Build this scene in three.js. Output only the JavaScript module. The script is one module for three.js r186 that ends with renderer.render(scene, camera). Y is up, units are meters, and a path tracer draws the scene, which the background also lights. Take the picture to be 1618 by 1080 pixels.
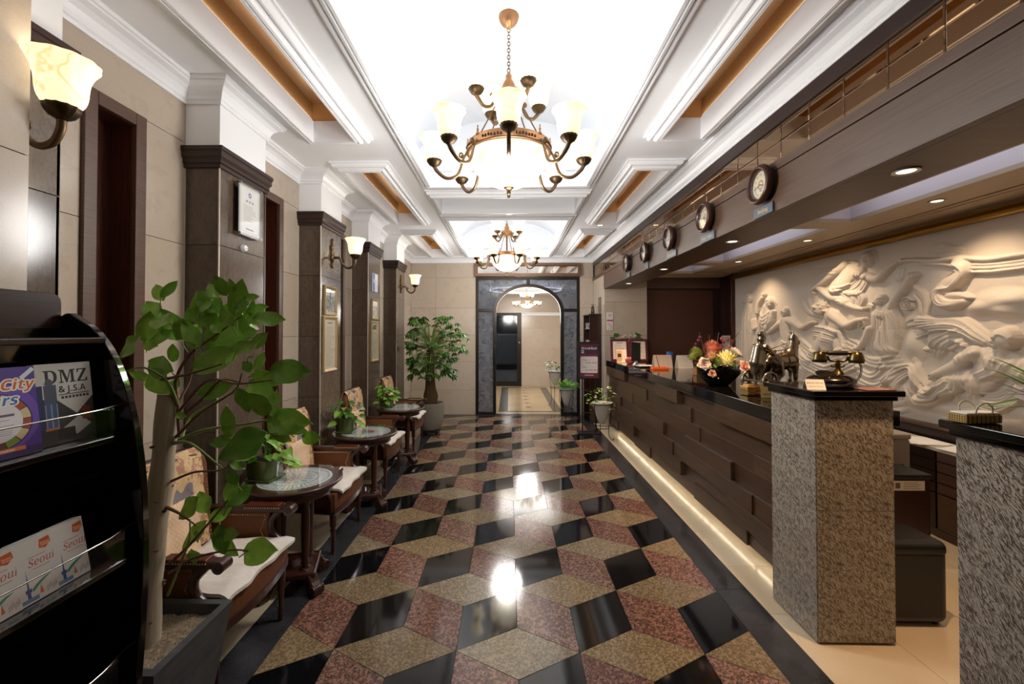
import * as THREE from 'three';
import { mergeGeometries, toCreasedNormals, mergeVertices } from 'three/addons/utils/BufferGeometryUtils.js';
import { RoundedBoxGeometry } from 'three/addons/geometries/RoundedBoxGeometry.js';
import { RectAreaLightUniformsLib } from 'three/addons/lights/RectAreaLightUniformsLib.js';
import { MarchingCubes } from 'three/addons/objects/MarchingCubes.js';

// ---------------------------------------------------------------- camera, exposure, large lights
const scene = new THREE.Scene();
scene.background = new THREE.Color(0x05070b);
const FPX = 694, EYE = 1.55;
const camera = new THREE.PerspectiveCamera(2 * Math.atan(540 / FPX) * 180 / Math.PI, 1618 / 1080, 0.05, 60);
camera.rotation.order = 'YXZ';
camera.position.set(0, EYE, 0);
camera.rotation.set(0.0146, 0.0202, 0);
camera.setViewOffset(1618, 1080, 19, 26, 1618, 1080);
camera.updateMatrixWorld(true);
const renderer = new THREE.WebGLRenderer({ antialias: true });
renderer.toneMapping = THREE.LinearToneMapping;
renderer.toneMappingExposure = 0.95;
renderer.shadowMap.enabled = true;
RectAreaLightUniformsLib.init();
// measured planes of the lobby (metres); depth runs along -z
const CEIL = 2.97, LW = -1.85, DZ = 0.035, LP = -1.65, RW = 1.58, FARZ = -8.25, BACKZ = 2.6, RELX = 3.5, RSX = 3.75;
const COVE = new THREE.Color(0.88, 0.93, 1.0), WARM = new THREE.Color(1.0, 0.975, 0.95), SPOTC = new THREE.Color(1.0, 0.60, 0.30);
function rectLight(name, color, intensity, w, h, from, to) {
  const l = new THREE.RectAreaLight(color, intensity, w, h);
  l.name = name; l.position.set(...from); l.lookAt(...to); scene.add(l); return l;
}
const VAULTS = [[-1.46, -4.09], [-5.32, -7.95]];
for (const [z0, z1] of VAULTS) for (const s of [-1, 1])
  rectLight('cove_light', COVE, 6, Math.abs(z1 - z0) - 0.1, 0.05, [s * 0.84, 3.065, (z0 + z1) / 2], [s * 0.55, 3.5, (z0 + z1) / 2]);

// ---------------------------------------------------------------- helpers
let seed = 12345;
const rnd = () => { seed = (seed + 0x6D2B79F5) | 0; let t = Math.imul(seed ^ (seed >>> 15), 1 | seed); t = (t + Math.imul(t ^ (t >>> 7), 61 | t)) ^ t; return ((t ^ (t >>> 14)) >>> 0) / 4294967296; };
const rr = (a, b) => a + (b - a) * rnd();
const V = (x, y, z) => new THREE.Vector3(x, y, z);
const lerp = (a, b, t) => a + (b - a) * t, clamp = (x, a = 0, b = 1) => Math.min(b, Math.max(a, x));
const smooth = (a, b, x) => { const t = clamp((x - a) / (b - a)); return t * t * (3 - 2 * t); };
// a pixel of the photograph gives a direction; the plane that the thing touches gives its distance
const SHOTQ = new THREE.Quaternion().setFromEuler(new THREE.Euler(0.0146, 0.0202, 0, 'YXZ')), SHOTP = V(0, 1.55, 0);
function at(px, py, axis, value) {
  const d = V((px - 790) / FPX, -(py - 514) / FPX, -1).applyQuaternion(SHOTQ);
  const t = (value - SHOTP[axis]) / d[axis];
  return d.multiplyScalar(t).add(SHOTP);
}
const taken = {};
function numbered(n) { const k = taken[n] = (taken[n] ?? -1) + 1; return k ? n + '_' + String(k).padStart(3, '0') : n; }
function shadowed(o) { o.castShadow = o.receiveShadow = true; return o; }
function merge(g) { return Array.isArray(g) ? (g.length === 1 ? g[0] : mergeGeometries(g.map(x => { const y = x.index ? x.toNonIndexed() : x; for (const k of Object.keys(y.attributes)) if (!['position', 'normal', 'uv'].includes(k)) y.deleteAttribute(k); return y; }))) : g; }
function obj(name, g, m, parent = scene) {
  const o = shadowed(new THREE.Mesh(merge(g), m));
  o.name = parent === scene ? numbered(name) : name; parent.add(o); return o;
}
function tag(o, label, category, group) { o.userData.label = label; o.userData.category = category; if (group) o.userData.group = group; return o; }
function thing(name, label, category, pos = [0, 0, 0], turn = 0, group) {
  const o = new THREE.Group(); o.name = numbered(name); scene.add(o); o.position.set(...pos); o.rotation.y = turn;
  return tag(o, label, category, group);
}
function struct(name, g, m, label, parent = scene) { const o = obj(name, g, m, parent); if (parent === scene) { o.userData.kind = 'structure'; o.userData.label = label; o.userData.category = name.split('_')[0]; } return o; }
function structGroup(name, label) { const o = new THREE.Group(); o.name = numbered(name); scene.add(o); o.userData = { kind: 'structure', label, category: name.split('_')[0] }; return o; }
// geometry
const tr = (g, x = 0, y = 0, z = 0) => g.translate(x, y, z);
// uv in metres by the dominant axis of each face
function muv(g, s = 1, ou = 0, ov = 0, swap = false) {
  if (g.index) g = g.toNonIndexed();
  const p = g.attributes.position, uv = new Float32Array(p.count * 2), a = V(), b = V(), c = V();
  for (let i = 0; i < p.count; i += 3) {
    a.fromBufferAttribute(p, i); b.fromBufferAttribute(p, i + 1); c.fromBufferAttribute(p, i + 2);
    const n = b.clone().sub(a).cross(c.clone().sub(a)), ax = Math.abs(n.x), ay = Math.abs(n.y), az = Math.abs(n.z);
    [a, b, c].forEach((v, k) => {
      let u, w;
      if (ax >= ay && ax >= az) { u = v.z; w = v.y; } else if (ay >= az) { u = v.x; w = v.z; } else { u = v.x; w = v.y; }
      if (swap) [u, w] = [w, u];
      uv[(i + k) * 2] = u * s + ou; uv[(i + k) * 2 + 1] = w * s + ov;
    });
  }
  g.setAttribute('uv', new THREE.BufferAttribute(uv, 2)); return g;
}
const box = (w, h, d, x = 0, y = 0, z = 0) => tr(new THREE.BoxGeometry(w, h, d), x, y, z);
const bb = (x0, x1, y0, y1, z0, z1) => box(Math.abs(x1 - x0), Math.abs(y1 - y0), Math.abs(z1 - z0), (x0 + x1) / 2, (y0 + y1) / 2, (z0 + z1) / 2);
const rb = (w, h, d, r, x = 0, y = 0, z = 0, s = 2) => tr(new RoundedBoxGeometry(w, h, d, s, r), x, y, z);
const rbb = (x0, x1, y0, y1, z0, z1, r = 0.004, s = 1) => rb(Math.abs(x1 - x0), Math.abs(y1 - y0), Math.abs(z1 - z0), r, (x0 + x1) / 2, (y0 + y1) / 2, (z0 + z1) / 2, s);
const cyl = (r0, r1, h, n = 16, x = 0, y = 0, z = 0) => tr(new THREE.CylinderGeometry(r1, r0, h, n), x, y + h / 2, z);
const lathe = (pts, n = 20) => new THREE.LatheGeometry(pts.map(p => new THREE.Vector2(p[0], p[1])), n);
function tube(pts, r, n = 8, seg) {
  const c = new THREE.CatmullRomCurve3(pts.map(p => p.isVector3 ? p : V(...p)));
  return new THREE.TubeGeometry(c, seg ?? Math.max(4, pts.length * 4), r, n, false);
}
function taperTube(pts, r0, r1, n = 6, seg) {
  const c = new THREE.CatmullRomCurve3(pts.map(p => p.isVector3 ? p : V(...p))); seg = seg ?? pts.length * 4;
  const g = new THREE.TubeGeometry(c, seg, 1, n, false), p = g.attributes.position, q = V(), m = V();
  for (let i = 0; i <= seg; i++) { c.getPointAt(i / seg, m); const r = typeof r0 === 'function' ? r0(i / seg) : lerp(r0, r1, i / seg); for (let j = 0; j <= n; j++) { const k = i * (n + 1) + j; q.fromBufferAttribute(p, k).sub(m).multiplyScalar(r).add(m); p.setXYZ(k, q.x, q.y, q.z); } }
  return g;
}
function ball(rx, ry, rz, x = 0, y = 0, z = 0, n = 14) { return tr(new THREE.SphereGeometry(1, n, Math.max(6, n * 0.7 | 0)).scale(rx, ry, rz), x, y, z); }
function extr(pts, depth, bevel = 0, holes = [], seg = 6) {
  const s = pts instanceof THREE.Shape ? pts : new THREE.Shape(pts.map(p => new THREE.Vector2(p[0], p[1])));
  for (const h of holes) s.holes.push(new THREE.Path(h.map(p => new THREE.Vector2(p[0], p[1]))));
  return new THREE.ExtrudeGeometry(s, { depth, bevelEnabled: bevel > 0, bevelSize: bevel, bevelThickness: bevel, bevelSegments: 1, curveSegments: seg });
}
// profile [[offset, height], ...] swept along a path of [a, b] points with mitred corners; offset is to the left of the path
function sweep(path, closed, profile, crease = 0.28) {
  const n = path.length, rings = [];
  for (let i = 0; i < n; i++) {
    const p = path[i], a = closed ? path[(i + n - 1) % n] : path[Math.max(0, i - 1)], b = closed ? path[(i + 1) % n] : path[Math.min(n - 1, i + 1)];
    const d = (u, v) => { const x = v[0] - u[0], y = v[1] - u[1], l = Math.hypot(x, y) || 1; return [x / l, y / l]; };
    let d0 = d(a, p), d1 = d(p, b); if (!closed && i === 0) d0 = d1; if (!closed && i === n - 1) d1 = d0;
    const n0 = [-d0[1], d0[0]], n1 = [-d1[1], d1[0]], k = 1 + n0[0] * n1[0] + n0[1] * n1[1];
    rings.push(profile.map(([o, y]) => [p[0] + (n0[0] + n1[0]) * o / k, y, p[1] + (n0[1] + n1[1]) * o / k]));
  }
  const pos = [], m = profile.length, N = closed ? n : n - 1;
  for (let i = 0; i < N; i++) for (let j = 0; j < m - 1; j++) {
    const A = rings[i][j], B = rings[(i + 1) % n][j], C = rings[(i + 1) % n][j + 1], D = rings[i][j + 1];
    pos.push(...A, ...B, ...C, ...A, ...C, ...D);
  }
  const g = new THREE.BufferGeometry(); g.setAttribute('position', new THREE.Float32BufferAttribute(pos, 3));
  g.computeVertexNormals(); return muv(toCreasedNormals(g, crease));
}
const rectPath = (x0, x1, z0, z1) => [[x0, z0], [x1, z0], [x1, z1], [x0, z1]];
// vertical plane versions: a sweep laid in the x-y plane then turned
function upright(g) { return g.rotateX(-Math.PI / 2); }
// ---------------------------------------------------------------- noise and textures
function hash2(x, y, s) { let h = Math.imul(x | 0, 374761393) ^ Math.imul(y | 0, 668265263) ^ Math.imul(s | 0, 1274126177); h = Math.imul(h ^ (h >>> 13), 1274126177); return ((h ^ (h >>> 16)) >>> 0) / 4294967296; }
function vnoise(x, y, px, py, s) {
  const xi = Math.floor(x), yi = Math.floor(y), fx = x - xi, fy = y - yi, u = fx * fx * (3 - 2 * fx), v = fy * fy * (3 - 2 * fy), m = (a, n) => ((a % n) + n) % n;
  const h = (i, j) => hash2(m(xi + i, px), m(yi + j, py), s);
  return lerp(lerp(h(0, 0), h(1, 0), u), lerp(h(0, 1), h(1, 1), u), v);
}
function fbm(u, v, fx, fy, oct, s) { let a = 0, w = 0.5, t = 0; for (let i = 0; i < oct; i++) { a += w * vnoise(u * fx, v * fy, fx, fy, s + i); t += w; w *= 0.5; fx *= 2; fy *= 2; } return a / t; }
function texture(n, fn, srgb = true, h = n) {
  const d = new Uint8Array(n * h * 4);
  for (let y = 0; y < h; y++) for (let x = 0; x < n; x++) { const c = fn(x / n, y / h), i = (y * n + x) * 4; if (Array.isArray(c)) { d[i] = clamp(c[0], 0, 255); d[i + 1] = clamp(c[1], 0, 255); d[i + 2] = clamp(c[2], 0, 255); } else d[i] = d[i + 1] = d[i + 2] = clamp(c, 0, 255); d[i + 3] = 255; }
  const t = new THREE.DataTexture(d, n, h); t.magFilter = THREE.LinearFilter; t.minFilter = THREE.LinearMipmapLinearFilter; t.generateMipmaps = true; t.wrapS = t.wrapT = THREE.RepeatWrapping; if (srgb) t.colorSpace = THREE.SRGBColorSpace; t.needsUpdate = true; return t;
}
const mixc = (a, b, t) => [lerp(a[0], b[0], t), lerp(a[1], b[1], t), lerp(a[2], b[2], t)];
const rep = (t, x, y = x) => { const c = t.clone(); c.repeat.set(x, y); c.needsUpdate = true; return c; };
const std = (color, roughness = 0.6, o = {}) => new THREE.MeshStandardMaterial({ color, roughness, ...o });
const phys = (color, roughness = 0.6, o = {}) => new THREE.MeshPhysicalMaterial({ color, roughness, ...o });
// speckled granite: three mineral tones at two grain sizes
function granite(a, b, c, f, s, k = 1) { return texture(512, (u, v) => { const n = fbm(u, v, f, f, 3, s), m = fbm(u, v, f * 2, f * 2, 2, s + 9), q = hash2(u * 512, v * 512, s); let col = mixc(a, b, smooth(0.42, 0.58, n)); if (m > 0.6) col = mixc(col, c, smooth(0.6, 0.68, m) * k); return col.map(x => x + (q - 0.5) * 22); }); }
const T = {};
T.tan = granite([124, 109, 87], [158, 142, 118], [88, 74, 56], 96, 1, 0.7);
T.red = granite([110, 80, 69], [150, 115, 100], [58, 50, 49], 70, 2, 0.9);
T.blk = texture(256, (u, v) => { const q = hash2(u * 256, v * 256, 3), n = fbm(u, v, 6, 6, 3, 4); const x = 14 + n * 9 + (q > 0.985 ? 16 : 0); return [x, x, x + 2]; });
T.border = texture(512, (u, v) => { const q = hash2(u * 512, v * 512, 5), n = fbm(u, v, 8, 8, 4, 6); const x = 40 + n * 20 + (q - 0.5) * 20 + (q > 0.97 ? 28 : 0); return [x, x, x + 3]; });
T.tiger = texture(640, (u, v) => { // drifting dark mica streaks on pale grey
  const wu = u + 0.05 * (fbm(u, v, 5, 5, 2, 11) - 0.5), wv = v + 0.05 * (fbm(u, v, 5, 5, 2, 12) - 0.5);
  const a = fbm(wu + wv * 0.5, wv, 90, 26, 3, 13), b = fbm(wu + wv, wv, 60, 20, 3, 14), q = hash2(u * 700, v * 700, 15);
  let c = mixc([158, 149, 136], [186, 178, 165], fbm(u, v, 30, 30, 3, 16));
  c = mixc(c, [84, 75, 65], Math.max(smooth(0.54, 0.64, a), smooth(0.57, 0.66, b) * 0.9)); return c.map(x => x + (q - 0.5) * 18); });
T.beige = texture(512, (u, v) => { const n = fbm(u, v, 4, 4, 5, 21), m = fbm(u, v, 26, 26, 3, 22), q = hash2(u * 700, v * 700, 23), w = Math.abs(fbm(u + 0.06 * n, v, 5, 5, 4, 24) - 0.5); let c = mixc([186, 171, 154], [196, 183, 167], n); c = mixc(c, [176, 160, 140], smooth(0.6, 0.75, m) * 0.3); c = mixc(c, [166, 148, 126], smooth(0.006, 0.0, w) * 0.16); return c.map(x => x + (q - 0.5) * 6); });
T.beigeFloor = texture(512, (u, v) => { const n = fbm(u, v, 5, 5, 5, 31), w = Math.abs(fbm(u + 0.1 * n, v, 7, 7, 5, 32) - 0.5), q = hash2(u * 700, v * 700, 33); let c = mixc([196, 177, 148], [214, 198, 172], n); c = mixc(c, [120, 98, 72], smooth(0.006, 0, w) * smooth(0.55, 0.7, fbm(u, v, 4, 4, 3, 34)) * 0.8); return c.map(x => x + (q - 0.5) * 6); });
T.brownMarble = texture(512, (u, v) => { const n = fbm(u, v, 60, 14, 4, 41), m = fbm(u, v, 160, 60, 2, 42), w = Math.abs(fbm(u + 0.04 * n, v, 9, 5, 5, 43) - 0.5), q = hash2(u * 700, v * 700, 44); let c = mixc([80, 67, 56], [98, 83, 70], n); c = mixc(c, [70, 57, 47], smooth(0.5, 0.75, m) * 0.6); c = mixc(c, [124, 108, 92], smooth(0.006, 0, w) * 0.3); return c.map(x => x + (q - 0.5) * 10); });
function wood(a, b, c, s, fx = 6, fy = 60) { return texture(512, (u, v) => { const n = fbm(u, v, fx, fy, 4, s), g = fbm(u, v, fx * 2, fy * 3, 2, s + 5), k = fbm(u, v, 3, 5, 2, s + 8); let col = mixc(a, b, n); col = mixc(col, c, smooth(0.55, 0.72, g) * 0.6); return mixc(col, a, k * 0.35); }); }
T.counterWood = wood([72, 52, 36], [94, 70, 50], [48, 34, 23], 51);
T.beamWood = wood([94, 77, 64], [114, 95, 81], [78, 62, 51], 61, 4, 50);
T.mahogany = wood([62, 28, 18], [92, 46, 28], [38, 16, 10], 71);
T.chairWood = wood([52, 24, 15], [78, 38, 24], [32, 13, 8], 81);
T.darkWood = wood([40, 20, 15], [58, 30, 22], [26, 12, 9], 91);
T.frameWood = wood([86, 62, 50], [104, 77, 63], [68, 48, 39], 95);
T.rattan = texture(256, (u, v) => { const k = 32, a = Math.floor(u * k), b = Math.floor(v * k), fu = u * k - a, fv = v * k - b, over = (a + b) & 1; const e = over ? Math.sin(fu * Math.PI) : Math.sin(fv * Math.PI), n = hash2(a, b, 7); let c = mixc([86, 50, 24], [176, 118, 66], 0.25 + 0.6 * e + 0.2 * (n - 0.5)); return c; });
T.leaf = texture(256, (u, v) => { const d = Math.abs(u - 0.5), n = fbm(u, v, 6, 6, 3, 98), vein = smooth(0.02, 0.0, Math.abs(((v * 9 - d * 7) % 1 + 1) % 1 - 0.5) * 0.3); let c = mixc([116, 160, 52], [156, 198, 82], n); c = mixc(c, [140, 176, 92], smooth(0.03, 0.008, d) * 0.75); return mixc(c, [112, 152, 70], vein * 0.25); });
T.bark = texture(256, (u, v) => { const n = fbm(u, v, 6, 18, 4, 99), m = fbm(u, v, 5, 40, 2, 100); let c = mixc([160, 146, 124], [184, 170, 148], n); return mixc(c, [140, 124, 104], smooth(0.62, 0.75, m) * 0.5); });
T.fur = texture(256, (u, v) => { const n = fbm(u, v, 10, 10, 4, 101), f = fbm(u, v, 40, 12, 2, 102); return mixc([208, 198, 186], [240, 234, 226], n * 0.6 + f * 0.4); });
T.noise = texture(256, (u, v) => 255 * fbm(u, v, 16, 16, 4, 103), false);
T.fine = texture(512, (u, v) => 255 * (0.6 * fbm(u, v, 100, 100, 2, 104) + 0.4 * fbm(u, v, 8, 8, 3, 105)), false);
T.reliefBump = texture(512, (u, v) => 255 * fbm(u, v, 60, 60, 3, 106), false);
T.gravel = texture(512, (u, v) => { const n = fbm(u, v, 50, 50, 2, 107), q = hash2(Math.floor(u * 90), Math.floor(v * 90), 108); return mixc([66, 54, 42], [176, 156, 128], clamp(n * 0.7 + q * 0.4)); });
T.slate = texture(512, (u, v) => { const n = fbm(u, v, 6, 6, 5, 109), m = fbm(u, v, 4, 40, 3, 110); return mixc([44, 46, 48], [92, 94, 95], clamp(n * 0.75 + m * 0.35 - 0.1)); });
function canvasTex(w, h, draw) { const c = document.createElement('canvas'); c.width = w; c.height = h; const x = c.getContext('2d'); draw(x, w, h); const t = new THREE.CanvasTexture(c); t.colorSpace = THREE.SRGBColorSpace; return t; }
const M = {};
M.white = std(0xf6f7fa, 0.4);
M.vault = std(0xd2d6dc, 0.7);
M.tan = std(0xffffff, 0.12, { map: rep(T.tan, 1.2) }); M.red = std(0xffffff, 0.12, { map: rep(T.red, 1.2) }); M.blk = std(0xffffff, 0.07, { map: T.blk });
M.border = std(0xffffff, 0.16, { map: rep(T.border, 1.5) });
M.grout = std(0x1e1b18, 0.8);
M.tiger = std(0xffffff, 0.28, { map: rep(T.tiger, 4.3) });
M.beige = std(0xffffff, 0.22, { map: rep(T.beige, 0.7) }); M.beigeB = std(0xfcfaf7, 0.22, { map: rep(T.beige, 0.53) });
M.beigeFloor = std(0xffffff, 0.2, { map: rep(T.beigeFloor, 0.8) });
M.brown = std(0xffffff, 0.16, { map: rep(T.brownMarble, 0.9) }); M.brownB = std(0xf8f5f0, 0.16, { map: rep(T.brownMarble, 0.77) });
M.jointDark = std(0x4a4036, 0.8);
M.counterWood = [0xffffff, 0xeee4dc, 0xf8f0e8, 0xe0d6cc].map(c => std(c, 0.42, { map: rep(T.counterWood, 0.8, 2.2) }));
M.beam = std(0xe2d0c2, 0.42, { map: rep(T.beamWood, 0.6, 1.6), bumpMap: rep(T.beamWood, 0.6, 1.6), bumpScale: 0.0008 });
M.beamUnder = M.beam;
M.mahogany = std(0xffffff, 0.3, { map: rep(T.mahogany, 1, 3) });
M.chair = phys(0xffffff, 0.32, { map: rep(T.chairWood, 2, 4), clearcoat: 0.4, clearcoatRoughness: 0.15 });
M.dark = std(0xffffff, 0.3, { map: rep(T.darkWood, 1, 2) });
M.frameWood = std(0xffffff, 0.4, { map: rep(T.frameWood, 1, 3) });
M.capWood = std(0x8a7468, 0.4, { map: rep(T.frameWood, 1, 3) });
M.black = phys(0x070707, 0.12, { clearcoat: 0.6, clearcoatRoughness: 0.05 });
M.blackStone = std(0x0c0b0b, 0.06);
M.blackMatte = std(0x0d0d0e, 0.5);
M.gold = std(0xc8a070, 0.38, { metalness: 0.4 });
M.goldTop = std(0xa4866a, 0.3, { metalness: 0.45 });
M.frameGold = std(0x8f6a26, 0.34, { metalness: 0.9 });
M.bronze = std(0x6e5840, 0.4, { metalness: 0.85 }); M.bronzeDark = std(0x4a3a26, 0.42, { metalness: 0.8 }); M.copper = std(0x9a7252, 0.32, { metalness: 0.85 });
M.antique = std(0x8c8272, 0.26, { metalness: 0.95 });
M.brass = std(0xb08d4a, 0.25, { metalness: 0.95 });
M.chrome = std(0xc8c8c8, 0.15, { metalness: 1 });
M.trim = std(0xcfc6b8, 0.3, { metalness: 0.3 });
M.mirror = std(0x9a8064, 0.03, { metalness: 1 });
M.glass = phys(0xffffff, 0.02, { transmission: 1, thickness: 0, ior: 1.5 });
M.glassTint = phys(0xa2a6a8, 0.08, { transmission: 1, thickness: 0, ior: 1.5 });
M.metalFrame = std(0x2c2520, 0.35, { metalness: 0.6 });
M.paper = std(0xf2efe8, 0.7); M.leaf = std(0xffffff, 0.38, { map: T.leaf, side: THREE.DoubleSide });
// ---------------------------------------------------------------- floor
const floorG = structGroup('floor', 'polished stone lobby floor of rhombus tiles with dark borders');
obj('screed', bb(-1.9, 3.9, -0.14, -0.0105, BACKZ, FARZ - 0.05), M.grout, floorG);
{
  const W = 0.3, S = W / Math.cos(Math.PI / 6), X0 = 0.043, x0 = X0 - 4 * W, x1 = X0 + 4 * W, z0 = FARZ + 0.13, z1 = 0.9;
  const zc = -1.55 * FPX / 402.2;                                   // depth of a six-fold vertex on the centre line
  const clip = (poly, f) => { const out = []; for (let i = 0; i < poly.length; i++) { const a = poly[i], b = poly[(i + 1) % poly.length], fa = f(a), fb = f(b); if (fa >= 0) out.push(a); if ((fa >= 0) !== (fb >= 0)) { const t = fa / (fa - fb); out.push([lerp(a[0], b[0], t), lerp(a[1], b[1], t)]); } } return out; };
  function tile(poly, m, name) {
    for (const f of [p => p[0] - x0, p => x1 - p[0], p => p[1] - z0, p => z1 - p[1]]) poly = clip(poly, f);
    if (poly.length < 3) return;
    let ar = 0; poly.forEach((p, i) => { const q = poly[(i + 1) % poly.length]; ar += p[0] * q[1] - q[0] * p[1]; }); if (Math.abs(ar) < 0.004) return;
    const cx = poly.reduce((s, p) => s + p[0], 0) / poly.length, cz = poly.reduce((s, p) => s + p[1], 0) / poly.length;
    const k = (p, q) => { const d = Math.hypot(p[0] - cx, p[1] - cz), t = 1 - q / d; return [cx + (p[0] - cx) * t, cz + (p[1] - cz) * t]; };
    const top = poly.map(p => k(p, 0.0024)), low = poly.map(p => k(p, 0.0012)), pos = [];
    if (ar < 0) { top.reverse(); low.reverse(); }
    const n = top.length, ou = rr(0, 3), ov = rr(0, 3);
    for (let i = 1; i < n - 1; i++) pos.push(top[0][0], 0, top[0][1], top[i + 1][0], 0, top[i + 1][1], top[i][0], 0, top[i][1]);
    for (let i = 0; i < n; i++) { const j = (i + 1) % n, A = [top[i][0], 0, top[i][1]], B = [top[j][0], 0, top[j][1]], C = [low[j][0], -0.012, low[j][1]], D = [low[i][0], -0.012, low[i][1]]; pos.push(...A, ...B, ...C, ...A, ...C, ...D); }
    const g = new THREE.BufferGeometry(); g.setAttribute('position', new THREE.Float32BufferAttribute(pos, 3)); g.computeVertexNormals();
    obj(name, muv(g, 1, ou, ov), m, floorG);
  }
  const tans = [0xffffff, 0xece4d8, 0xfff4e2].map(c => { const m = M.tan.clone(); m.color.set(c); return m; });
  const reds = [0xffffff, 0xeee2e0, 0xfff0e8].map(c => { const m = M.red.clone(); m.color.set(c); return m; });
  for (let c = -5; c <= 5; c++) for (let r = -8; r <= 8; r++) {
    const x = X0 + c * W, z = zc + r * 3 * S + (Math.abs(c) % 2 ? 1.5 * S : 0);   // six-fold vertex; +z is towards the viewer
    tile([[x, z], [x, z + S], [x - W, z + 1.5 * S], [x - W, z + 0.5 * S]], M.blk, 'floor_tile');
    tile([[x, z], [x + W, z + 0.5 * S], [x + W, z + 1.5 * S], [x, z + S]], reds[(c + r + 30) % 3], 'floor_tile');
    tile([[x, z + S], [x + W, z + 1.5 * S], [x, z + 2 * S], [x - W, z + 1.5 * S]], tans[(c + 2 * r + 30) % 3], 'floor_tile');
  }
  // borders
  for (let z = 0.9; z > FARZ; z -= 1.2) { const e = Math.max(z - 1.198, FARZ);
    obj('border_slab', muv(rbb(-1.356, x0 - 0.002, -0.012, 0, z, e, 0.001)), M.border, floorG);
    obj('border_slab', muv(rbb(x1 + 0.002, 1.435, -0.012, 0, z, e, 0.001)), M.border, floorG); }
  for (let x = x0; x < x1 - 0.01; x += 0.8) obj('border_slab', muv(rbb(x, x + 0.798, -0.012, 0, FARZ, z0 - 0.002, 0.001)), M.border, floorG);
  // beige marble squares either side
  for (let x = 1.437; x < 3.7; x += 0.5) for (let z = -1.967 + 2.5; z > FARZ; z -= 0.5) { if (x > 1.9 && z < -7.2) continue; const b = std(new THREE.Color().setScalar(rr(0.9, 1)), 0.2, {}); obj('floor_slab', muv(rbb(x, x + 0.498, -0.012, 0, z, Math.max(z - 0.498, FARZ), 0.001), 1, rr(0, 2), rr(0, 2)), M.beigeFloor, floorG); }
  for (let z = 0.9; z > FARZ; z -= 0.5) obj('floor_slab', muv(rbb(-1.85, -1.358, -0.012, 0, z, Math.max(z - 0.498, FARZ), 0.001), 1, rr(0, 2), rr(0, 2)), M.beigeFloor, floorG);
  obj('entrance_slab', muv(bb(-1.85, 1.435, -0.012, 0, 0.902, BACKZ)), M.border, floorG);
}
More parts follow.
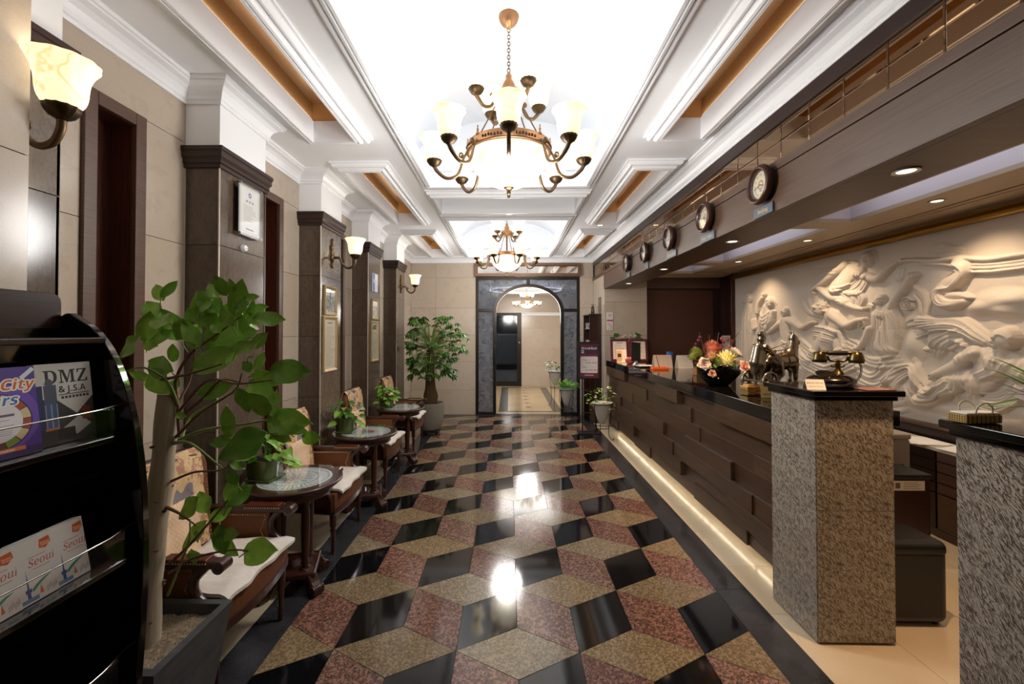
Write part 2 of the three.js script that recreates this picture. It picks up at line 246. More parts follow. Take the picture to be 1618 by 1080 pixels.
// ---------------------------------------------------------------- ceiling with coffers and vaults
const ceilG = structGroup('ceiling', 'white moulded ceiling with gilded coffers and glowing barrel vaults');
const sideX = [[-1.5, -1.0], [0.98, 1.45]], sideZ = [[-0.3, -3.2], [-3.6, -5.64], [-6.05, -8.05]];
const vaultX = [-0.845, 0.83], cross = [[-4.36, -5.09], [-0.55, -1.2]];
{
  const s = new THREE.Shape([[LW - 0.05, -BACKZ], [RW + 0.1, -BACKZ], [RW + 0.1, -FARZ + 0.02], [LW - 0.05, -FARZ + 0.02]].map(p => new THREE.Vector2(...p)));
  const hole = (xa, xb, za, zb) => s.holes.push(new THREE.Path([[xa, -za], [xa, -zb], [xb, -zb], [xb, -za]].map(p => new THREE.Vector2(...p))));
  for (const [a, b] of sideX) for (const [c, d] of sideZ) hole(a + 0.09, b - 0.09, c - 0.09, d + 0.09);
  for (const [c, d] of VAULTS) hole(-0.755, 0.74, c + 0.02, d - 0.02);
  for (const [c, d] of cross) hole(vaultX[0] + 0.07, vaultX[1] - 0.07, c - 0.07, d + 0.07);
  const g = new THREE.ExtrudeGeometry(s, { depth: 0.05, bevelEnabled: false }); g.rotateX(-Math.PI / 2); g.translate(0, CEIL, 0);
  obj('ceiling_board', muv(g), M.white, ceilG);
  // profile: offset inward from the outer rectangle
  const prof = (w, lip) => [[0, CEIL], [0, CEIL - 0.014], [0.14 * w, CEIL - 0.014], [0.16 * w, CEIL - 0.026], [0.2 * w, CEIL - 0.036], [0.3 * w, CEIL - 0.044], [0.42 * w, CEIL - 0.044], [0.44 * w, CEIL - 0.03], [0.52 * w, CEIL - 0.03], [0.54 * w, CEIL - 0.05], [0.62 * w, CEIL - 0.062], [0.74 * w, CEIL - 0.066], [0.78 * w, CEIL - 0.05], [0.84 * w, CEIL - 0.05], [0.86 * w, CEIL - 0.066], [w, CEIL - 0.066], [w, CEIL + lip], [w - 0.012, CEIL + lip]];
  const frame = (xa, xb, za, zb, w, lip, nm) => obj(nm, sweep([[xa, zb], [xb, zb], [xb, za], [xa, za]], true, prof(w, lip)), M.white, ceilG);
  for (const [a, b] of sideX) for (const [c, d] of sideZ) {
    frame(a, b, c, d, 0.1, 0.09, 'coffer_moulding');
    const e = 0.088, y0 = CEIL + 0.09, y1 = CEIL + 0.22, P = [a + e, b - e, c - e, d + e];
    obj('gilded_wall', sweep([[P[0], P[3]], [P[1], P[3]], [P[1], P[2]], [P[0], P[2]]], true, [[0, y0 - 0.03], [0, y1]]), M.gold, ceilG);
    { const o = a < 0 ? 1 : -1, xs = a < 0 ? a + 0.094 : b - 0.094, zm = (c + d) / 2, zl = Math.abs(c - d) - 0.24;
      obj('cove_strip', bb(xs - 0.004, xs + 0.004, y0 + 0.0005, y0 + 0.004, c - 0.12, d + 0.12), std(0xffffff, 0.6, { emissive: new THREE.Color(1, 0.8, 0.55), emissiveIntensity: 1 }), ceilG);
      rectLight('coffer_light', new THREE.Color(1, 0.8, 0.56), 14, zl, 0.009, [xs, y0 + 0.006, zm], [xs + o * 0.03, y0 + 0.2, zm]); }
    obj('gilded_panel', muv(bb(P[0], P[1], y1, y1 + 0.02, P[2], P[3])), M.goldTop, ceilG);
  }
  for (const [c, d] of cross) { frame(vaultX[0], vaultX[1], c, d, 0.08, 0.14, 'coffer_moulding'); obj('coffer_panel', muv(bb(vaultX[0], vaultX[1], CEIL + 0.14, CEIL + 0.16, c, d)), M.white, ceilG); }
  for (const [c, d] of VAULTS) {
    frame(vaultX[0], vaultX[1], c + 0.1, d - 0.1, 0.11, 0.07, 'vault_moulding');
    // trough, upstand and arch in one section
    const sec = [[-0.745, CEIL + 0.05], [-0.94, CEIL + 0.05], [-0.94, 3.1]];
    for (let i = 0; i <= 24; i++) { const t = Math.PI * (1 - i / 24); sec.push([0.94 * Math.cos(t), 3.1 + 0.47 * Math.sin(t)]); }
    sec.push([0.94, CEIL + 0.05], [0.73, CEIL + 0.05]);
    const pos = []; const za = c + 0.06, zb = d - 0.06;
    for (let i = 0; i < sec.length - 1; i++) { const [ax, ay] = sec[i], [bx, by] = sec[i + 1]; pos.push(ax, ay, za, bx, by, za, bx, by, zb, ax, ay, za, bx, by, zb, ax, ay, zb); }
    for (const z of [za, zb]) for (let i = 2; i < sec.length - 3; i++) pos.push(0, 3.0, z, sec[i][0], sec[i][1], z, sec[i + 1][0], sec[i + 1][1], z);
    for (const z of [za, zb]) pos.push(-0.94, 3.02, z, -0.94, 3.1, z, 0, 3.0, z, 0.94, 3.02, z, 0.94, 3.1, z, 0, 3.0, z);
    const g2 = new THREE.BufferGeometry(); g2.setAttribute('position', new THREE.Float32BufferAttribute(pos, 3)); g2.computeVertexNormals();
    obj('vault', muv(toCreasedNormals(g2, 0.4)), M.vault, ceilG);
    const led = std(0xffffff, 0.6, { emissive: COVE, emissiveIntensity: 3 });
    for (const sx of [-1, 1]) obj('cove_strip', bb(sx * 0.82, sx * 0.87, CEIL + 0.052, CEIL + 0.075, c - 0.05, d + 0.05), led, ceilG);
  }
}
// crown moulding round the walls and pilasters
const PIL = [-1.105, -2.46, -3.815, -5.115, -6.425], PILW = 0.47;
const crownProf = [[0, 2.848], [0.012, 2.848], [0.016, 2.858], [0.012, 2.866], [0.02, 2.872], [0.024, 2.89], [0.036, 2.912], [0.056, 2.93], [0.082, 2.941], [0.082, 2.95], [0.094, 2.953], [0.097, 2.962], [0.097, 2.972]];
{
  const path = [[LW, BACKZ]];
  path.pop(); path.push([-1.475, BACKZ], [-1.475, -1.315], [LP, -1.315]);
  path.push([LP, PIL[0] - PILW], [LW, PIL[0] - PILW]);
  for (const z of PIL.slice(1)) path.push([LW, z], [LP, z], [LP, z - PILW], [LW, z - PILW]);
  path.push([LW, FARZ], [RW, FARZ], [RW, BACKZ]);
  const o = obj('trim_1', sweep(path, false, crownProf), M.white); o.userData = { kind: 'structure', label: 'white cove crown moulding stepping around the pilasters', category: 'trim' };
}
// ---------------------------------------------------------------- left wall
const HJ = [-0.05, 0.45, 0.98, 1.51, 2.046, 2.63, 2.9];              // horizontal joints
const wallL = structGroup('wall_left', 'beige marble wall with brown marble pilasters');
obj('backing', bb(LW - 0.4, LW - 0.13, -0.1, 3.7, BACKZ, FARZ - 0.1), M.jointDark, wallL);
function panels(parent, plane, fixed, a0, a1, mats, joints = HJ, cuts = [], th = 0.012, nm = 'marble_panel') {
  const as = [a0, ...cuts, a1];
  for (let i = 0; i < as.length - 1; i++) for (let j = 0; j < joints.length - 1; j++) {
    const m = mats[(i + j) % mats.length], e = 0.0012, lo = Math.min(as[i], as[i + 1]) + e, hi = Math.max(as[i], as[i + 1]) - e;
    const g = plane === 'x+' ? rbb(fixed - th, fixed, joints[j] + e, joints[j + 1] - e, lo, hi, 0.0015) : plane === 'x-' ? rbb(fixed, fixed + th, joints[j] + e, joints[j + 1] - e, lo, hi, 0.0015) : rbb(lo, hi, joints[j] + e, joints[j + 1] - e, fixed - th, fixed, 0.0015);
    obj(nm, muv(g, 1, rr(0, 3), rr(0, 3)), m, parent);
  }
}
const BG = [M.beige, M.beigeB], BR = [M.brown, M.brownB];
// bays: marble, then a tall wood-framed niche, then marble up to the next pilaster
PIL.forEach((z, i) => {
  const start = z - PILW, n0 = z - 0.745, n1 = z - 1.07, next = i < 4 ? PIL[i + 1] : FARZ, last = i === 4;
  if (last) { panels(wallL, 'x+', LW, start, next, BG, HJ, [start - 0.6]); return; }
  panels(wallL, 'x+', LW, start, n0, BG, HJ.slice(0, 6)); panels(wallL, 'x+', LW, n1, next, BG, HJ.slice(0, 6));
  panels(wallL, 'x+', LW, start, next, BG, [2.63, 2.9]);
});
panels(wallL, 'x+', -1.475, BACKZ, -1.315, BG, [-0.05, 0.35, 0.93, 1.51, 2.09, 2.67, 2.97], [1.4, 0.3, -0.55]);
obj('backing', bb(LW, -1.488, -0.05, 2.97, BACKZ, -1.303), M.jointDark, wallL); panels(wallL, 'z', -1.303, LW, -1.475, BG, [-0.05, 2.97], [], 0.012);
PIL.forEach((z, i) => {
  const z1 = z - PILW, J = [-0.05, 0.45, 0.98, 1.51, 2.046, 2.5];
  obj('pilaster_core', bb(LW, LP - 0.013, -0.05, 2.97, z - 0.013, z1 + 0.013), M.jointDark, wallL);
  panels(wallL, 'x+', LP, z - 0.006, z1, BR, J, [], 0.014, 'pilaster_panel');
  panels(wallL, 'z', z, LW, LP - 0.006, BR, J, [], 0.014, 'pilaster_panel');
  { const g = []; for (let j = 0; j < J.length - 1; j++) g.push(rbb(LW, LP, J[j] + 0.001, J[j + 1] - 0.001, z1 + 0.014, z1, 0.0015)); obj('pilaster_panel', muv(merge(g)), M.brown, wallL); }
  obj('corner_bead', rbb(LP - 0.007, LP + 0.001, 0, 2.5, z - 0.007, z + 0.001, 0.001), M.trim, wallL);
  obj('corner_bead', bb(LW, LW + 0.006, 0, 2.5, z, z + 0.006), M.trim, wallL);
  obj('pilaster_neck', bb(LW, LP, 2.49, 2.97, z, z1), M.white, wallL);
  const cp = [[0, 2.485], [0.012, 2.485], [0.012, 2.505], [0.02, 2.51], [0.018, 2.53], [0.03, 2.545], [0.03, 2.575], [0.036, 2.58], [0.036, 2.602], [0, 2.602]];
  obj('pilaster_cap', sweep([[LW, z], [LP, z], [LP, z1], [LW, z1]], false, cp), M.capWood, wallL);
});
// niches
PIL.slice(0, 4).forEach((z, i) => {
  const n0 = z - 0.745, n1 = z - 1.07, f = 0.062, w = structGroup('wall_niche', 'tall narrow niche with brown wood casing and dark mahogany back');
  obj('casing', muv(merge([rbb(LW - 0.01, LW + 0.018, 0, 2.63, n0, n0 - f), rbb(LW - 0.01, LW + 0.018, 0, 2.63, n1 + f, n1), rbb(LW - 0.01, LW + 0.018, 2.63 - f, 2.63, n0 - f, n1 + f)])), M.frameWood, w);
  obj('panel', muv(bb(LW - 0.129, LW - 0.12, 0, 2.6, n0 - 0.02, n1 + 0.02), 1, 0, 0, true), M.mahogany, w);
  obj('reveal', muv(merge([bb(LW - 0.12, LW - 0.005, 2.57, 2.59, n0, n1), bb(LW - 0.12, LW - 0.005, 0, 2.58, n0 - f + 0.02, n0 - f), bb(LW - 0.12, LW - 0.005, 0, 2.58, n1 + f, n1 + f - 0.02)]), 1, 0, 0, true), M.mahogany, w);
});
// ---------------------------------------------------------------- far wall with the arched glass screen
const wallF = structGroup('wall_far', 'beige marble end wall around the arched glass screen');
const GX0 = -0.625, GX1 = 1.325;
obj('backing', [bb(LW - 0.3, GX0, -0.1, 3.7, FARZ - 0.012, FARZ - 0.15), bb(GX1, 3.9, -0.1, 3.7, FARZ - 0.012, FARZ - 0.15), bb(GX0, GX1, 2.84, 3.7, FARZ - 0.012, FARZ - 0.15)], M.jointDark, wallF);
panels(wallF, 'z', FARZ, LW, GX0, BG, [0, 0.46, 0.99, 1.49, 2.0, 2.57, 2.9], [-1.38]);
panels(wallF, 'z', FARZ, GX1, RW, BG, [0, 0.46, 0.99, 1.49, 2.0, 2.57, 2.9]);
panels(wallF, 'z', FARZ, GX0, GX1, BG, [2.83, 2.9]);
// right return: beige block that carries the beam
const wallRet = structGroup('wall_return', 'beige marble wall block behind the far end of the reception desk');
obj('backing', bb(RW + 0.012, 2.27, -0.1, 2.97, FARZ, -7.302), M.jointDark, wallRet);
panels(wallRet, 'x-', RW, FARZ, -7.29, BG, [0, 0.46, 0.99, 1.49, 2.0, 2.56]);
panels(wallRet, 'z', -7.29, RW, 2.28, BG, [0, 0.46, 0.99, 1.49, 2.05, 2.62], [], 0.012);
obj('corner_bead', rbb(RW - 0.001, RW + 0.007, 0, 2.55, -7.297, -7.289, 0.001), M.trim, wallRet);
// ---------------------------------------------------------------- right side: beam, mirrors, reception bay
const BEAM0 = 2.26, BEAM1 = 2.555, MIR1 = 2.765;
const beamG = structGroup('trim_2', 'long brown oak fascia beam above the reception desk');
obj('fascia', muv(rbb(RW - 0.012, RW + 0.03, BEAM0, 2.496, BACKZ, -7.29, 0.003)), M.beam, beamG);
obj('fascia_rail', muv(rbb(RW - 0.012, RW + 0.03, 2.502, BEAM1, BACKZ, FARZ, 0.003)), M.beam, beamG);
obj('soffit', muv(bb(RW + 0.03, 1.93, BEAM0, BEAM0 + 0.02, BACKZ, -7.29)), M.beamUnder, beamG);
obj('beam_back', muv(bb(1.91, 1.93, BEAM0 + 0.02, 2.72, BACKZ, -7.29)), M.beamUnder, beamG);
obj('core', bb(RW + 0.03, RW + 0.06, BEAM0 + 0.02, CEIL, BACKZ, FARZ), M.jointDark, beamG);
obj('top_rail', muv(rbb(RW - 0.008, RW + 0.03, MIR1, 2.85, BACKZ, FARZ, 0.003)), M.capWood, beamG);
// bronze mirror tiles in two courses
{
  const W = 0.24, y0 = BEAM1, h = (MIR1 - BEAM1) / 2;
  const shape = new THREE.Shape([[0.0008, 0.0008], [W - 0.0008, 0.0008], [W - 0.0008, h - 0.0008], [0.0008, h - 0.0008]].map(p => new THREE.Vector2(...p)));
  const bev = (() => { const b = 0.007, d = 0.0022, A = [[0.0008, 0.0008], [W - 0.0008, 0.0008], [W - 0.0008, h - 0.0008], [0.0008, h - 0.0008]], B = [[b, b], [W - b, b], [W - b, h - b], [b, h - b]], pos = [];
    const v = (p, x) => [x, p[1], p[0]];
    const T4 = (a, b2, c, d2) => pos.push(...a, ...b2, ...c, ...a, ...c, ...d2);
    T4(...B.map(p => v(p, -d))); for (let i = 0; i < 4; i++) { const j = (i + 1) % 4; T4(v(A[i], 0), v(A[j], 0), v(B[j], -d), v(B[i], -d)); }
    const g = new THREE.BufferGeometry(); g.setAttribute('position', new THREE.Float32BufferAttribute(pos, 3)); g.computeVertexNormals(); return muv(g); })();
  for (let k = 0; k < 40; k++) for (let r = 0; r < 2; r++) {
    const z = -1.37 + 2.16 - (k + 1) * W; if (z < FARZ) break;
    const o = obj('mirror_tile', bev, M.mirror, beamG); o.position.set(RW + 0.004, y0 + r * h, z); o.rotation.set((hash2(k, r, 5) - 0.5) * 0.004, 0, 0);
  }
  obj('mirror_bed', bb(RW + 0.008, RW + 0.03, y0, MIR1, BACKZ, FARZ), M.blackMatte, beamG);
}
// reception bay: plaster ceiling with sunk panels, crown, end wall with blind
const RC = 2.5;                                                       // bay ceiling
const bayG = structGroup('ceiling_bay', 'warm plaster ceiling over the reception bay with sunk light panels');
M.plaster = std(0xb8a894, 0.55); M.plasterW = std(0xd8d4dc, 0.6);
{
  const s = new THREE.Shape([[1.93, -BACKZ], [3.6, -BACKZ], [3.6, 7.3], [1.93, 7.3]].map(p => new THREE.Vector2(...p)));
  const holes = [[1.2, -3.85], [-4.1, -6.1], [-6.35, -7.1]];
  for (const [a, b] of holes) s.holes.push(new THREE.Path([[2.6, -a], [2.6, -b], [2.96, -b], [2.96, -a]].map(p => new THREE.Vector2(...p))));
  const g = new THREE.ExtrudeGeometry(s, { depth: 0.03, bevelEnabled: false }); g.rotateX(-Math.PI / 2); g.translate(0, RC, 0);
  obj('ceiling_board', muv(g), M.plaster, bayG);
  for (const [a, b] of holes) {
    obj('sunk_panel', muv(merge([bb(2.58, 2.597, RC + 0.03, RC + 0.25, a, b), bb(2.963, 2.98, RC + 0.03, RC + 0.25, a, b), bb(2.58, 2.98, RC + 0.03, RC + 0.25, a + 0.003, a + 0.02), bb(2.58, 2.98, RC + 0.03, RC + 0.25, b - 0.003, b - 0.02), bb(2.58, 2.98, RC + 0.25, RC + 0.27, a + 0.02, b - 0.02)])), M.plasterW, bayG);
    const lamp = obj('tube_lamp', rbb(2.63, 2.65, RC + 0.22, RC + 0.24, a - 0.2, b + 0.2, 0.006), std(0xffffff, 0.5, { emissive: new THREE.Color(0.9, 0.93, 1), emissiveIntensity: 1 }), bayG);
    rectLight('tube_light', new THREE.Color(0.9, 0.92, 1), 9, Math.abs(b - a) - 0.4, 0.03, [2.657, RC + 0.23, (a + b) / 2], [2.96, RC + 0.1, (a + b) / 2]);
  }
  const bp = [[0, 2.447], [0.012, 2.447], [0.015, 2.455], [0.03, 2.463], [0.07, 2.475], [0.13, 2.482], [0.16, 2.482], [0.165, 2.49], [0.2, 2.492], [0.2, RC]];
  obj('bay_crown', sweep([[1.93, -7.3], [RELX + 0.0, -7.3], [RELX + 0.0, BACKZ]], false, bp), M.plaster, bayG);
}
const wallR = structGroup('wall_right', 'reception back wall panelled in dark wood around the plaster relief');
obj('backing', muv(bb(RELX + 0.09, RSX + 0.1, -0.1, 3.0, BACKZ, -7.6)), M.dark, wallR);
obj('lower_panel', muv(bb(RELX, RELX + 0.09, 0, 0.79, BACKZ, -7.3)), M.dark, wallR);
obj('upper_panel', muv(bb(RELX, RELX + 0.09, 2.44, 2.7, BACKZ, -7.3)), M.dark, wallR);
obj('side_panel', muv(bb(RELX - 0.02, RELX + 0.09, 0, 2.42, -6.88, -7.3), 1, 0, 0, true), M.dark, wallR);
obj('ledge', muv(rbb(RELX - 0.05, RELX + 0.05, 0.765, 0.795, -0.5, -6.8, 0.005)), M.frameWood, wallR);
const wallB = structGroup('wall_bay_end', 'dark wood end wall of the reception bay holding the brown blind');
obj('backing', muv(bb(2.27, 3.7, -0.1, 3.0, -7.36, -7.55)), M.dark, wallB);
obj('header_board', muv(rbb(2.28, RELX, 2.27, 2.44, -7.30, -7.36, 0.003)), M.frameWood, wallB);
obj('side_post', muv(bb(3.38, RELX, 0, 2.27, -7.31, -7.36), 1, 0, 0, true), M.dark, wallB);
{ // woven wood roller blind: slats too fine to pick apart
  const g = []; for (let y = 0.02; y < 2.24; y += 0.0165) g.push(box(1.09, 0.0125, 0.004, 2.83, y, -7.335 + 0.002 * Math.sin(y * 300)));
  const o = obj('woven_slats', muv(merge(g)), std(0x5a3524, 0.6), wallB); o.userData.kind = 'stuff';
}
// enclosing shell behind the viewer
struct('wall_back', [bb(LW - 0.4, -1.0, -0.1, 3.0, BACKZ, BACKZ + 0.15), bb(1.0, 3.9, -0.1, 3.0, BACKZ, BACKZ + 0.15), bb(-1, 1, 2.5, 3.0, BACKZ, BACKZ + 0.15), bb(-1, 1, 0, 2.5, BACKZ + 0.12, BACKZ + 0.15)], std(0xb8a890, 0.5), 'plain beige wall behind the entrance end of the lobby');
struct('roof', bb(LW - 0.5, 4.2, 3.72, 3.85, BACKZ + 0.2, -13.2), std(0x777777, 0.9), 'concrete roof slab over the lobby');
struct('wall_outer', [bb(RW + 0.06, 4.0, 2.8, 3.0, BACKZ, -7.5), bb(RSX + 0.1, RSX + 0.2, -0.1, 3.8, BACKZ + 0.1, -8.4)], std(0x777777, 0.9), 'plain outer wall behind the reception bay');
// ---------------------------------------------------------------- arched metal and glass screen
{
  const s = thing('glass_screen', 'dark bronze screen with arched opening and etched glass panes below transom', 'screen', [0, 0, FARZ]);
  const cx = 0.365, rA = 0.605, spr = 1.93, z0 = -0.06, th = 0.07, f = 0.055;
  const toShape = (pts) => pts.map(p => [p[0], p[1]]);
  const arc = (r, ry, n = 28, flip) => { const a = []; for (let i = 0; i <= n; i++) { const t = Math.PI * (flip ? 1 - i / n : i / n); a.push([cx + r * Math.cos(t), spr + ry * Math.sin(t)]); } return a; };
  const fr = (x0, x1, y0, y1, nm = 'mullion') => obj(nm, rbb(x0, x1, y0, y1, z0, z0 + th, 0.004), M.metalFrame, s);
  fr(GX0, GX0 + f, 0, 2.585); fr(GX1 - f, GX1, 0, 2.585); fr(GX0 + f, GX1 - f, 2.53, 2.585, 'head_rail');
  fr(cx - rA - f, cx - rA, 0, spr); fr(cx + rA, cx + rA + f, 0, spr);
  fr(GX0 + f, cx - rA - f, spr - 0.0, spr + f, 'transom_bar'); fr(cx + rA + f, GX1 - f, spr, spr + f, 'transom_bar');
  fr(GX0 + f, cx - rA - f, 0, 0.05, 'sill_rail'); fr(cx + rA + f, GX1 - f, 0, 0.05, 'sill_rail');
  fr(cx - 0.03, cx + 0.03, spr + 0.5, 2.53);
  { const o = arc(rA + f, 0.52), i = arc(rA, 0.465, 28, true); obj('arch_frame', tr(extr([...o, ...i], th - 0.006, 0.003), 0, 0, z0 + 0.003), M.metalFrame, s); }
  const etched = (seed2) => texture(256, (u, v) => { const n = fbm(u, v, 9, 9, 4, seed2), w = Math.abs(n - 0.5); return mixc([172, 177, 188], [134, 138, 146], smooth(0.05, 0.015, w) * 0.7 + smooth(0.56, 0.66, n) * 0.35); });
  const em = (k) => phys(0xffffff, 0.05, { map: etched(k), transmission: 0.72, thickness: 0, ior: 1.5, specularIntensity: 1 });
  const pane = (pts, k) => { const g = tr(extr(pts, 0.008), 0, 0, z0 + 0.03); const p = g.attributes.position, uv = g.attributes.uv; for (let i = 0; i < p.count; i++) uv.setXY(i, p.getX(i) * 1.4, p.getY(i) * 1.4); obj('etched_pane', g, em(k), s); };
  const q = (x0, x1, y0, y1) => [[x0, y0], [x1, y0], [x1, y1], [x0, y1]];
  pane(q(GX0 + f, cx - rA - f, 0.05, spr), 201); pane(q(cx + rA + f, GX1 - f, 0.05, spr), 203);
  const half = (sg) => { const a = []; for (let i = 0; i <= 20; i++) { const t = Math.PI / 2 * (i / 20); a.push([cx + sg * (rA + f) * Math.cos(t), spr + f + Math.max(0, 0.52 * Math.sin(t) - f)]); } const x = sg < 0 ? GX0 + f : GX1 - f; return [...a, [cx + sg * 0.0, 2.53], [x, 2.53], [x, spr + f]]; };
  pane(half(-1), 205); pane(half(1), 207);
  obj('door_handle', tube([[cx - rA - 0.03, 0.95, z0 + th], [cx - rA - 0.03, 0.97, z0 + th + 0.05], [cx - rA - 0.03, 1.28, z0 + th + 0.05], [cx - rA - 0.03, 1.3, z0 + th]], 0.012), M.blackMatte, s);
  // transom box with mirror strip
  const t = thing('transom_box', 'copper brown transom box with a mirrored strip above glass screen', 'transom', [0, 0, FARZ]);
  obj('box_frame', [rbb(GX0 - 0.02, GX1 + 0.02, 2.59, 2.645, -0.02, 0.07), rbb(GX0 - 0.02, GX1 + 0.02, 2.785, 2.83, -0.02, 0.07), rbb(GX0 - 0.02, GX0 + 0.04, 2.645, 2.785, -0.02, 0.07), rbb(GX1 - 0.04, GX1 + 0.02, 2.645, 2.785, -0.02, 0.07)], std(0x7a5c48, 0.35, { metalness: 0.4 }), t);
  const n = 4, w = (GX1 - GX0 - 0.08) / n; for (let i = 0; i < n; i++) obj('mirror_pane', rbb(GX0 + 0.04 + i * w + 0.002, GX0 + 0.04 + (i + 1) * w - 0.002, 2.645, 2.785, 0.0, 0.012, 0.002), std(0xd8cfc4, 0.05, { metalness: 1 }), t);
}
// ---------------------------------------------------------------- vestibule beyond the arch
{
  const VZ = -12.6, v = structGroup('floor_vestibule', 'cream marble vestibule floor with dark inlaid border and diamonds');
  const cream = std(0xe0d6c4, 0.15, { map: rep(T.beigeFloor, 0.7) }), inlay = std(0x4a463f, 0.2);
  for (let x = -1.4; x < 2.3; x += 0.62) for (let z = FARZ - 0.1; z > VZ; z -= 0.62) obj('floor_slab', muv(rbb(x, x + 0.618, -0.012, 0, z, Math.max(VZ, z - 0.618), 0.001), 1, rr(0, 2), rr(0, 2)), cream, v);
  obj('screed', bb(-1.6, 2.5, -0.1, -0.011, FARZ - 0.05, VZ), M.grout, v);
  obj('threshold', muv(rbb(GX0, GX1, -0.012, 0.002, FARZ + 0.02, FARZ - 0.1, 0.001)), M.border, v);
  obj('inlay_strip', [bb(-0.2, -0.02, 0, 0.002, -8.55, -12.3), bb(0.86, 1.04, 0, 0.002, -8.55, -12.3), bb(-0.02, 0.86, 0, 0.002, -8.55, -8.63), bb(-0.02, 0.86, 0, 0.002, -12.22, -12.3)], inlay, v);
  for (let i = 0; i < 6; i++) { const g = new THREE.BoxGeometry(0.09, 0.002, 0.09).rotateY(Math.PI / 4); obj('inlay_diamond', tr(g, 0.4, 0.001, -9.1 - i * 0.52), inlay, v); }
  const w = structGroup('wall_vestibule', 'beige marble walls of the entrance vestibule');
  const J = [0, 0.55, 1.1, 1.65, 2.05, 2.6];
  obj('backing', [bb(0.36, 2.5, -0.1, 2.8, VZ - 0.012, VZ - 0.2), bb(-1.7, -0.5, -0.1, 2.8, VZ - 0.012, VZ - 0.2), bb(-0.5, 0.36, 2.1, 2.8, VZ - 0.012, VZ - 0.2), bb(-1.7, -1.5, -0.1, 2.8, FARZ - 0.1, VZ), bb(1.75, 2.4, -0.1, 2.8, FARZ - 0.1, VZ)], std(0xb5a48e, 0.3), w);
  panels(w, 'z', VZ, 0.36, 1.75, BG, J); panels(w, 'z', VZ, -1.5, -0.5, BG, J); panels(w, 'x-', 1.73, FARZ - 0.16, VZ, BG, J, [-10.4]); panels(w, 'x+', -1.48, FARZ - 0.16, VZ, BG, J, [-10.4]); panels(w, 'z', VZ, -0.5, 0.36, BG, [2.1, 2.6]);
  obj('cornice', sweep([[1.75, VZ + 0.001], [0.36, VZ + 0.001]].reverse(), false, [[0, 2.02], [0.03, 2.02], [0.035, 2.06], [0.06, 2.08], [0.06, 2.1], [0, 2.1]]), M.white, w);
  for (const z of [-10.2, -11.2]) obj('half_column', [tr(lathe([[0.09, 0], [0.09, 0.12], [0.07, 0.14], [0.065, 1.75], [0.08, 1.8], [0.1, 1.86], [0.11, 1.98]], 18), 1.7, 0, z), box(0.24, 0.1, 0.24, 1.7, 2.03, z)], M.beige, w);
  const c = structGroup('ceiling_vestibule', 'white vestibule ceiling with an oval raised lighting recess');
  obj('ceiling_board', bb(-1.7, 2.5, 2.6, 2.68, FARZ - 0.1, VZ - 0.2), M.white, c);
  obj('light_recess', tr(lathe([[0.62, 0], [0.6, 0.03], [0.5, 0.035], [0, 0.035]], 30).scale(1.3, 1, 1.2), 0.4, 2.565, -10.6), M.white, c);
  obj('ring_lamp', new THREE.TorusGeometry(0.66, 0.012, 8, 60).rotateX(Math.PI / 2).scale(1.3, 1, 1.2).translate(0.4, 2.56, -10.6), std(0xffffff, 0.6, { emissive: new THREE.Color(1, 0.97, 0.92), emissiveIntensity: 6 }), c);
  rectLight('recess_light', new THREE.Color(1, 0.96, 0.9), 7, 1.2, 1.2, [0.4, 2.55, -10.6], [0.4, 0, -10.6]);
  // glass street door
  const d = structGroup('door_1', 'dark framed glass street door of the vestibule');
  const X0 = -0.5, X1 = 0.36, zz = VZ - 0.02;
  obj('door_frame', [bb(X0, X0 + 0.07, 0, 2.1, zz, zz - 0.08), bb(X1 - 0.12, X1, 0, 2.1, zz + 0.05, zz - 0.08), bb(X0, X1, 2.02, 2.1, zz, zz - 0.08), bb(X0, X1, 0, 0.14, zz, zz - 0.08)], M.metalFrame, d);
  obj('door_pane', bb(X0 + 0.07, X1 - 0.12, 0.14, 2.02, zz - 0.03, zz - 0.038), M.glassTint, d);
  obj('pull_handle', tube([[X0 + 0.16, 0.9, zz], [X0 + 0.16, 0.92, zz + 0.06], [X0 + 0.16, 1.5, zz + 0.06], [X0 + 0.16, 1.52, zz]], 0.014), M.blackMatte, d);
  obj('lock', cyl(0.025, 0.025, 0.02, 14).rotateX(Math.PI / 2).translate(X1 - 0.06, 1.25, zz + 0.05), M.brass, d);
  // street outside
  struct('ground_street', bb(-8, 8, -0.2, -0.02, VZ - 0.2, -30), std(0x8a8a8c, 0.8), 'grey street paving outside the door');
  struct('wall_street', bb(-8, 8, 0, 6, -24, -24.5), std(0x3b3f46, 0.8), 'dark facade across the street');
  const car = thing('parked_car', 'pale parked car seen through the glass street door', 'car', [0.1, 0, -19]);
  obj('body', [tr(extr([[-1.9, 0.25], [1.9, 0.25], [1.95, 0.6], [1.7, 0.85], [1.0, 0.92], [0.55, 1.42], [-0.9, 1.42], [-1.4, 0.95], [-1.95, 0.85]], 1.6, 0.05), 0, 0, -0.8)], std(0x9a9c9e, 0.3), car);
  for (const x of [-1.2, 1.2]) for (const z of [-0.75, 0.75]) obj('wheel', cyl(0.32, 0.32, 0.2, 20).rotateX(Math.PI / 2).translate(x, 0.3, z), M.blackMatte, car);
  const sl = thing('street_lamp', 'tall street lamp standing outside the vestibule door', 'lamp', [-1.8, -0.02, -17]);
  obj('post', cyl(0.06, 0.04, 4, 10), M.metalFrame, sl); obj('lamp_head', rb(0.5, 0.08, 0.2, 0.03, 0.2, 4, 0), std(0xffffff, 0.5, { emissive: new THREE.Color(0.8, 0.9, 1), emissiveIntensity: 4 }), sl);
  const pl = new THREE.PointLight(new THREE.Color(0.92, 0.95, 1), 40, 0, 2); pl.position.set(0.2, 3.85, 0); pl.castShadow = true; sl.add(pl);
}
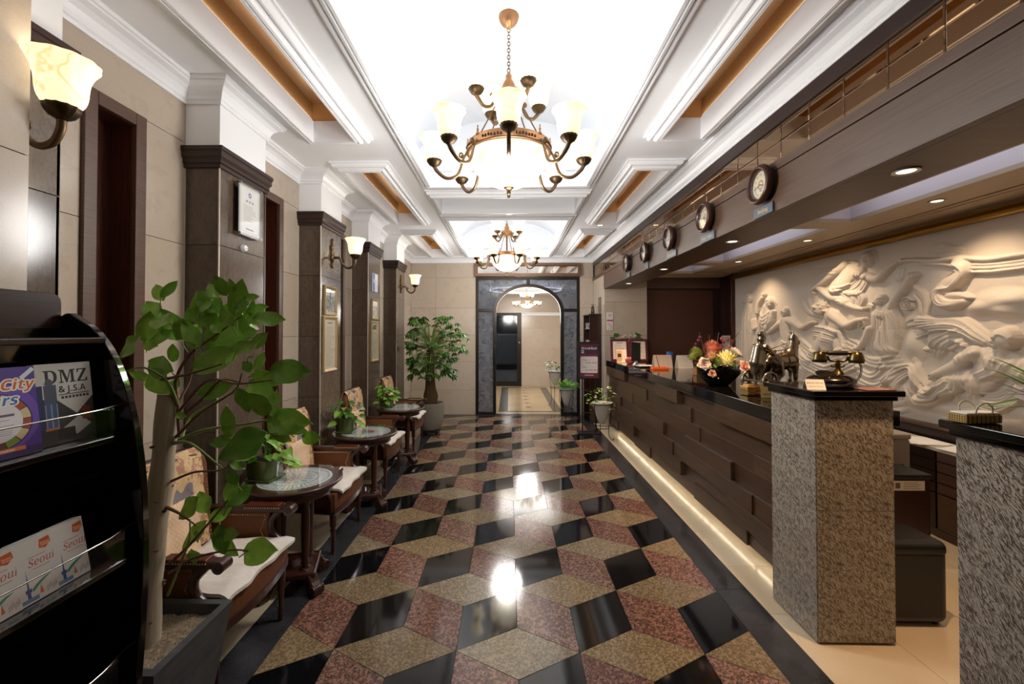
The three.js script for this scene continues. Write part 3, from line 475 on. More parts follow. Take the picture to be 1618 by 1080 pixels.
// ---------------------------------------------------------------- lamps
T.alabaster = texture(256, (u, v) => { const n = fbm(u, v, 6, 4, 4, 301), w = Math.abs(fbm(u, v, 4, 3, 4, 302) - 0.5); let c = mixc([250, 240, 216], [255, 250, 238], n); return mixc(c, [226, 186, 120], smooth(0.03, 0, w) * 0.5); });
M.shade = std(0xffffff, 0.5, { map: T.alabaster, emissive: new THREE.Color(1.0, 0.87, 0.64), emissiveMap: T.alabaster, emissiveIntensity: 1.25, side: THREE.DoubleSide });
M.bowl = std(0xffffff, 0.35, { map: T.alabaster, emissive: new THREE.Color(1.0, 0.92, 0.76), emissiveMap: T.alabaster, emissiveIntensity: 0.8, side: THREE.DoubleSide });
const shadeProf = [[0.024, 0], [0.042, 0.006], [0.057, 0.026], [0.064, 0.052], [0.066, 0.078], [0.07, 0.104], [0.08, 0.13], [0.094, 0.15], [0.092, 0.153], [0.077, 0.132], [0.066, 0.106], [0.062, 0.08], [0.06, 0.052], [0.05, 0.024], [0.03, 0.008]];
const shadeGeo = (() => { const g = lathe(new THREE.SplineCurve(shadeProf.map(p => new THREE.Vector2(...p))).getPoints(34).map(p => [Math.max(0.001, p.x), p.y]), 72), p = g.attributes.position; for (let i = 0; i < p.count; i++) { const x = p.getX(i), z = p.getZ(i), a = Math.atan2(z, x), k = 1 + 0.02 * Math.cos(a * 12) * smooth(0, 0.15, p.getY(i)); p.setX(i, x * k); p.setZ(i, z * k); } g.computeVertexNormals(); return g; })();
const cupGeo = (() => { const g = lathe([[0, -0.035], [0.012, -0.035], [0.016, -0.028], [0.03, -0.022], [0.043, -0.004], [0.048, 0.01], [0.04, 0.012], [0.0, 0.008]], 24), p = g.attributes.position; for (let i = 0; i < p.count; i++) { const x = p.getX(i), z = p.getZ(i), a = Math.atan2(z, x), k = 1 + 0.05 * Math.cos(a * 12); p.setX(i, x * k); p.setZ(i, z * k); } g.computeVertexNormals(); return g; })();
function lampLight(parent, x, y, z, I, color = WARM, r = 1.5) { const l = new THREE.PointLight(color, I, 0, 2); l.position.set(x, y, z); l.castShadow = true; l.shadow.radius = r; l.name = 'bulb_light'; parent.add(l); return l; }
function spiral(x, y, s, r0, turns, flip = 1) { const p = []; for (let i = 0; i <= 18; i++) { const t = i / 18, a = t * turns * Math.PI * 2, r = r0 * (1 - 0.85 * t); p.push([x + flip * (r0 - r * Math.cos(a)) * s, y - r * Math.sin(a), 0]); } return p; }
function chandelier(label, x, z, top, turn, I, sc = 1) {
  const c = thing('chandelier', label, 'chandelier', [x, top, z], turn, 'brass chandeliers down the lobby');
  c.scale.setScalar(sc);
  const Y = a => a - 3.57;
  obj('canopy', tr(lathe([[0, 0], [0.062, 0], [0.064, -0.012], [0.058, -0.02], [0.06, -0.03], [0.045, -0.055], [0.02, -0.075], [0.008, -0.085], [0, -0.085]], 28), 0, Y(3.57), 0), M.copper, c);
  { const g = []; for (let i = 0; i < 13; i++) { const t = new THREE.TorusGeometry(0.009, 0.0022, 6, 12).scale(1, 1.6, 1); if (i % 2) t.rotateY(Math.PI / 2); g.push(tr(t, 0, Y(3.475) - i * 0.0215, 0)); } obj('chain', g, M.bronzeDark, c); }
  obj('finial', tr(lathe([[0, 0.1], [0.012, 0.095], [0.02, 0.08], [0.018, 0.062], [0.028, 0.045], [0.04, 0.02], [0.036, 0], [0.046, -0.012], [0.05, -0.02], [0, -0.02]], 22), 0, Y(3.1), 0), M.copper, c);
  obj('stem', tr(lathe([[0.008, 0.45], [0.02, 0.44], [0.03, 0.42], [0.032, 0.4], [0.018, 0.38], [0.013, 0.3], [0.012, 0.1], [0.02, 0.05], [0, 0.04]], 18), 0, Y(2.66), 0), M.bronze, c);
  obj('upper_ring', tr(lathe([[0.075, 0.02], [0.085, 0.022], [0.088, 0.0], [0.082, -0.03], [0.06, -0.05], [0.03, -0.055], [0.02, -0.03], [0.02, 0.03], [0.06, 0.028], [0.075, 0.02]], 30), 0, Y(3.05), 0), M.copper, c);
  obj('ring', tr(lathe([[0.245, 0.03], [0.262, 0.032], [0.268, 0.026], [0.264, 0.02], [0.268, -0.012], [0.272, -0.02], [0.262, -0.026], [0.245, -0.026], [0.245, 0.03]], 56), 0, Y(2.70), 0), M.copper, c);
  { const g = []; for (let k = 0; k < 8; k++) for (let i = -3; i <= 3; i++) { const a = (k + 0.5) * Math.PI / 4 + i * 0.075; g.push(ball(0.006, 0.010, 0.008, Math.cos(a) * 0.268, Y(2.702) + 0.003 * (i % 2), Math.sin(a) * 0.268, 7)); } const o = obj('ring_ornament', g, M.bronzeDark, c); }
  obj('bowl', tr(lathe([[0.25, 0.0], [0.248, -0.03], [0.235, -0.075], [0.205, -0.125], [0.155, -0.172], [0.09, -0.205], [0.03, -0.22], [0, -0.221]], 48), 0, Y(2.685), 0), M.bowl, c);
  obj('bowl_finial', tr(lathe([[0.0, 0.012], [0.03, 0.01], [0.034, 0.002], [0.02, -0.008], [0.01, -0.016], [0.014, -0.03], [0.008, -0.04], [0, -0.044]], 18), 0, Y(2.462), 0), M.bronzeDark, c);
  for (let k = 0; k < 4; k++) { const a = k * Math.PI / 2 + 0.785; obj('rod', tube([[Math.cos(a) * 0.07, Y(3.03), Math.sin(a) * 0.07], [Math.cos(a) * 0.25, Y(2.72), Math.sin(a) * 0.25]], 0.0045, 6, 2), M.bronze, c); }
  const arm = (a, r0, y0, r1, yc, dip, I2) => {
    const g = new THREE.Group(); g.name = 'arm'; g.rotation.y = -a; c.add(g);
    const pts = [[r0, Y(y0), 0], [r0 + 0.02, Y(y0) - 0.04, 0], [lerp(r0, r1, 0.3), Y(yc) - dip * 0.85, 0], [lerp(r0, r1, 0.62), Y(yc) - dip, 0], [lerp(r0, r1, 0.92), Y(yc) - dip * 0.55, 0], [r1, Y(yc) - 0.03, 0]];
    obj('arm_tube', taperTube(pts, 0.008, 0.0125, 10, 26), M.bronze, g);
    obj('scroll', tube(spiral(r0 + 0.012, Y(y0) - 0.012, 1, 0.02, 1.4), 0.006, 6, 26), M.bronze, g);
    obj('cup', tr(cupGeo.clone(), r1, Y(yc), 0), M.bronzeDark, g);
    obj('glass_shade', tr(shadeGeo.clone(), r1, Y(yc) + 0.004, 0), M.shade, g);
    if (I2) lampLight(g, r1, Y(yc) + 0.09, 0, I2);
  };
  for (let k = 0; k < 8; k++) { const a = k * Math.PI / 4 + Math.PI / 2; arm(a, 0.27, 2.69, 0.475, 2.635, 0.105, I);
    obj('pin', tr(lathe([[0, 0.06], [0.005, 0.052], [0.003, 0.04], [0.008, 0.03], [0.005, 0.018], [0.01, 0.008], [0.012, 0]], 10), Math.cos(a) * 0.262, Y(2.725), Math.sin(a) * 0.262), M.copper, c); }
  for (let k = 0; k < 4; k++) arm(k * Math.PI / 2 + 1.04, 0.085, 3.04, 0.23, 3.03, 0.085, I * 0.5);
  lampLight(c, 0, Y(2.21), 0, I * 32, WARM, 11);
  return c;
}
chandelier('large brass chandelier under the longer barrel vault before the coffered cross panel', 0.0, -2.78, 3.57, 0, 0.16);
chandelier('brass chandelier under the barrel vault beside the arched glass screen', -0.03, -6.63, 3.57, Math.PI / 8, 0.16);
{ const v = chandelier('small brass chandelier hanging in the vestibule beyond the arch', 0.42, -10.2, 2.6, 0, 0.12, 1); v.scale.set(0.62, 0.45, 0.62); }
function sconce(label, z) {
  const s = thing('wall_sconce', label, 'sconce', [LP, 2.27, z], Math.PI / 2, 'wall sconces on the pilasters');
  obj('backplate', [ball(0.026, 0.1, 0.014, 0, 0.02, 0.008), ball(0.034, 0.04, 0.02, 0, -0.03, 0.01), ball(0.016, 0.03, 0.012, 0, 0.12, 0.008), ball(0.014, 0.03, 0.012, 0, -0.1, 0.008), ball(0.02, 0.024, 0.014, -0.014, 0.06, 0.008), ball(0.02, 0.024, 0.014, 0.014, 0.06, 0.008), cyl(0.014, 0.01, 0.03, 12).rotateX(Math.PI / 2).translate(0, -0.03, 0.03)], M.bronze, s);
  obj('arm_tube', taperTube([[0, -0.03, 0.03], [0, -0.035, 0.075], [0, -0.085, 0.1], [0, -0.125, 0.145], [0, -0.115, 0.195], [0, -0.07, 0.22], [0, -0.045, 0.222]], 0.009, 0.013, 10, 26), M.bronze, s);
  obj('scroll', tube(spiral(0, 0, 1, 0.02, 1.3).map(p => [0, p[1] - 0.055, p[0] + 0.085]), 0.006, 6, 24), M.bronze, s);
  obj('pin', tr(lathe([[0, 0.05], [0.005, 0.04], [0.004, 0.03], [0.008, 0.015], [0.006, 0]], 10), 0, -0.025, 0.075), M.copper, s);
  obj('cup', tr(cupGeo.clone(), 0, -0.012, 0.222), M.bronzeDark, s);
  obj('glass_shade', tr(shadeGeo.clone(), 0, -0.008, 0.222), M.shade, s);
  lampLight(s, 0, 0.085, 0.222, 0.08);
}
sconce('brass sconce with alabaster shade beside the glossy beige entrance wall', -1.365);
sconce('brass sconce with alabaster shade above the two framed prints', -4.05);
sconce('brass sconce with alabaster shade on the last pilaster near the money tree', -6.66);
function downlight(label, x, y, z, group, I, target, ang = 0.75, color = SPOTC) {
  const d = thing('downlight', label, 'downlight', [x, y, z], 0, group);
  obj('bezel', tr(lathe([[0.034, 0.004], [0.046, 0.0], [0.052, -0.004], [0.05, -0.007], [0.036, -0.005], [0.033, 0.002]], 26)), M.trim, d);
  obj('lens', new THREE.CylinderGeometry(0.034, 0.034, 0.006, 22).translate(0, -0.001, 0), std(0xffffff, 0.4, { emissive: new THREE.Color(1, 0.8, 0.56), emissiveIntensity: 3 }), d);
  const l = new THREE.SpotLight(color, I, 0, ang, 0.6, 2); l.position.set(0, -0.012, 0); l.castShadow = true; l.shadow.radius = 1.5; l.target.position.set(...target); d.add(l); d.add(l.target);
}
for (const [z, w] of [[-0.43, 'over the woven basket'], [-1.96, 'over the granite telephone pier'], [-3.465, 'behind the Seoul . Tokyo plaque'], [-4.985, 'behind the Paris plaque'], [-6.44, 'at the far desk end past the London plaque']]) downlight('round downlight in the wooden beam soffit ' + w, 1.75, BEAM0, z, 'downlights in the beam soffit', 8, [0.1, -1, 0], 0.7);
for (const [z, w] of [[-0.4, 'at the entrance end of the relief'], [-1.78, 'past the reclining figure of the relief'], [-3.23, 'above the streaming ribbons of the relief'], [-4.61, 'above the flying figure of the relief'], [-5.98, 'above the standing women of the relief']]) downlight('small downlight in plaster ceiling ' + w, 3.1, RC, z, 'downlights above the relief', 3.6, [0.24, -1, 0], 0.9, new THREE.Color(1, 0.74, 0.48));
downlight('tiny white downlight in the moulded ceiling between gilded coffers', 1.215, CEIL, -5.85, undefined, 0.5, [0, -1, 0]);
{ const d = thing('smoke_detector', 'round white ceiling disc between the cross coffer and vault', 'detector', [0.0, CEIL, -5.155]); obj('housing', lathe([[0, -0.035], [0.045, -0.034], [0.06, -0.026], [0.075, -0.016], [0.08, 0]], 28), M.white, d); }
// ---------------------------------------------------------------- clocks and plaques on the beam
const CITY = ['Beijing', 'Seoul . Tokyo', 'San Francisco', 'Paris', 'London'];
CITY.forEach((city, i) => {
  const z = -2.695 - i * 0.76, c = thing('wall_clock', `round wooden wall clock above the plaque reading ${city}`, 'clock', [RW - 0.012, 2.445, z], -Math.PI / 2, 'city clocks on the beam');
  obj('case', new THREE.CylinderGeometry(0.095, 0.1, 0.028, 36).rotateX(Math.PI / 2).translate(0, 0, 0.014), M.blackMatte, c);
  obj('rim', lathe([[0.082, 0.03], [0.084, 0.045], [0.09, 0.05], [0.096, 0.062], [0.106, 0.064], [0.116, 0.055], [0.12, 0.04], [0.116, 0.028], [0.1, 0.022], [0.082, 0.03]], 44).rotateX(Math.PI / 2), std(0xb07a60, 0.3, { map: rep(T.frameWood, 2, 2) }), c);
  const face = canvasTex(256, 256, (x, w) => { x.fillStyle = '#d9d2b4'; x.fillRect(0, 0, w, w); x.translate(w / 2, w / 2); x.strokeStyle = '#8d7d58'; x.lineWidth = 3; x.beginPath(); x.arc(0, 0, 116, 0, 7); x.stroke(); x.fillStyle = '#3c2f22'; x.font = 'bold 26px serif'; x.textAlign = 'center'; x.textBaseline = 'middle'; ['XII', 'I', 'II', 'III', 'IV', 'V', 'VI', 'VII', 'VIII', 'IX', 'X', 'XI'].forEach((s, k) => { x.save(); x.rotate(k * Math.PI / 6); x.translate(0, -94); x.fillText(s, 0, 0); x.restore(); }); x.fillStyle = '#b06a4a'; x.beginPath(); x.arc(0, 0, 44, 0, 7); x.fill(); x.fillStyle = '#d9c9a0'; x.beginPath(); x.arc(0, 0, 30, 0, 7); x.fill(); x.fillStyle = '#5a6a66'; x.fillRect(-16, 46, 32, 16); });
  obj('dial', new THREE.CircleGeometry(0.084, 36).translate(0, 0, 0.034), std(0xffffff, 0.5, { map: face }), c);
  const h = [[1.9, 0.045], [4.4, 0.068]]; h.forEach(([a, l], k) => { const g = box(0.006 - k * 0.002, l, 0.002, 0, l / 2 - 0.008, 0.038 + k * 0.003).rotateZ(-a - i * 1.1 * (1 - k)); obj(k ? 'minute_hand' : 'hour_hand', g, M.blackMatte, c); });
  obj('cover_glass', new THREE.CylinderGeometry(0.086, 0.086, 0.003, 36).rotateX(Math.PI / 2).translate(0, 0, 0.05), M.glass, c);
  const L = [0.2, 0.24, 0.24, 0.13, 0.17][i], p = thing('city_plaque', `small blue grey plaque lettered ${city} under its clock`, 'plaque', [RW - 0.013, 2.293, z - 0.02], -Math.PI / 2, 'city plaques on the beam');
  obj('plate', rb(L, 0.062, 0.01, 0.002, 0, 0, 0.006, 1), std(0x57626c, 0.4), p);
  const tx = canvasTex(512, 160, (x, w, hh) => { x.fillStyle = '#57626c'; x.fillRect(0, 0, w, hh); x.fillStyle = '#c7a36c'; x.font = `bold ${city.length > 8 ? 62 : 84}px sans-serif`; x.textAlign = 'center'; x.textBaseline = 'middle'; x.fillText(city, w / 2, hh / 2); });
  obj('lettering', new THREE.PlaneGeometry(L - 0.006, 0.056).translate(0, 0, 0.0115), std(0xffffff, 0.35, { map: tx }), p);
});
// ---------------------------------------------------------------- reception desk
{
  const F = 1.65, Z0 = -2.655, Z1 = -7.25, d = thing('reception_desk', 'long reception desk faced with staggered dark wood blocks and black stone top', 'desk', [0, 0, 0]);
  obj('carcass', [bb(F + 0.03, 2.2, 0.0855, 0.99, Z0, Z1), bb(1.78, 2.2, 0, 0.0855, Z0, Z1)], M.dark, d);
  obj('counter_top', muv(rbb(1.596, 2.3, 0.995, 1.085, Z0 + 0.02, Z1 - 0.03, 0.004, 2)), M.blackStone, d);
  const E = [[125, 130], [265, 193], [195, 208], [140, 230], [325, 165], [415, 256], [350, 292], [490, 285], [630, 285], [360, 355], [535, 383], [150, 325], [220, 330], [470, 425], [205, 415], [415, 460], [340, 465], [810, 530], [708, 560], [632, 600], [505, 660], [695, 730], [825, 730], [775, 945], [165, 105]];
  const rowH = 0.13, rows = Array.from({ length: 7 }, () => []);
  for (const [u, v] of E) { const p = at(940 + u * 0.3148, 560 + v * 0.3148, 'x', F), k = clamp(Math.floor((p.y - 0.085) / rowH), 0, 6); rows[k].push(p.z); }
  rows.forEach((e, k) => {
    e.sort((a, b) => b - a); const cuts = [Z0]; for (const z of e) if (cuts[cuts.length - 1] - z > 0.16 && z > Z1 + 0.1) cuts.push(z); cuts.push(Z1);
    for (let i = cuts.length - 2; i >= 0; i--) { while (cuts[i] - cuts[i + 1] > 1.35) cuts.splice(i + 1, 0, cuts[i + 1] + 0.62); }
    for (let i = 0; i < cuts.length - 1; i++) { const pr = [0.0, 0.038, 0.016, 0.05, 0.008][(i * 2 + k * 3 + (i >> 1)) % 5], y0 = 0.085 + k * rowH; obj('wood_block', muv(rbb(F - pr, F + 0.03, y0 + 0.0006, y0 + rowH - 0.0006, cuts[i] - 0.0006, cuts[i + 1] + 0.0006, 0.002), 1, rr(0, 2), rr(0, 2)), M.counterWood[(i * 3 + k) % 4], d); }
  });
  obj('end_post', muv(rbb(1.585, 1.66, 0, 0.99, Z1 - 0.002, -7.288, 0.003)), M.beige, d);
  const led = std(0xffffff, 0.5, { emissive: new THREE.Color(1, 0.84, 0.6), emissiveIntensity: 14 });
  for (let z = Z0 - 0.05; z > -6.9; ) { const l = rr(0.05, 0.4), e = Math.max(z - l, -6.9); obj('led_strip', box(0.008, 0.006, z - e, 1.705, 0.0825, (z + e) / 2), led, d); z = e - rr(0.015, 0.05); }
  rectLight('kick_light', new THREE.Color(1, 0.82, 0.58), 0.5, 4.3, 0.02, [1.705, 0.078, -4.75], [1.69, 0, -4.75]);
}
function pier(name, label, x0, x1, z0, z1, top, joint) {
  const p = thing(name, label, 'pier', [0, 0, 0]);
  const e = 0.02, J = [0.012, joint, top];
  obj('core', bb(x0 + e, x1 - e, 0, top, z0 - e, z1 + e), M.jointDark, p);
  for (let j = 0; j < 2; j++) { const a = J[j] + 0.001, b = J[j + 1] - 0.001;
    obj('granite_panel', muv(rbb(x0, x0 + e, a, b, z0 - 0.004, z1 + 0.0, 0.0015), 1, 0.3 * j, 0.2), M.tiger, p);
    obj('granite_panel', muv(rbb(x0 + 0.006, x1 - 0.006, a, b, z0, z0 - e, 0.0015), 1, 0.7, 0.4 * j), M.tiger, p);
    obj('granite_panel', muv(rbb(x1 - e, x1, a, b, z0 - 0.004, z1, 0.0015), 1, 0.1, 0.5), M.tiger, p);
    obj('granite_panel', muv(rbb(x0 + e, x1 - e, a, b, z1, z1 + e, 0.0015), 1, 0.2, 0.6), M.tiger, p); }
  obj('cap_bed', muv(rbb(x0 - 0.012, x1 + 0.012, top, top + 0.022, z0 + 0.012, z1 - 0.012, 0.003)), M.blackStone, p);
  obj('cap_slab', muv(rbb(x0 - 0.03, x1 + 0.035, top + 0.022, top + 0.05, z0 + 0.03, z1 - 0.03, 0.005, 2)), M.blackStone, p);
}
pier('stone_pier', 'speckled granite pier with black cap carrying the antique telephone', 1.53, 1.915, -2.23, -2.6, 1.208, 0.66);
pier('stone_pier', 'speckled granite pier with black cap carrying the small woven basket', 1.475, 1.95, -0.75, -1.485, 1.208, 0.62);
// ---------------------------------------------------------------- plaster relief: sculpted height field on the reception wall
{
  const Z0 = -6.88, Z1 = -0.5, Y0 = 0.79, Y1 = 2.375, NZ = 860, NY = 250, H = new Float32Array((NZ + 1) * (NY + 1)), G = new Float32Array(H.length);
  const P = (u, v) => { const p = at(1120 + u / 3, 320 + v / 3, 'x', RELX - 0.035); return [p.z, p.y]; };
  const sz = (Z1 - Z0) / NZ, sy = (Y1 - Y0) / NY;
  const each = (z0, z1, y0, y1, f) => { const a = Math.max(0, Math.floor((z0 - Z0) / sz)), b = Math.min(NZ, Math.ceil((z1 - Z0) / sz)), c = Math.max(0, Math.floor((y0 - Y0) / sy)), d = Math.min(NY, Math.ceil((y1 - Y0) / sy)); for (let i = a; i <= b; i++) for (let j = c; j <= d; j++) f(i * (NY + 1) + j, Z0 + i * sz, Y0 + j * sy); };
  const rad = (r, z) => r / 3 * -z / FPX;
  const smax = (a, b, k) => { const h = clamp(0.5 + 0.5 * (a - b) / k); return lerp(b, a, h) + k * h * (1 - h); };
  const spline = (pts, n) => { const c = new THREE.CatmullRomCurve3(pts.map(p => V(p[0], p[1], p[2] ?? 0))); return c.getPoints(n ?? pts.length * 6).map(q => [q.x, q.y, q.z]); };
  // rounded limb along image points [u, v, r]; h is the height above the ground in metres
  function limb(pts, h, k = 0.012) {
    const q = spline(pts).map(([u, v, r]) => { const [z, y] = P(u, v); return [z, y, rad(r, z)]; });
    const R = Math.max(...q.map(p => p[2])), zs = q.map(p => p[0]), ys = q.map(p => p[1]);
    each(Math.min(...zs) - R, Math.max(...zs) + R, Math.min(...ys) - R, Math.max(...ys) + R, (i, z, y) => {
      let best = 0;
      for (let s = 0; s < q.length - 1; s++) { const a = q[s], b = q[s + 1], dx = b[0] - a[0], dy = b[1] - a[1], l = dx * dx + dy * dy, t = l ? clamp(((z - a[0]) * dx + (y - a[1]) * dy) / l) : 0, d = Math.hypot(z - a[0] - dx * t, y - a[1] - dy * t) / lerp(a[2], b[2], t); if (d < 1) best = Math.max(best, Math.sqrt(1 - d * d)); }
      if (best > 0) H[i] = smax(H[i], h * (0.25 + 0.75 * best), k);
    });
  }
  const dome = (u, v, r, h, k) => limb([[u, v, r], [u + 0.5, v + 0.5, r]], h, k);
  function oval(u, v, ru, rv, h, soft = 1) { const [z, y] = P(u, v), a = rad(ru, z), b = rad(rv, z); each(z - a, z + a, y - b, y + b, (i, zz, yy) => { const d = Math.hypot((zz - z) / a, (yy - y) / b); if (d < 1) H[i] = soft === 1 ? smax(H[i], h * Math.sqrt(1 - d * d), 0.01) : H[i] + h * (1 - d * d) * (1 - d * d); }); }
  // n ridges between guide curves A and B
  function folds(A, B, n, h, w = 0.55, jit = 0.25) {
    G.fill(0); const a = spline(A, 26), b = spline(B, 26), all = [];
    for (let k = 0; k < n; k++) {
      const t0 = n === 1 ? 0 : k / (n - 1), q = a.map((p, i) => { const t = clamp(t0 + (hash2(k, 3, n) - 0.5) * jit / n), o = b[i]; return P(lerp(p[0], o[0], t), lerp(p[1], o[1], t)); });
      const gap = a.map((p, i) => { const x = P(p[0], p[1]), o = P(b[i][0], b[i][1]); return Math.max(0.012, Math.hypot(x[0] - o[0], x[1] - o[1]) / Math.max(1, n - 1) * w); });
      const R = Math.max(...gap), zs = q.map(p => p[0]), ys = q.map(p => p[1]), hh = 1.55 * h * (0.65 + 0.6 * hash2(k, n, 17));
      each(Math.min(...zs) - R, Math.max(...zs) + R, Math.min(...ys) - R, Math.max(...ys) + R, (i, z, y) => {
        let best = 0;
        for (let s = 0; s < q.length - 1; s++) { const p = q[s], o = q[s + 1], dx = o[0] - p[0], dy = o[1] - p[1], l = dx * dx + dy * dy, t = l ? clamp(((z - p[0]) * dx + (y - p[1]) * dy) / l) : 0, d = Math.hypot(z - p[0] - dx * t, y - p[1] - dy * t) / gap[s], e = (s + t) / (q.length - 1), taper = smooth(0, 0.12, e) * smooth(1, 0.86, e); if (d < 1) best = Math.max(best, (1 - d * d) * (0.35 + 0.65 * taper)); }
        G[i] = Math.max(G[i], best * hh);
      });
    }
    for (let i = 0; i < H.length; i++) H[i] += G[i];
  }
  function groove(pts, w, h) { G.fill(0); const q = spline(pts).map(p => P(p[0], p[1])), zs = q.map(p => p[0]), ys = q.map(p => p[1]); each(Math.min(...zs) - w, Math.max(...zs) + w, Math.min(...ys) - w, Math.max(...ys) + w, (i, z, y) => { let b = 9; for (let s = 0; s < q.length - 1; s++) { const p = q[s], o = q[s + 1], dx = o[0] - p[0], dy = o[1] - p[1], l = dx * dx + dy * dy, t = l ? clamp(((z - p[0]) * dx + (y - p[1]) * dy) / l) : 0; b = Math.min(b, Math.hypot(z - p[0] - dx * t, y - p[1] - dy * t)); } if (b < w) G[i] = (1 - b * b / w / w); }); for (let i = 0; i < H.length; i++) H[i] -= G[i] * h; }
  function face(u, v, r, dir) { // brow, nose, lips, eye sockets on a head
    oval(u + dir * r * 0.55, v + r * 0.12, r * 0.2, r * 0.32, 0.0400, 2); oval(u + dir * r * 0.3, v - r * 0.28, r * 0.5, r * 0.13, 0.0240, 2); oval(u + dir * r * 0.45, v + r * 0.5, r * 0.26, r * 0.1, 0.0240, 2); oval(u + dir * r * 0.4, v + r * 0.78, r * 0.3, r * 0.18, 0.0240, 2);
    oval(u + dir * r * 0.2, v - r * 0.02, r * 0.22, r * 0.13, -0.0360, 2); oval(u + dir * r * 0.7, v - r * 0.02, r * 0.14, r * 0.12, -0.0320, 2); oval(u + dir * r * 0.45, v + r * 0.36, r * 0.2, r * 0.06, -0.0160, 2);
  }
  function curls(u, v, ru, rv, n, s) { for (let k = 0; k < n; k++) { const a = hash2(k, s, 1) * 6.28, q = Math.sqrt(hash2(k, s, 2)); oval(u + Math.cos(a) * q * ru, v + Math.sin(a) * q * rv, ru * 0.26, ru * 0.26, 0.022, 2); } }
  // broad clouds and swells
  oval(1360, 470, 170, 78, 0.085, 2); oval(1470, 455, 110, 60, 0.06, 2); oval(1250, 505, 90, 45, 0.05, 2); oval(1420, 520, 120, 40, 0.045, 2);
  oval(700, 860, 260, 90, 0.06, 2); oval(950, 900, 220, 90, 0.06, 2); oval(1100, 975, 260, 40, 0.05, 2); oval(1400, 985, 200, 55, 0.05, 2); oval(400, 760, 200, 90, 0.05, 2); oval(960, 670, 90, 90, 0.07, 2); oval(660, 760, 160, 60, 0.04, 2);
  // two standing women
  limb([[176, 500, 26], [168, 560, 34], [160, 660, 38], [150, 780, 42]], 0.07); limb([[180, 470, 12], [178, 495, 14]], 0.07); dome(181, 450, 25, 0.085); face(181, 450, 24, 0.7); curls(168, 438, 14, 16, 9, 4); dome(150, 468, 10, 0.06);
  limb([[262, 520, 38], [255, 570, 38], [238, 640, 42], [225, 760, 48]], 0.085); dome(281, 478, 24, 0.105); face(281, 480, 22, 0.4); folds([[256, 492], [262, 458], [290, 452], [306, 480]], [[264, 498], [268, 466], [288, 460], [300, 484]], 2, 0.02, 0.8);
  limb([[222, 520, 13], [230, 480, 12], [250, 450, 10]], 0.1); dome(254, 434, 12, 0.1); limb([[296, 520, 14], [292, 570, 13], [262, 615, 12]], 0.1); limb([[205, 560, 12], [215, 600, 11], [232, 590, 10]], 0.09);
  folds([[150, 520], [140, 640], [130, 830]], [[205, 530], [212, 660], [230, 820]], 6, 0.022); folds([[232, 530], [212, 640], [196, 820]], [[292, 540], [280, 660], [318, 790]], 6, 0.026); folds([[236, 505], [255, 540], [290, 510]], [[240, 560], [262, 590], [298, 560]], 4, 0.018);
  // crouching youth with outstretched arm
  limb([[345, 570, 34], [352, 620, 36], [372, 690, 40], [390, 760, 44]], 0.08); dome(352, 520, 22, 0.095); curls(352, 508, 18, 12, 14, 6); face(350, 524, 20, -0.6);
  limb([[366, 556, 18], [398, 572, 16], [432, 592, 14], [470, 574, 11], [492, 566, 9]], 0.095); limb([[328, 574, 18], [302, 596, 15], [276, 616, 12]], 0.095); groove([[345, 560], [350, 620], [368, 690]], 0.02, 0.016);
  folds([[330, 650], [400, 690], [470, 760]], [[300, 700], [340, 770], [420, 840]], 7, 0.03);
  // curly-headed boy reaching right
  limb([[560, 535, 34], [590, 560, 40], [570, 620, 38], [545, 680, 40]], 0.085); dome(516, 500, 34, 0.115); curls(524, 478, 32, 22, 34, 8); face(512, 508, 30, -0.7); dome(548, 512, 9, 0.125);
  limb([[572, 534, 24], [610, 560, 22], [646, 582, 20], [700, 560, 16], [734, 554, 13]], 0.115); limb([[734, 556, 9], [742, 580, 7], [728, 596, 6]], 0.11); limb([[720, 560, 7], [712, 590, 5]], 0.1);
  folds([[470, 585], [520, 592], [570, 600], [615, 622]], [[480, 640], [535, 650], [590, 668], [620, 700]], 6, 0.03, 0.7); limb([[530, 640, 30], [500, 680, 26], [470, 740, 22]], 0.07);
  limb([[590, 660, 24], [600, 720, 24], [560, 790, 22]], 0.075); limb([[610, 620, 18], [622, 660, 16], [640, 700, 13]], 0.07);
  // flying figure above
  limb([[700, 318, 34], [660, 330, 42], [625, 372, 42], [590, 400, 36]], 0.085); dome(742, 268, 36, 0.115); face(742, 274, 32, 0.5); folds([[700, 285], [720, 240], [770, 232], [782, 290]], [[708, 300], [730, 252], [758, 246], [764, 300]], 5, 0.026, 0.7); limb([[700, 290, 8], [680, 282, 6], [660, 280, 4]], 0.06);
  limb([[636, 296, 22], [600, 325, 19], [560, 358, 16], [520, 390, 12], [494, 408, 10]], 0.105); limb([[494, 410, 8], [478, 420, 6]], 0.09); limb([[488, 416, 6], [492, 432, 4]], 0.08);
  limb([[736, 350, 20], [790, 360, 19], [832, 320, 16], [866, 292, 13], [892, 280, 11]], 0.105); limb([[892, 278, 8], [910, 270, 6], [916, 282, 5]], 0.1);
  folds([[690, 330], [682, 370], [640, 398], [560, 408]], [[748, 340], [730, 392], [700, 430], [640, 430]], 6, 0.026); folds([[560, 415], [600, 440], [640, 480]], [[700, 430], [720, 460], [700, 500]], 8, 0.034, 0.6);
  limb([[516, 406, 14], [568, 446, 18], [620, 462, 20], [640, 474, 20]], 0.1); folds([[606, 486], [612, 468], [632, 470], [634, 490], [616, 498]], [[612, 486], [616, 476], [626, 478], [626, 488], [618, 490]], 2, 0.02, 0.8); limb([[640, 480, 14], [690, 500, 12], [730, 505, 9]], 0.09);
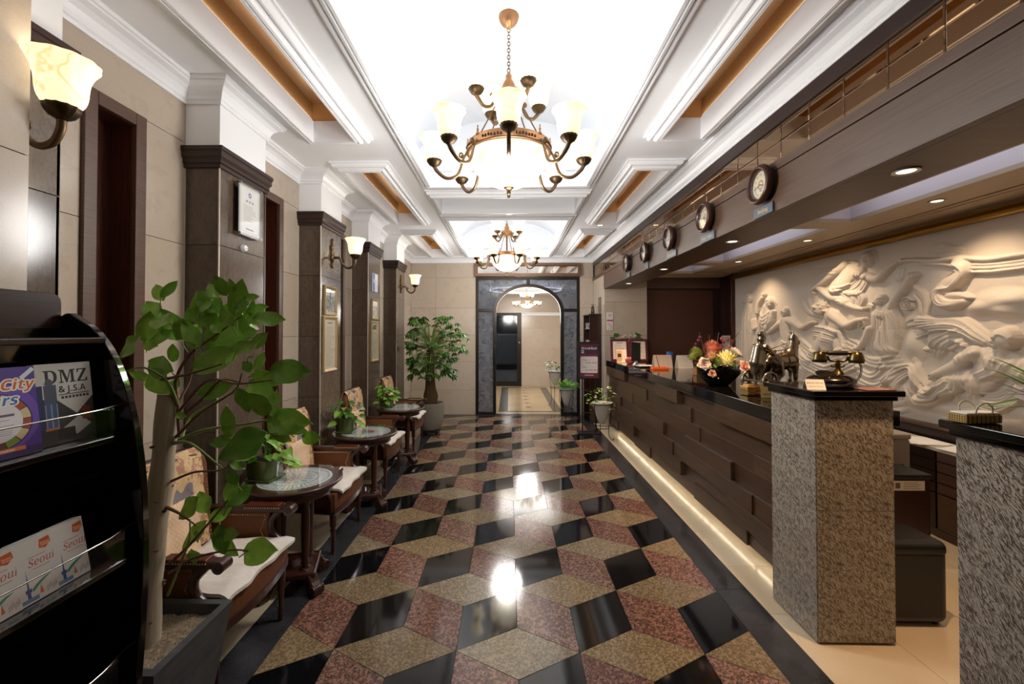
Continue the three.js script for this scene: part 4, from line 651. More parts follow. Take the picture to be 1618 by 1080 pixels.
  folds([[430, 330], [520, 316], [610, 318]], [[440, 360], [520, 330], [600, 336]], 2, 0.014, 0.4); folds([[425, 340], [440, 400], [430, 440]], [[450, 335], [462, 390], [440, 420]], 3, 0.012); folds([[430, 480], [460, 520], [520, 540]], [[480, 440], [490, 480], [520, 500]], 3, 0.015);
  // central woman with raised arm and loose hair
  limb([[842, 510, 38], [862, 560, 46], [850, 620, 56], [830, 680, 58]], 0.09); limb([[800, 490, 20], [812, 530, 24]], 0.09); dome(802, 462, 30, 0.12); face(808, 460, 28, 0.8); limb([[860, 490, 22], [880, 456, 20], [916, 410, 17], [950, 362, 14]], 0.115); limb([[952, 360, 10], [966, 334, 7]], 0.11); limb([[954, 356, 7], [946, 334, 5]], 0.105); limb([[958, 358, 6], [980, 340, 5]], 0.1);
  folds([[736, 508], [738, 486], [758, 488], [756, 512]], [[742, 506], [744, 494], [752, 495], [750, 508]], 2, 0.022, 0.8); folds([[766, 486], [768, 468], [784, 472], [780, 490]], [[770, 484], [772, 474], [778, 476], [776, 486]], 2, 0.02, 0.8);
  folds([[760, 510], [756, 580], [740, 660], [722, 720]], [[824, 520], [836, 600], [852, 680], [880, 712]], 11, 0.026, 0.62); folds([[840, 520], [870, 570], [884, 640]], [[866, 500], [900, 560], [900, 640]], 5, 0.018);
  limb([[752, 600, 18], [738, 640, 17], [716, 680, 14], [700, 690, 12]], 0.11); folds([[640, 640], [690, 668], [720, 720]], [[620, 690], [670, 720], [700, 770]], 4, 0.026);
  // shell scroll
  for (let k = 0; k < 3; k++) { const pts = []; for (let i = 0; i <= 24; i++) { const a = -0.6 - i / 24 * 6.28 * 2.4, r = 34 * (1 - i / 26); pts.push([930 + Math.cos(a) * r, 482 + Math.sin(a) * r, 5]); } if (!k) limb(pts, 0.07); }
  folds([[940, 445], [972, 470], [968, 530], [915, 556]], [[968, 396], [1016, 470], [1000, 560], [915, 590]], 5, 0.03, 0.6); limb([[958, 400, 12], [1008, 440, 14], [1012, 510, 14], [980, 570, 12]], 0.04);
  // streaming ribbons, flame of hair
  limb([[900, 276, 7], [960, 272, 10], [1060, 274, 12], [1175, 262, 14], [1310, 268, 15], [1400, 256, 16], [1520, 238, 18]], 0.09, 0.006); limb([[1000, 290, 5], [1090, 292, 8], [1160, 300, 8]], 0.07, 0.006);
  for (const [a, b, c] of [[293, 292, 272], [310, 308, 290], [328, 326, 306]]) limb([[1215, a, 9], [1320, b, 10], [1410, lerp(b, c, 0.45), 10], [1520, c - 4, 11]], 0.06, 0.005);
  limb([[1180, 280, 34], [1200, 312, 36], [1176, 356, 34], [1120, 392, 36], [1086, 430, 34], [1104, 470, 34], [1160, 482, 28], [1204, 470, 18]], 0.115); limb([[1130, 440, 20], [1190, 440, 16], [1234, 450, 8]], 0.1);
  folds([[1150, 284], [1210, 320], [1150, 400], [1110, 410]], [[1215, 286], [1222, 330], [1180, 390], [1150, 410]], 6, 0.022, 0.6); folds([[1110, 396], [1064, 430], [1080, 490], [1190, 488]], [[1150, 410], [1110, 440], [1130, 462], [1214, 462]], 8, 0.022, 0.6); folds([[1130, 330], [1140, 310], [1170, 300]], [[1110, 345], [1140, 330], [1180, 320]], 3, 0.02);
  folds([[1020, 240], [1040, 210], [1090, 190]], [[1100, 240], [1140, 214], [1180, 220]], 9, 0.014, 0.55); folds([[1040, 250], [1110, 226], [1180, 236]], [[1060, 230], [1120, 206], [1180, 210]], 4, 0.014);
  folds([[880, 300], [868, 340], [872, 372]], [[906, 300], [900, 340], [890, 372]], 3, 0.022);
  // wind-blown drapery
  limb([[985, 565, 30], [1080, 580, 44], [1180, 590, 50], [1270, 640, 40], [1320, 665, 24]], 0.07); limb([[1060, 650, 40], [1130, 650, 50], [1230, 680, 46]], 0.075);
  folds([[975, 548], [1085, 552], [1185, 556], [1320, 650]], [[980, 640], [1075, 606], [1190, 610], [1300, 672]], 7, 0.036, 0.55); folds([[1030, 720], [1060, 660], [1130, 620], [1190, 604]], [[1070, 740], [1120, 690], [1180, 660], [1240, 690]], 6, 0.036, 0.55); folds([[1130, 700], [1180, 680], [1220, 640]], [[1160, 740], [1220, 720], [1250, 690]], 3, 0.026); dome(1024, 694, 12, 0.1);
  // reclining figure
  limb([[1300, 730, 52], [1330, 770, 66], [1300, 820, 60], [1260, 860, 52]], 0.105); limb([[1340, 745, 48], [1420, 770, 60], [1470, 800, 60]], 0.095); limb([[1385, 700, 30], [1375, 740, 32]], 0.12); dome(1398, 646, 54, 0.16); dome(1374, 668, 36, 0.15); face(1384, 650, 46, -0.75);
  folds([[1344, 610], [1380, 592], [1430, 596], [1468, 650]], [[1378, 636], [1404, 622], [1440, 640], [1450, 690]], 8, 0.014, 0.6); curls(1452, 660, 18, 34, 12, 12);
  limb([[1262, 706, 36], [1216, 730, 38], [1178, 770, 34], [1120, 798, 27], [1074, 814, 18]], 0.145); limb([[1074, 814, 12], [1056, 836, 7]], 0.13); limb([[1078, 818, 9], [1070, 842, 6]], 0.125); limb([[1066, 806, 8], [1048, 820, 6]], 0.12);
  folds([[1190, 730], [1210, 770], [1196, 800]], [[1290, 700], [1270, 740], [1236, 790]], 5, 0.026); folds([[1330, 730], [1340, 780], [1260, 820]], [[1440, 760], [1380, 810], [1290, 850]], 6, 0.028); folds([[1300, 700], [1320, 760], [1330, 780]], [[1360, 720], [1350, 760], [1345, 790]], 5, 0.012, 0.4);
  limb([[1234, 826, 40], [1170, 846, 48], [1080, 896, 46], [1010, 936, 32]], 0.125); folds([[1130, 822], [1110, 870], [1050, 930]], [[1260, 830], [1270, 880], [1240, 930]], 7, 0.03, 0.5);
  folds([[1270, 910], [1360, 900], [1430, 850], [1500, 740]], [[1250, 960], [1380, 990], [1470, 930], [1530, 820]], 7, 0.045, 0.55);
  folds([[960, 750], [1010, 850], [1060, 890], [1140, 830]], [[930, 880], [1000, 960], [1080, 950], [1160, 900]], 5, 0.045, 0.55); folds([[820, 860], [850, 800], [940, 770], [1000, 850]], [[880, 900], [900, 850], [950, 820], [980, 900]], 5, 0.04, 0.55); folds([[690, 770], [760, 810], [820, 740]], [[700, 850], [800, 880], [880, 820]], 5, 0.036); folds([[420, 650], [520, 720], [640, 690]], [[440, 780], [560, 830], [720, 770]], 7, 0.036); folds([[560, 900], [760, 940], [900, 920]], [[560, 990], [760, 1000], [920, 980]], 3, 0.03); folds([[700, 700], [760, 742], [880, 730]], [[720, 760], [790, 780], [900, 770]], 3, 0.03);
  limb([[1480, 880, 30], [1530, 900, 34]], 0.14); limb([[1560, 820, 60], [1660, 860, 90], [1800, 900, 120]], 0.11); folds([[1520, 700], [1640, 820], [1800, 860]], [[1540, 900], [1660, 980], [1800, 1000]], 8, 0.05);
  // mesh with rim, panel seam and rough ground
  const pos = [], uv = [], idx = [], seam = P(800, 603)[1];
  for (let i = 0; i <= NZ; i++) for (let j = 0; j <= NY; j++) { const z = Z0 + i * sz, y = Y0 + j * sy; let h = H[i * (NY + 1) + j]; h = 0.58 * Math.min(h, 0.32); h += 0.003 * (fbm(z * 0.3 + 9, y * 0.3, 40, 40, 3, 401) - 0.5); if (Math.abs(y - seam) < sy * 0.6) h -= 0.0025; pos.push(RELX + 0.01 - h, y, z); uv.push(z, y); }
  for (let i = 0; i < NZ; i++) for (let j = 0; j < NY; j++) { const a = i * (NY + 1) + j, b = a + NY + 1; idx.push(a, a + 1, b, b, a + 1, b + 1); }
  const g = new THREE.BufferGeometry(); g.setAttribute('position', new THREE.Float32BufferAttribute(pos, 3)); g.setAttribute('uv', new THREE.Float32BufferAttribute(uv, 2)); g.setIndex(idx); g.computeVertexNormals();
  const r = thing('wall_relief', 'huge pale plaster relief of draped mythic figures behind the reception desk', 'relief', [0, 0, 0]);
  obj('carved_panel', g, std(0xcfc3b4, 0.78, { bumpMap: rep(T.reliefBump, 3), bumpScale: 0.0006 }), r);
  obj('backing_board', bb(RELX + 0.02, RELX + 0.085, Y0, Y1, Z0, Z1), M.plaster, r);
  const fp = [[0, 0.0], [0.0, 0.03], [0.012, 0.045], [0.03, 0.05], [0.045, 0.042], [0.06, 0.03], [0.075, 0.03], [0.085, 0.0]];
  obj('gilt_frame', (() => { const s = sweep([[Z1 + 0.3, 0], [Z0, 0]], false, fp); const p = s.attributes.position; for (let i = 0; i < p.count; i++) { const a = p.getX(i), y = p.getY(i), o = p.getZ(i); p.setXYZ(i, RELX - 0.004 - y, 2.365 + Math.abs(o), a); } s.computeVertexNormals(); return muv(toCreasedNormals(s, 0.6)); })(), M.frameGold, r);
  obj('side_frame', muv(rbb(RELX - 0.05, RELX + 0.02, Y0, 2.45, Z0 - 0.04, Z0 + 0.004, 0.006)), M.mahogany, r);
}
// ---------------------------------------------------------------- leaves
function leafGeo(L, W, curl = 0.2, fold = 0.25, heart = 0, nl = 7, nw = 4, wave = 0) {
  const pos = [], uv = [], idx = [];
  for (let i = 0; i <= nl; i++) for (let j = 0; j <= nw; j++) {
    const t = i / nl, s = j / nw * 2 - 1;
    let w = Math.pow(Math.sin(Math.PI * Math.pow(t, heart ? 0.55 : 0.8)), heart ? 0.75 : 0.85) * W / 2; if (i === 0) w = heart ? W * 0.16 : 0.002; if (i === nl) w = 0;
    const back = heart && i < 2 ? -Math.abs(s) * L * 0.1 * (2 - i) : 0;
    pos.push(s * w, Math.abs(s) * w * fold - curl * L * t * t + wave * Math.sin(t * 9 + s) * Math.abs(s) * W * 0.08, t * L + back); uv.push(0.5 + s * 0.5, t);
  }
  for (let i = 0; i < nl; i++) for (let j = 0; j < nw; j++) { const a = i * (nw + 1) + j, b = a + nw + 1; idx.push(a, b, a + 1, b, b + 1, a + 1); }
  const g = new THREE.BufferGeometry(); g.setAttribute('position', new THREE.Float32BufferAttribute(pos, 3)); g.setAttribute('uv', new THREE.Float32BufferAttribute(uv, 2)); g.setIndex(idx); g.computeVertexNormals(); return g;
}
// orient a leaf mesh: base point, direction to the tip, face normal hint
const aimM = new THREE.Matrix4();
function aim(o, base, dir, up) { const z = dir.clone().normalize(), x = up.clone().cross(z).normalize(), y = z.clone().cross(x); aimM.makeBasis(x, y, z); o.quaternion.setFromRotationMatrix(aimM); o.position.copy(base); return o; }
const leafM = [0xffffff, 0xe4f0d0, 0xc4dcb8, 0xf8ffe4].map(c => phys(c, 0.36, { map: T.leaf, side: THREE.DoubleSide, transmission: 0.25, thickness: 0 }));
const darkLeaf = [0x6a8a5c, 0x80a06c, 0x567648].map(c => std(c, 0.4, { map: T.leaf, side: THREE.DoubleSide }));
const freshLeaf = [0xc8e890, 0xb0d880, 0xd8f0a8].map(c => std(c, 0.45, { map: T.leaf, side: THREE.DoubleSide }));
M.bark = std(0xffffff, 0.8, { map: rep(T.bark, 2, 3), bumpMap: rep(T.bark, 2, 3), bumpScale: 0.003 });
M.branch = std(0x6b4a36, 0.7); M.greenStem = std(0x7d8f4a, 0.6); M.soil = std(0x2e241c, 0.95);
// ---------------------------------------------------------------- armchairs
M.rattan = std(0xbca684, 0.6, { map: rep(T.rattan, 9), bumpMap: rep(T.rattan, 9), bumpScale: 0.0012 });
M.leatherBrown = std(0x9a6038, 0.4, { map: rep(T.rattan, 14) });
M.nail = std(0xb9a27a, 0.3, { metalness: 0.9 });
M.fur = std(0xffffff, 0.95, { map: rep(T.fur, 2), bumpMap: rep(T.fur, 3), bumpScale: 0.004 });
T.floral = texture(256, (u, v) => { const n = fbm(u, v, 9, 9, 3, 501), m = fbm(u, v, 14, 14, 2, 502); let c = mixc([196, 160, 112], [220, 190, 146], n); if (m > 0.62) c = mixc(c, [150, 92, 74], 0.6); if (fbm(u, v, 4, 4, 2, 503) > 0.66) c = mixc(c, [70, 76, 120], 0.6); return c; });
T.lace = texture(256, (u, v) => { const n = fbm(u, v, 20, 20, 2, 504), e = Math.sin(u * 60) * Math.sin(v * 60); return mixc([214, 176, 138], [234, 208, 176], n * 0.6 + 0.4 * (e > 0.2)); });
const seatShape = (() => { const s = new THREE.Shape(); s.moveTo(-0.235, -0.21); s.lineTo(0.235, -0.21); s.lineTo(0.285, 0.19); s.quadraticCurveTo(0, 0.255, -0.285, 0.19); s.closePath(); return s; })();
const nails = (pts, n, r = 0.0042) => { const c = new THREE.CatmullRomCurve3(pts.map(p => V(...p)), false, 'catmullrom', 0.1); return c.getSpacedPoints(n).map(p => new THREE.IcosahedronGeometry(r, 0).translate(p.x, p.y, p.z)); };
function armchair() {
  const c = thing('armchair', '', 'armchair', [0, 0, 0], Math.PI / 2, 'rattan armchairs along the pilasters');
  const flat = (d, y) => { const g = new THREE.ExtrudeGeometry(seatShape, { depth: d, bevelEnabled: true, bevelSize: 0.008, bevelThickness: 0.008, bevelSegments: 2 }); g.rotateX(Math.PI / 2); g.translate(0, y, 0); return g; };
  obj('seat', muv(flat(0.085, 0.415)), M.rattan, c); obj('seat_rail', muv(flat(0.035, 0.318).scale(1.01, 1, 1.01)), M.chair, c);
  const legProf = [[0.011, 0], [0.014, 0.01], [0.013, 0.05], [0.018, 0.16], [0.021, 0.17], [0.014, 0.18], [0.022, 0.195], [0.024, 0.28]];
  for (const s of [-1, 1]) { obj('leg', tr(lathe(legProf, 12), s * 0.265, 0, 0.175), M.chair, c); obj('leg', taperTube([[s * 0.215, 0.3, -0.19], [s * 0.22, 0.15, -0.2], [s * 0.225, 0.0, -0.225]], 0.021, 0.015, 8), M.chair, c); }
  // back: reclined upholstered board with rounded top
  const bs = new THREE.Shape(); bs.moveTo(-0.21, 0); bs.lineTo(0.21, 0); bs.lineTo(0.245, 0.44); bs.quadraticCurveTo(0.24, 0.5, 0.19, 0.505); bs.quadraticCurveTo(0, 0.53, -0.19, 0.505); bs.quadraticCurveTo(-0.24, 0.5, -0.245, 0.44); bs.closePath();
  const back = (g) => g.rotateX(-0.14).translate(0, 0.4, -0.2);
  obj('backrest', muv(back(new THREE.ExtrudeGeometry(bs, { depth: 0.045, bevelEnabled: true, bevelSize: 0.01, bevelThickness: 0.012, bevelSegments: 2 }).translate(0, 0, -0.02))), M.rattan, c);
  obj('back_frame', back(tube([[-0.215, -0.1, -0.01], [-0.225, 0.15, -0.01], [-0.262, 0.44, -0.01], [-0.235, 0.51, -0.01], [0, 0.54, -0.01], [0.235, 0.51, -0.01], [0.262, 0.44, -0.01], [0.225, 0.15, -0.01], [0.215, -0.1, -0.01]], 0.017, 8, 50)), M.chair, c);
  obj('nailhead_trim', back(merge(nails([[-0.21, 0.02, 0.038], [-0.232, 0.42, 0.038], [-0.19, 0.49, 0.038], [0, 0.505, 0.038], [0.19, 0.49, 0.038], [0.232, 0.42, 0.038], [0.21, 0.02, 0.038]], 70))), M.nail, c);
  { // cloth cover over the top of the back
    const cov = (x0, x1, y0, y1, zz, m, nm) => { const g = new THREE.PlaneGeometry(x1 - x0, y1 - y0, 14, 12).translate((x0 + x1) / 2, (y0 + y1) / 2, zz), p = g.attributes.position; for (let i = 0; i < p.count; i++) { const x = p.getX(i), y = p.getY(i); p.setZ(i, zz + 0.005 * Math.sin(x * 40 + y * 9) + 0.004 * Math.sin(y * 50)); const t = (y - y0) / (y1 - y0); if (t > 0.9) p.setZ(i, p.getZ(i) - (t - 0.9) * 0.3); p.setX(i, x * (1 + 0.12 * (t - 0.5))); } g.computeVertexNormals(); return obj(nm, back(g), m, c); };
    cov(-0.2, 0.2, 0.06, 0.545, 0.046, std(0xffffff, 0.7, { map: rep(T.floral, 1.4), side: THREE.DoubleSide }), 'back_cover'); cov(-0.12, 0.12, 0.04, 0.34, 0.056, std(0xffffff, 0.8, { map: rep(T.lace, 1.2), side: THREE.DoubleSide }), 'lace_panel');
  }
  for (const s of [-1, 1]) {
    const side = new THREE.Shape(); side.moveTo(-0.24, 0.4); side.lineTo(0.13, 0.4); side.quadraticCurveTo(0.07, 0.47, 0.11, 0.575); side.lineTo(-0.26, 0.575); side.closePath();
    obj('side_panel', muv(extr(side, 0.022, 0.004, [], 8).rotateY(-Math.PI / 2).translate(s * 0.275 + 0.011, 0, 0)), M.rattan, c);
    obj('arm_post', taperTube([[s * 0.285, 0.3, 0.17], [s * 0.288, 0.4, 0.16], [s * 0.29, 0.46, 0.105], [s * 0.29, 0.52, 0.1], [s * 0.29, 0.58, 0.15]], 0.024, 0.02, 8, 16), M.chair, c);
    const arm = obj('armrest', [rb(0.058, 0.032, 0.5, 0.012, s * 0.285, 0.59, -0.03), new THREE.CylinderGeometry(0.026, 0.026, 0.062, 18).rotateZ(Math.PI / 2).translate(s * 0.285, 0.584, 0.215)], M.chair, c);
    obj('arm_boss', [new THREE.TorusGeometry(0.011, 0.004, 6, 14).rotateY(Math.PI / 2).translate(s * 0.285 - s * 0.031, 0.584, 0.215), new THREE.TorusGeometry(0.011, 0.004, 6, 14).rotateY(Math.PI / 2).translate(s * 0.285 + s * 0.031, 0.584, 0.215)], M.chair, arm);
    obj('arm_pad', rb(0.062, 0.018, 0.19, 0.008, s * 0.285, 0.607, 0.07), M.leatherBrown, arm);
    obj('nailhead_trim', [...nails([[s * 0.253, 0.601, -0.02], [s * 0.253, 0.601, 0.165]], 15), ...nails([[s * 0.317, 0.601, -0.02], [s * 0.317, 0.601, 0.165]], 15), ...nails([[s * 0.258, 0.562, -0.22], [s * 0.258, 0.562, 0.09], [s * 0.258, 0.48, 0.065], [s * 0.258, 0.43, 0.09]], 34), ...nails([[s * 0.292, 0.562, -0.22], [s * 0.292, 0.562, 0.09], [s * 0.292, 0.48, 0.065], [s * 0.292, 0.43, 0.09]], 34)], M.nail, c);
  }
  return c;
}
const cushionGeo = (() => { const g = new RoundedBoxGeometry(0.47, 0.045, 0.42, 5, 0.02), p = g.attributes.position; const q = mergeVertices(new THREE.BoxGeometry(0.49, 0.04, 0.42, 22, 3, 20)), r = q.attributes.position; for (let i = 0; i < r.count; i++) { let x = r.getX(i), y = r.getY(i), z = r.getZ(i); const e = Math.max(Math.abs(x) / 0.245, Math.abs(z) / 0.21); x *= 1 + 0.1 * (z / 0.21); y *= 1 - 0.6 * smooth(0.8, 1, e); y += 0.004 * Math.sin(x * 31 + 1) * Math.cos(z * 27) + 0.003 * smooth(0.6, 1, e) * Math.sin(x * 18 + z * 9) - (z > 0.17 ? (z - 0.17) * 0.35 : 0); x += 0.006 * Math.sin(z * 40) * (Math.abs(x) > 0.22); z += 0.007 * Math.sin(x * 33) * (Math.abs(z) > 0.19); r.setXYZ(i, x, y, z); } q.computeVertexNormals(); return muv(q); })();
const CH = [[-2.1, 'beside the square slate planter'], [-3.333, 'between the near round table and the second table'], [-4.633, 'between the second table and the third table'], [-5.923, 'beside the round pot of the money tree']];
const chair0 = armchair();
CH.forEach(([z, where], i) => {
  const c = i ? chair0.clone() : chair0; if (i) { c.name = numbered('armchair'); scene.add(c); c.userData = { ...chair0.userData }; }
  c.position.set(-1.405, 0, z); c.userData.label = `rattan armchair with dark turned legs ${where}`;
  const k = obj('seat_cushion', cushionGeo, M.fur); k.position.set(-1.375, 0.442, z); k.rotation.y = Math.PI / 2 + 0.02 * (i % 2 ? 1 : -1); tag(k, `white fleece seat cushion on the armchair ${where}`, 'cushion', 'fleece cushions on the armchairs');
});
// ---------------------------------------------------------------- round tables with lace mats and potted ivy
const matTex = canvasTex(512, 512, (x, w) => { x.fillStyle = '#3a2a22'; x.fillRect(0, 0, w, w); x.translate(w / 2, w / 2); const ring = (r0, r1, c) => { x.fillStyle = c; x.beginPath(); x.arc(0, 0, r1, 0, 7); x.arc(0, 0, r0, 7, 0, true); x.fill(); }; ring(0, 252, '#ccd4d2'); ring(150, 236, '#a2adab'); x.fillStyle = '#e2e8e6'; for (let k = 0; k < 44; k++) { x.save(); x.rotate(k * 6.2832 / 44); x.beginPath(); x.ellipse(194, 0, 34, 9, 0, 0, 7); x.fill(); x.beginPath(); x.arc(243, 0, 8, 0, 7); x.fill(); x.restore(); } ring(138, 150, '#e0e6e4'); x.fillStyle = '#aab6b4'; for (let k = 0; k < 12; k++) { x.save(); x.rotate(k * 6.2832 / 12); x.beginPath(); x.ellipse(92, 0, 40, 15, 0, 0, 7); x.fill(); x.restore(); } ring(40, 52, '#7e8a88'); x.fillStyle = '#94a09e'; x.beginPath(); x.arc(0, 0, 34, 0, 7); x.fill(); x.fillStyle = '#46443f'; for (let k = 0; k < 420; k++) { const a = hash2(k, 1, 9) * 6.28, r = Math.sqrt(hash2(k, 2, 9)) * 236; x.fillRect(Math.cos(a) * r, Math.sin(a) * r, 4, 4); } });
function roundTable(label) {
  const t = thing('round_table', label, 'table', [0, 0, 0], 0, 'round side tables between the armchairs');
  obj('table_top', lathe([[0, 0.612], [0.255, 0.612], [0.268, 0.618], [0.276, 0.628], [0.285, 0.634], [0.285, 0.644], [0.276, 0.648], [0, 0.648]], 56), M.chair, t);
  obj('apron', lathe([[0.2, 0.56], [0.225, 0.565], [0.225, 0.612], [0.2, 0.612]], 44), M.chair, t);
  for (let k = 0; k < 4; k++) { const a = k * Math.PI / 2 + 0.5; obj('column', tr(lathe([[0.026, 0.12], [0.03, 0.135], [0.018, 0.15], [0.026, 0.165], [0.02, 0.18], [0.022, 0.24], [0.026, 0.36], [0.024, 0.48], [0.018, 0.5], [0.028, 0.52], [0.03, 0.57]], 14), Math.cos(a) * 0.112, 0, Math.sin(a) * 0.112), M.chair, t); }
  obj('base_block', [rb(0.29, 0.04, 0.29, 0.012, 0, 0.11, 0).rotateY(-0.5 + Math.PI / 4), cyl(0.05, 0.03, 0.03, 14, 0, 0.13, 0)], M.chair, t);
  for (let k = 0; k < 4; k++) {
    const a = k * Math.PI / 2 + 0.5, f = new THREE.Group(); f.name = 'foot'; f.rotation.y = -a; t.add(f);
    obj('foot_arm', extr([[0.08, 0.09], [0.12, 0.135], [0.17, 0.12], [0.2, 0.07], [0.225, 0.045], [0.225, 0.0], [0.18, 0.0], [0.15, 0.05], [0.12, 0.08]], 0.05, 0.006).translate(0, 0.001, -0.025), M.chair, f);
    const g = []; for (let i = -3; i <= 3; i++) g.push(new THREE.TorusGeometry(0.024, 0.0068, 6, 16).translate(0.215, 0.0315, i * 0.0105)); g.push(new THREE.CylinderGeometry(0.025, 0.025, 0.075, 16).rotateX(Math.PI / 2).translate(0.215, 0.0315, 0)); obj('foot_scroll', g, M.chair, f);
  }
  return t;
}
const potM = phys(0x4c5a24, 0.25, { clearcoat: 0.5, clearcoatRoughness: 0.1 });
const heartLeaf = [leafGeo(0.072, 0.06, 0.3, 0.2, 1), leafGeo(0.06, 0.048, 0.45, 0.25, 1), leafGeo(0.05, 0.042, 0.2, 0.3, 1)];
const TB = [[-2.695, 'standing between the two armchairs nearest the slate planter', 'leafy green ivy in a square olive pot on the near round table'], [-3.963, 'with small brochures under its glass', 'leafy ivy with pale yellow blooms in olive pot on second round table'], [-5.263, 'standing closest to the money tree', 'spreading bright ivy in a pot on the round table near money tree']];
const table0 = roundTable('');
TB.forEach(([z, where, plant], i) => {
  const X = i ? -1.3 : -1.325, t = i ? table0.clone() : table0; if (i) { t.name = numbered('round_table'); scene.add(t); t.userData = { ...table0.userData }; }
  t.position.set(X, 0, z); t.userData.label = `dark wooden round table with scroll feet ${where}`;
  const m = obj('lace_mat', (() => { const pts = []; for (let k = 0; k < 132; k++) { const a = k / 132 * 6.2832, r = 0.212 + 0.004 * Math.abs(Math.sin(a * 22)); pts.push([Math.cos(a) * r, Math.sin(a) * r]); } const g = extr(pts, 0.0012); const p = g.attributes.position, u = g.attributes.uv; for (let k = 0; k < p.count; k++) u.setXY(k, 0.5 + p.getX(k) / 0.434, 0.5 + p.getY(k) / 0.434); return g.rotateX(-Math.PI / 2); })(), std(0xffffff, 0.7, { map: matTex })); m.position.set(X + 0.01, 0.6484, z); tag(m, `round pale lace mat on the table ${where}`, 'lace mat', 'lace mats under glass');
  const gl = obj('table_glass', new THREE.CylinderGeometry(0.277, 0.277, 0.005, 56), M.glass); gl.position.set(X, 0.6525, z); tag(gl, `clear round glass sheet covering the table ${where}`, 'glass', 'glass table covers');
  if (i === 1) { const b = obj('leaflet', rb(0.04, 0.0008, 0.06, 0.0003), std(0x9a3a34, 0.6)); b.position.set(X + 0.06, 0.6558, z); b.rotation.y = 0.4; tag(b, 'tiny red leaflet lying on the second round table', 'leaflet'); }
  const px = X - 0.165, pz = z + (i === 2 ? 0.0 : 0.02), p = thing('potted_ivy', plant, 'potted plant', [px, 0.655, pz], 0.12 * (i - 1), 'potted ivy on the round tables');
  const pot = obj('pot', new THREE.CylinderGeometry(0.105, 0.096, 0.115, 4, 1).rotateY(Math.PI / 4).translate(0, 0.0655, 0), potM, p); obj('saucer', rb(0.165, 0.012, 0.165, 0.005, 0, 0.006, 0), potM, pot); obj('soil', bb(-0.066, 0.066, 0.1, 0.1235, -0.066, 0.066), M.soil, pot);
  seed = 900 + i; const n = 46;
  for (let k = 0; k < n; k++) {
    const a = rr(0, 6.283), low = k % 9 === 0, r = rr(low ? 0.1 : 0.02, low ? 0.16 : 0.14), h = low ? rr(0.06, 0.12) : rr(0.15, 0.29) - r * 0.4, b = V(Math.cos(a) * r, h, Math.sin(a) * r); if (px + b.x < LP + 0.05) b.x = LP + 0.05 - px;
    const o = obj('leaf', heartLeaf[k % 3], (i === 2 ? freshLeaf : i === 1 && k % 3 ? darkLeaf : leafM)[k % 3], p); aim(o, b, V(Math.cos(a + rr(-0.6, 0.6)), rr(-0.5, 0.25), Math.sin(a + rr(-0.6, 0.6))), V(rr(-0.3, 0.5), 1, rr(-0.2, 0.5)));
    if (o.position.x + px < LP + 0.07) o.rotation.y = Math.PI / 2;
    if (k % 3 === 0) obj('stem', tube([[rr(-0.02, 0.02), 0.1, rr(-0.02, 0.02)], [b.x * 0.5, h * 0.6 + 0.07, b.z * 0.5], [b.x, h, b.z]], 0.0018, 4, 5), M.greenStem, p);
  }
  if (i === 1) for (let k = 0; k < 7; k++) obj('bloom', ball(0.007, 0.007, 0.007, rr(0.0, 0.08), rr(0.16, 0.22), rr(-0.06, 0.06), 6), std(0xd8a84a, 0.6), p);
});
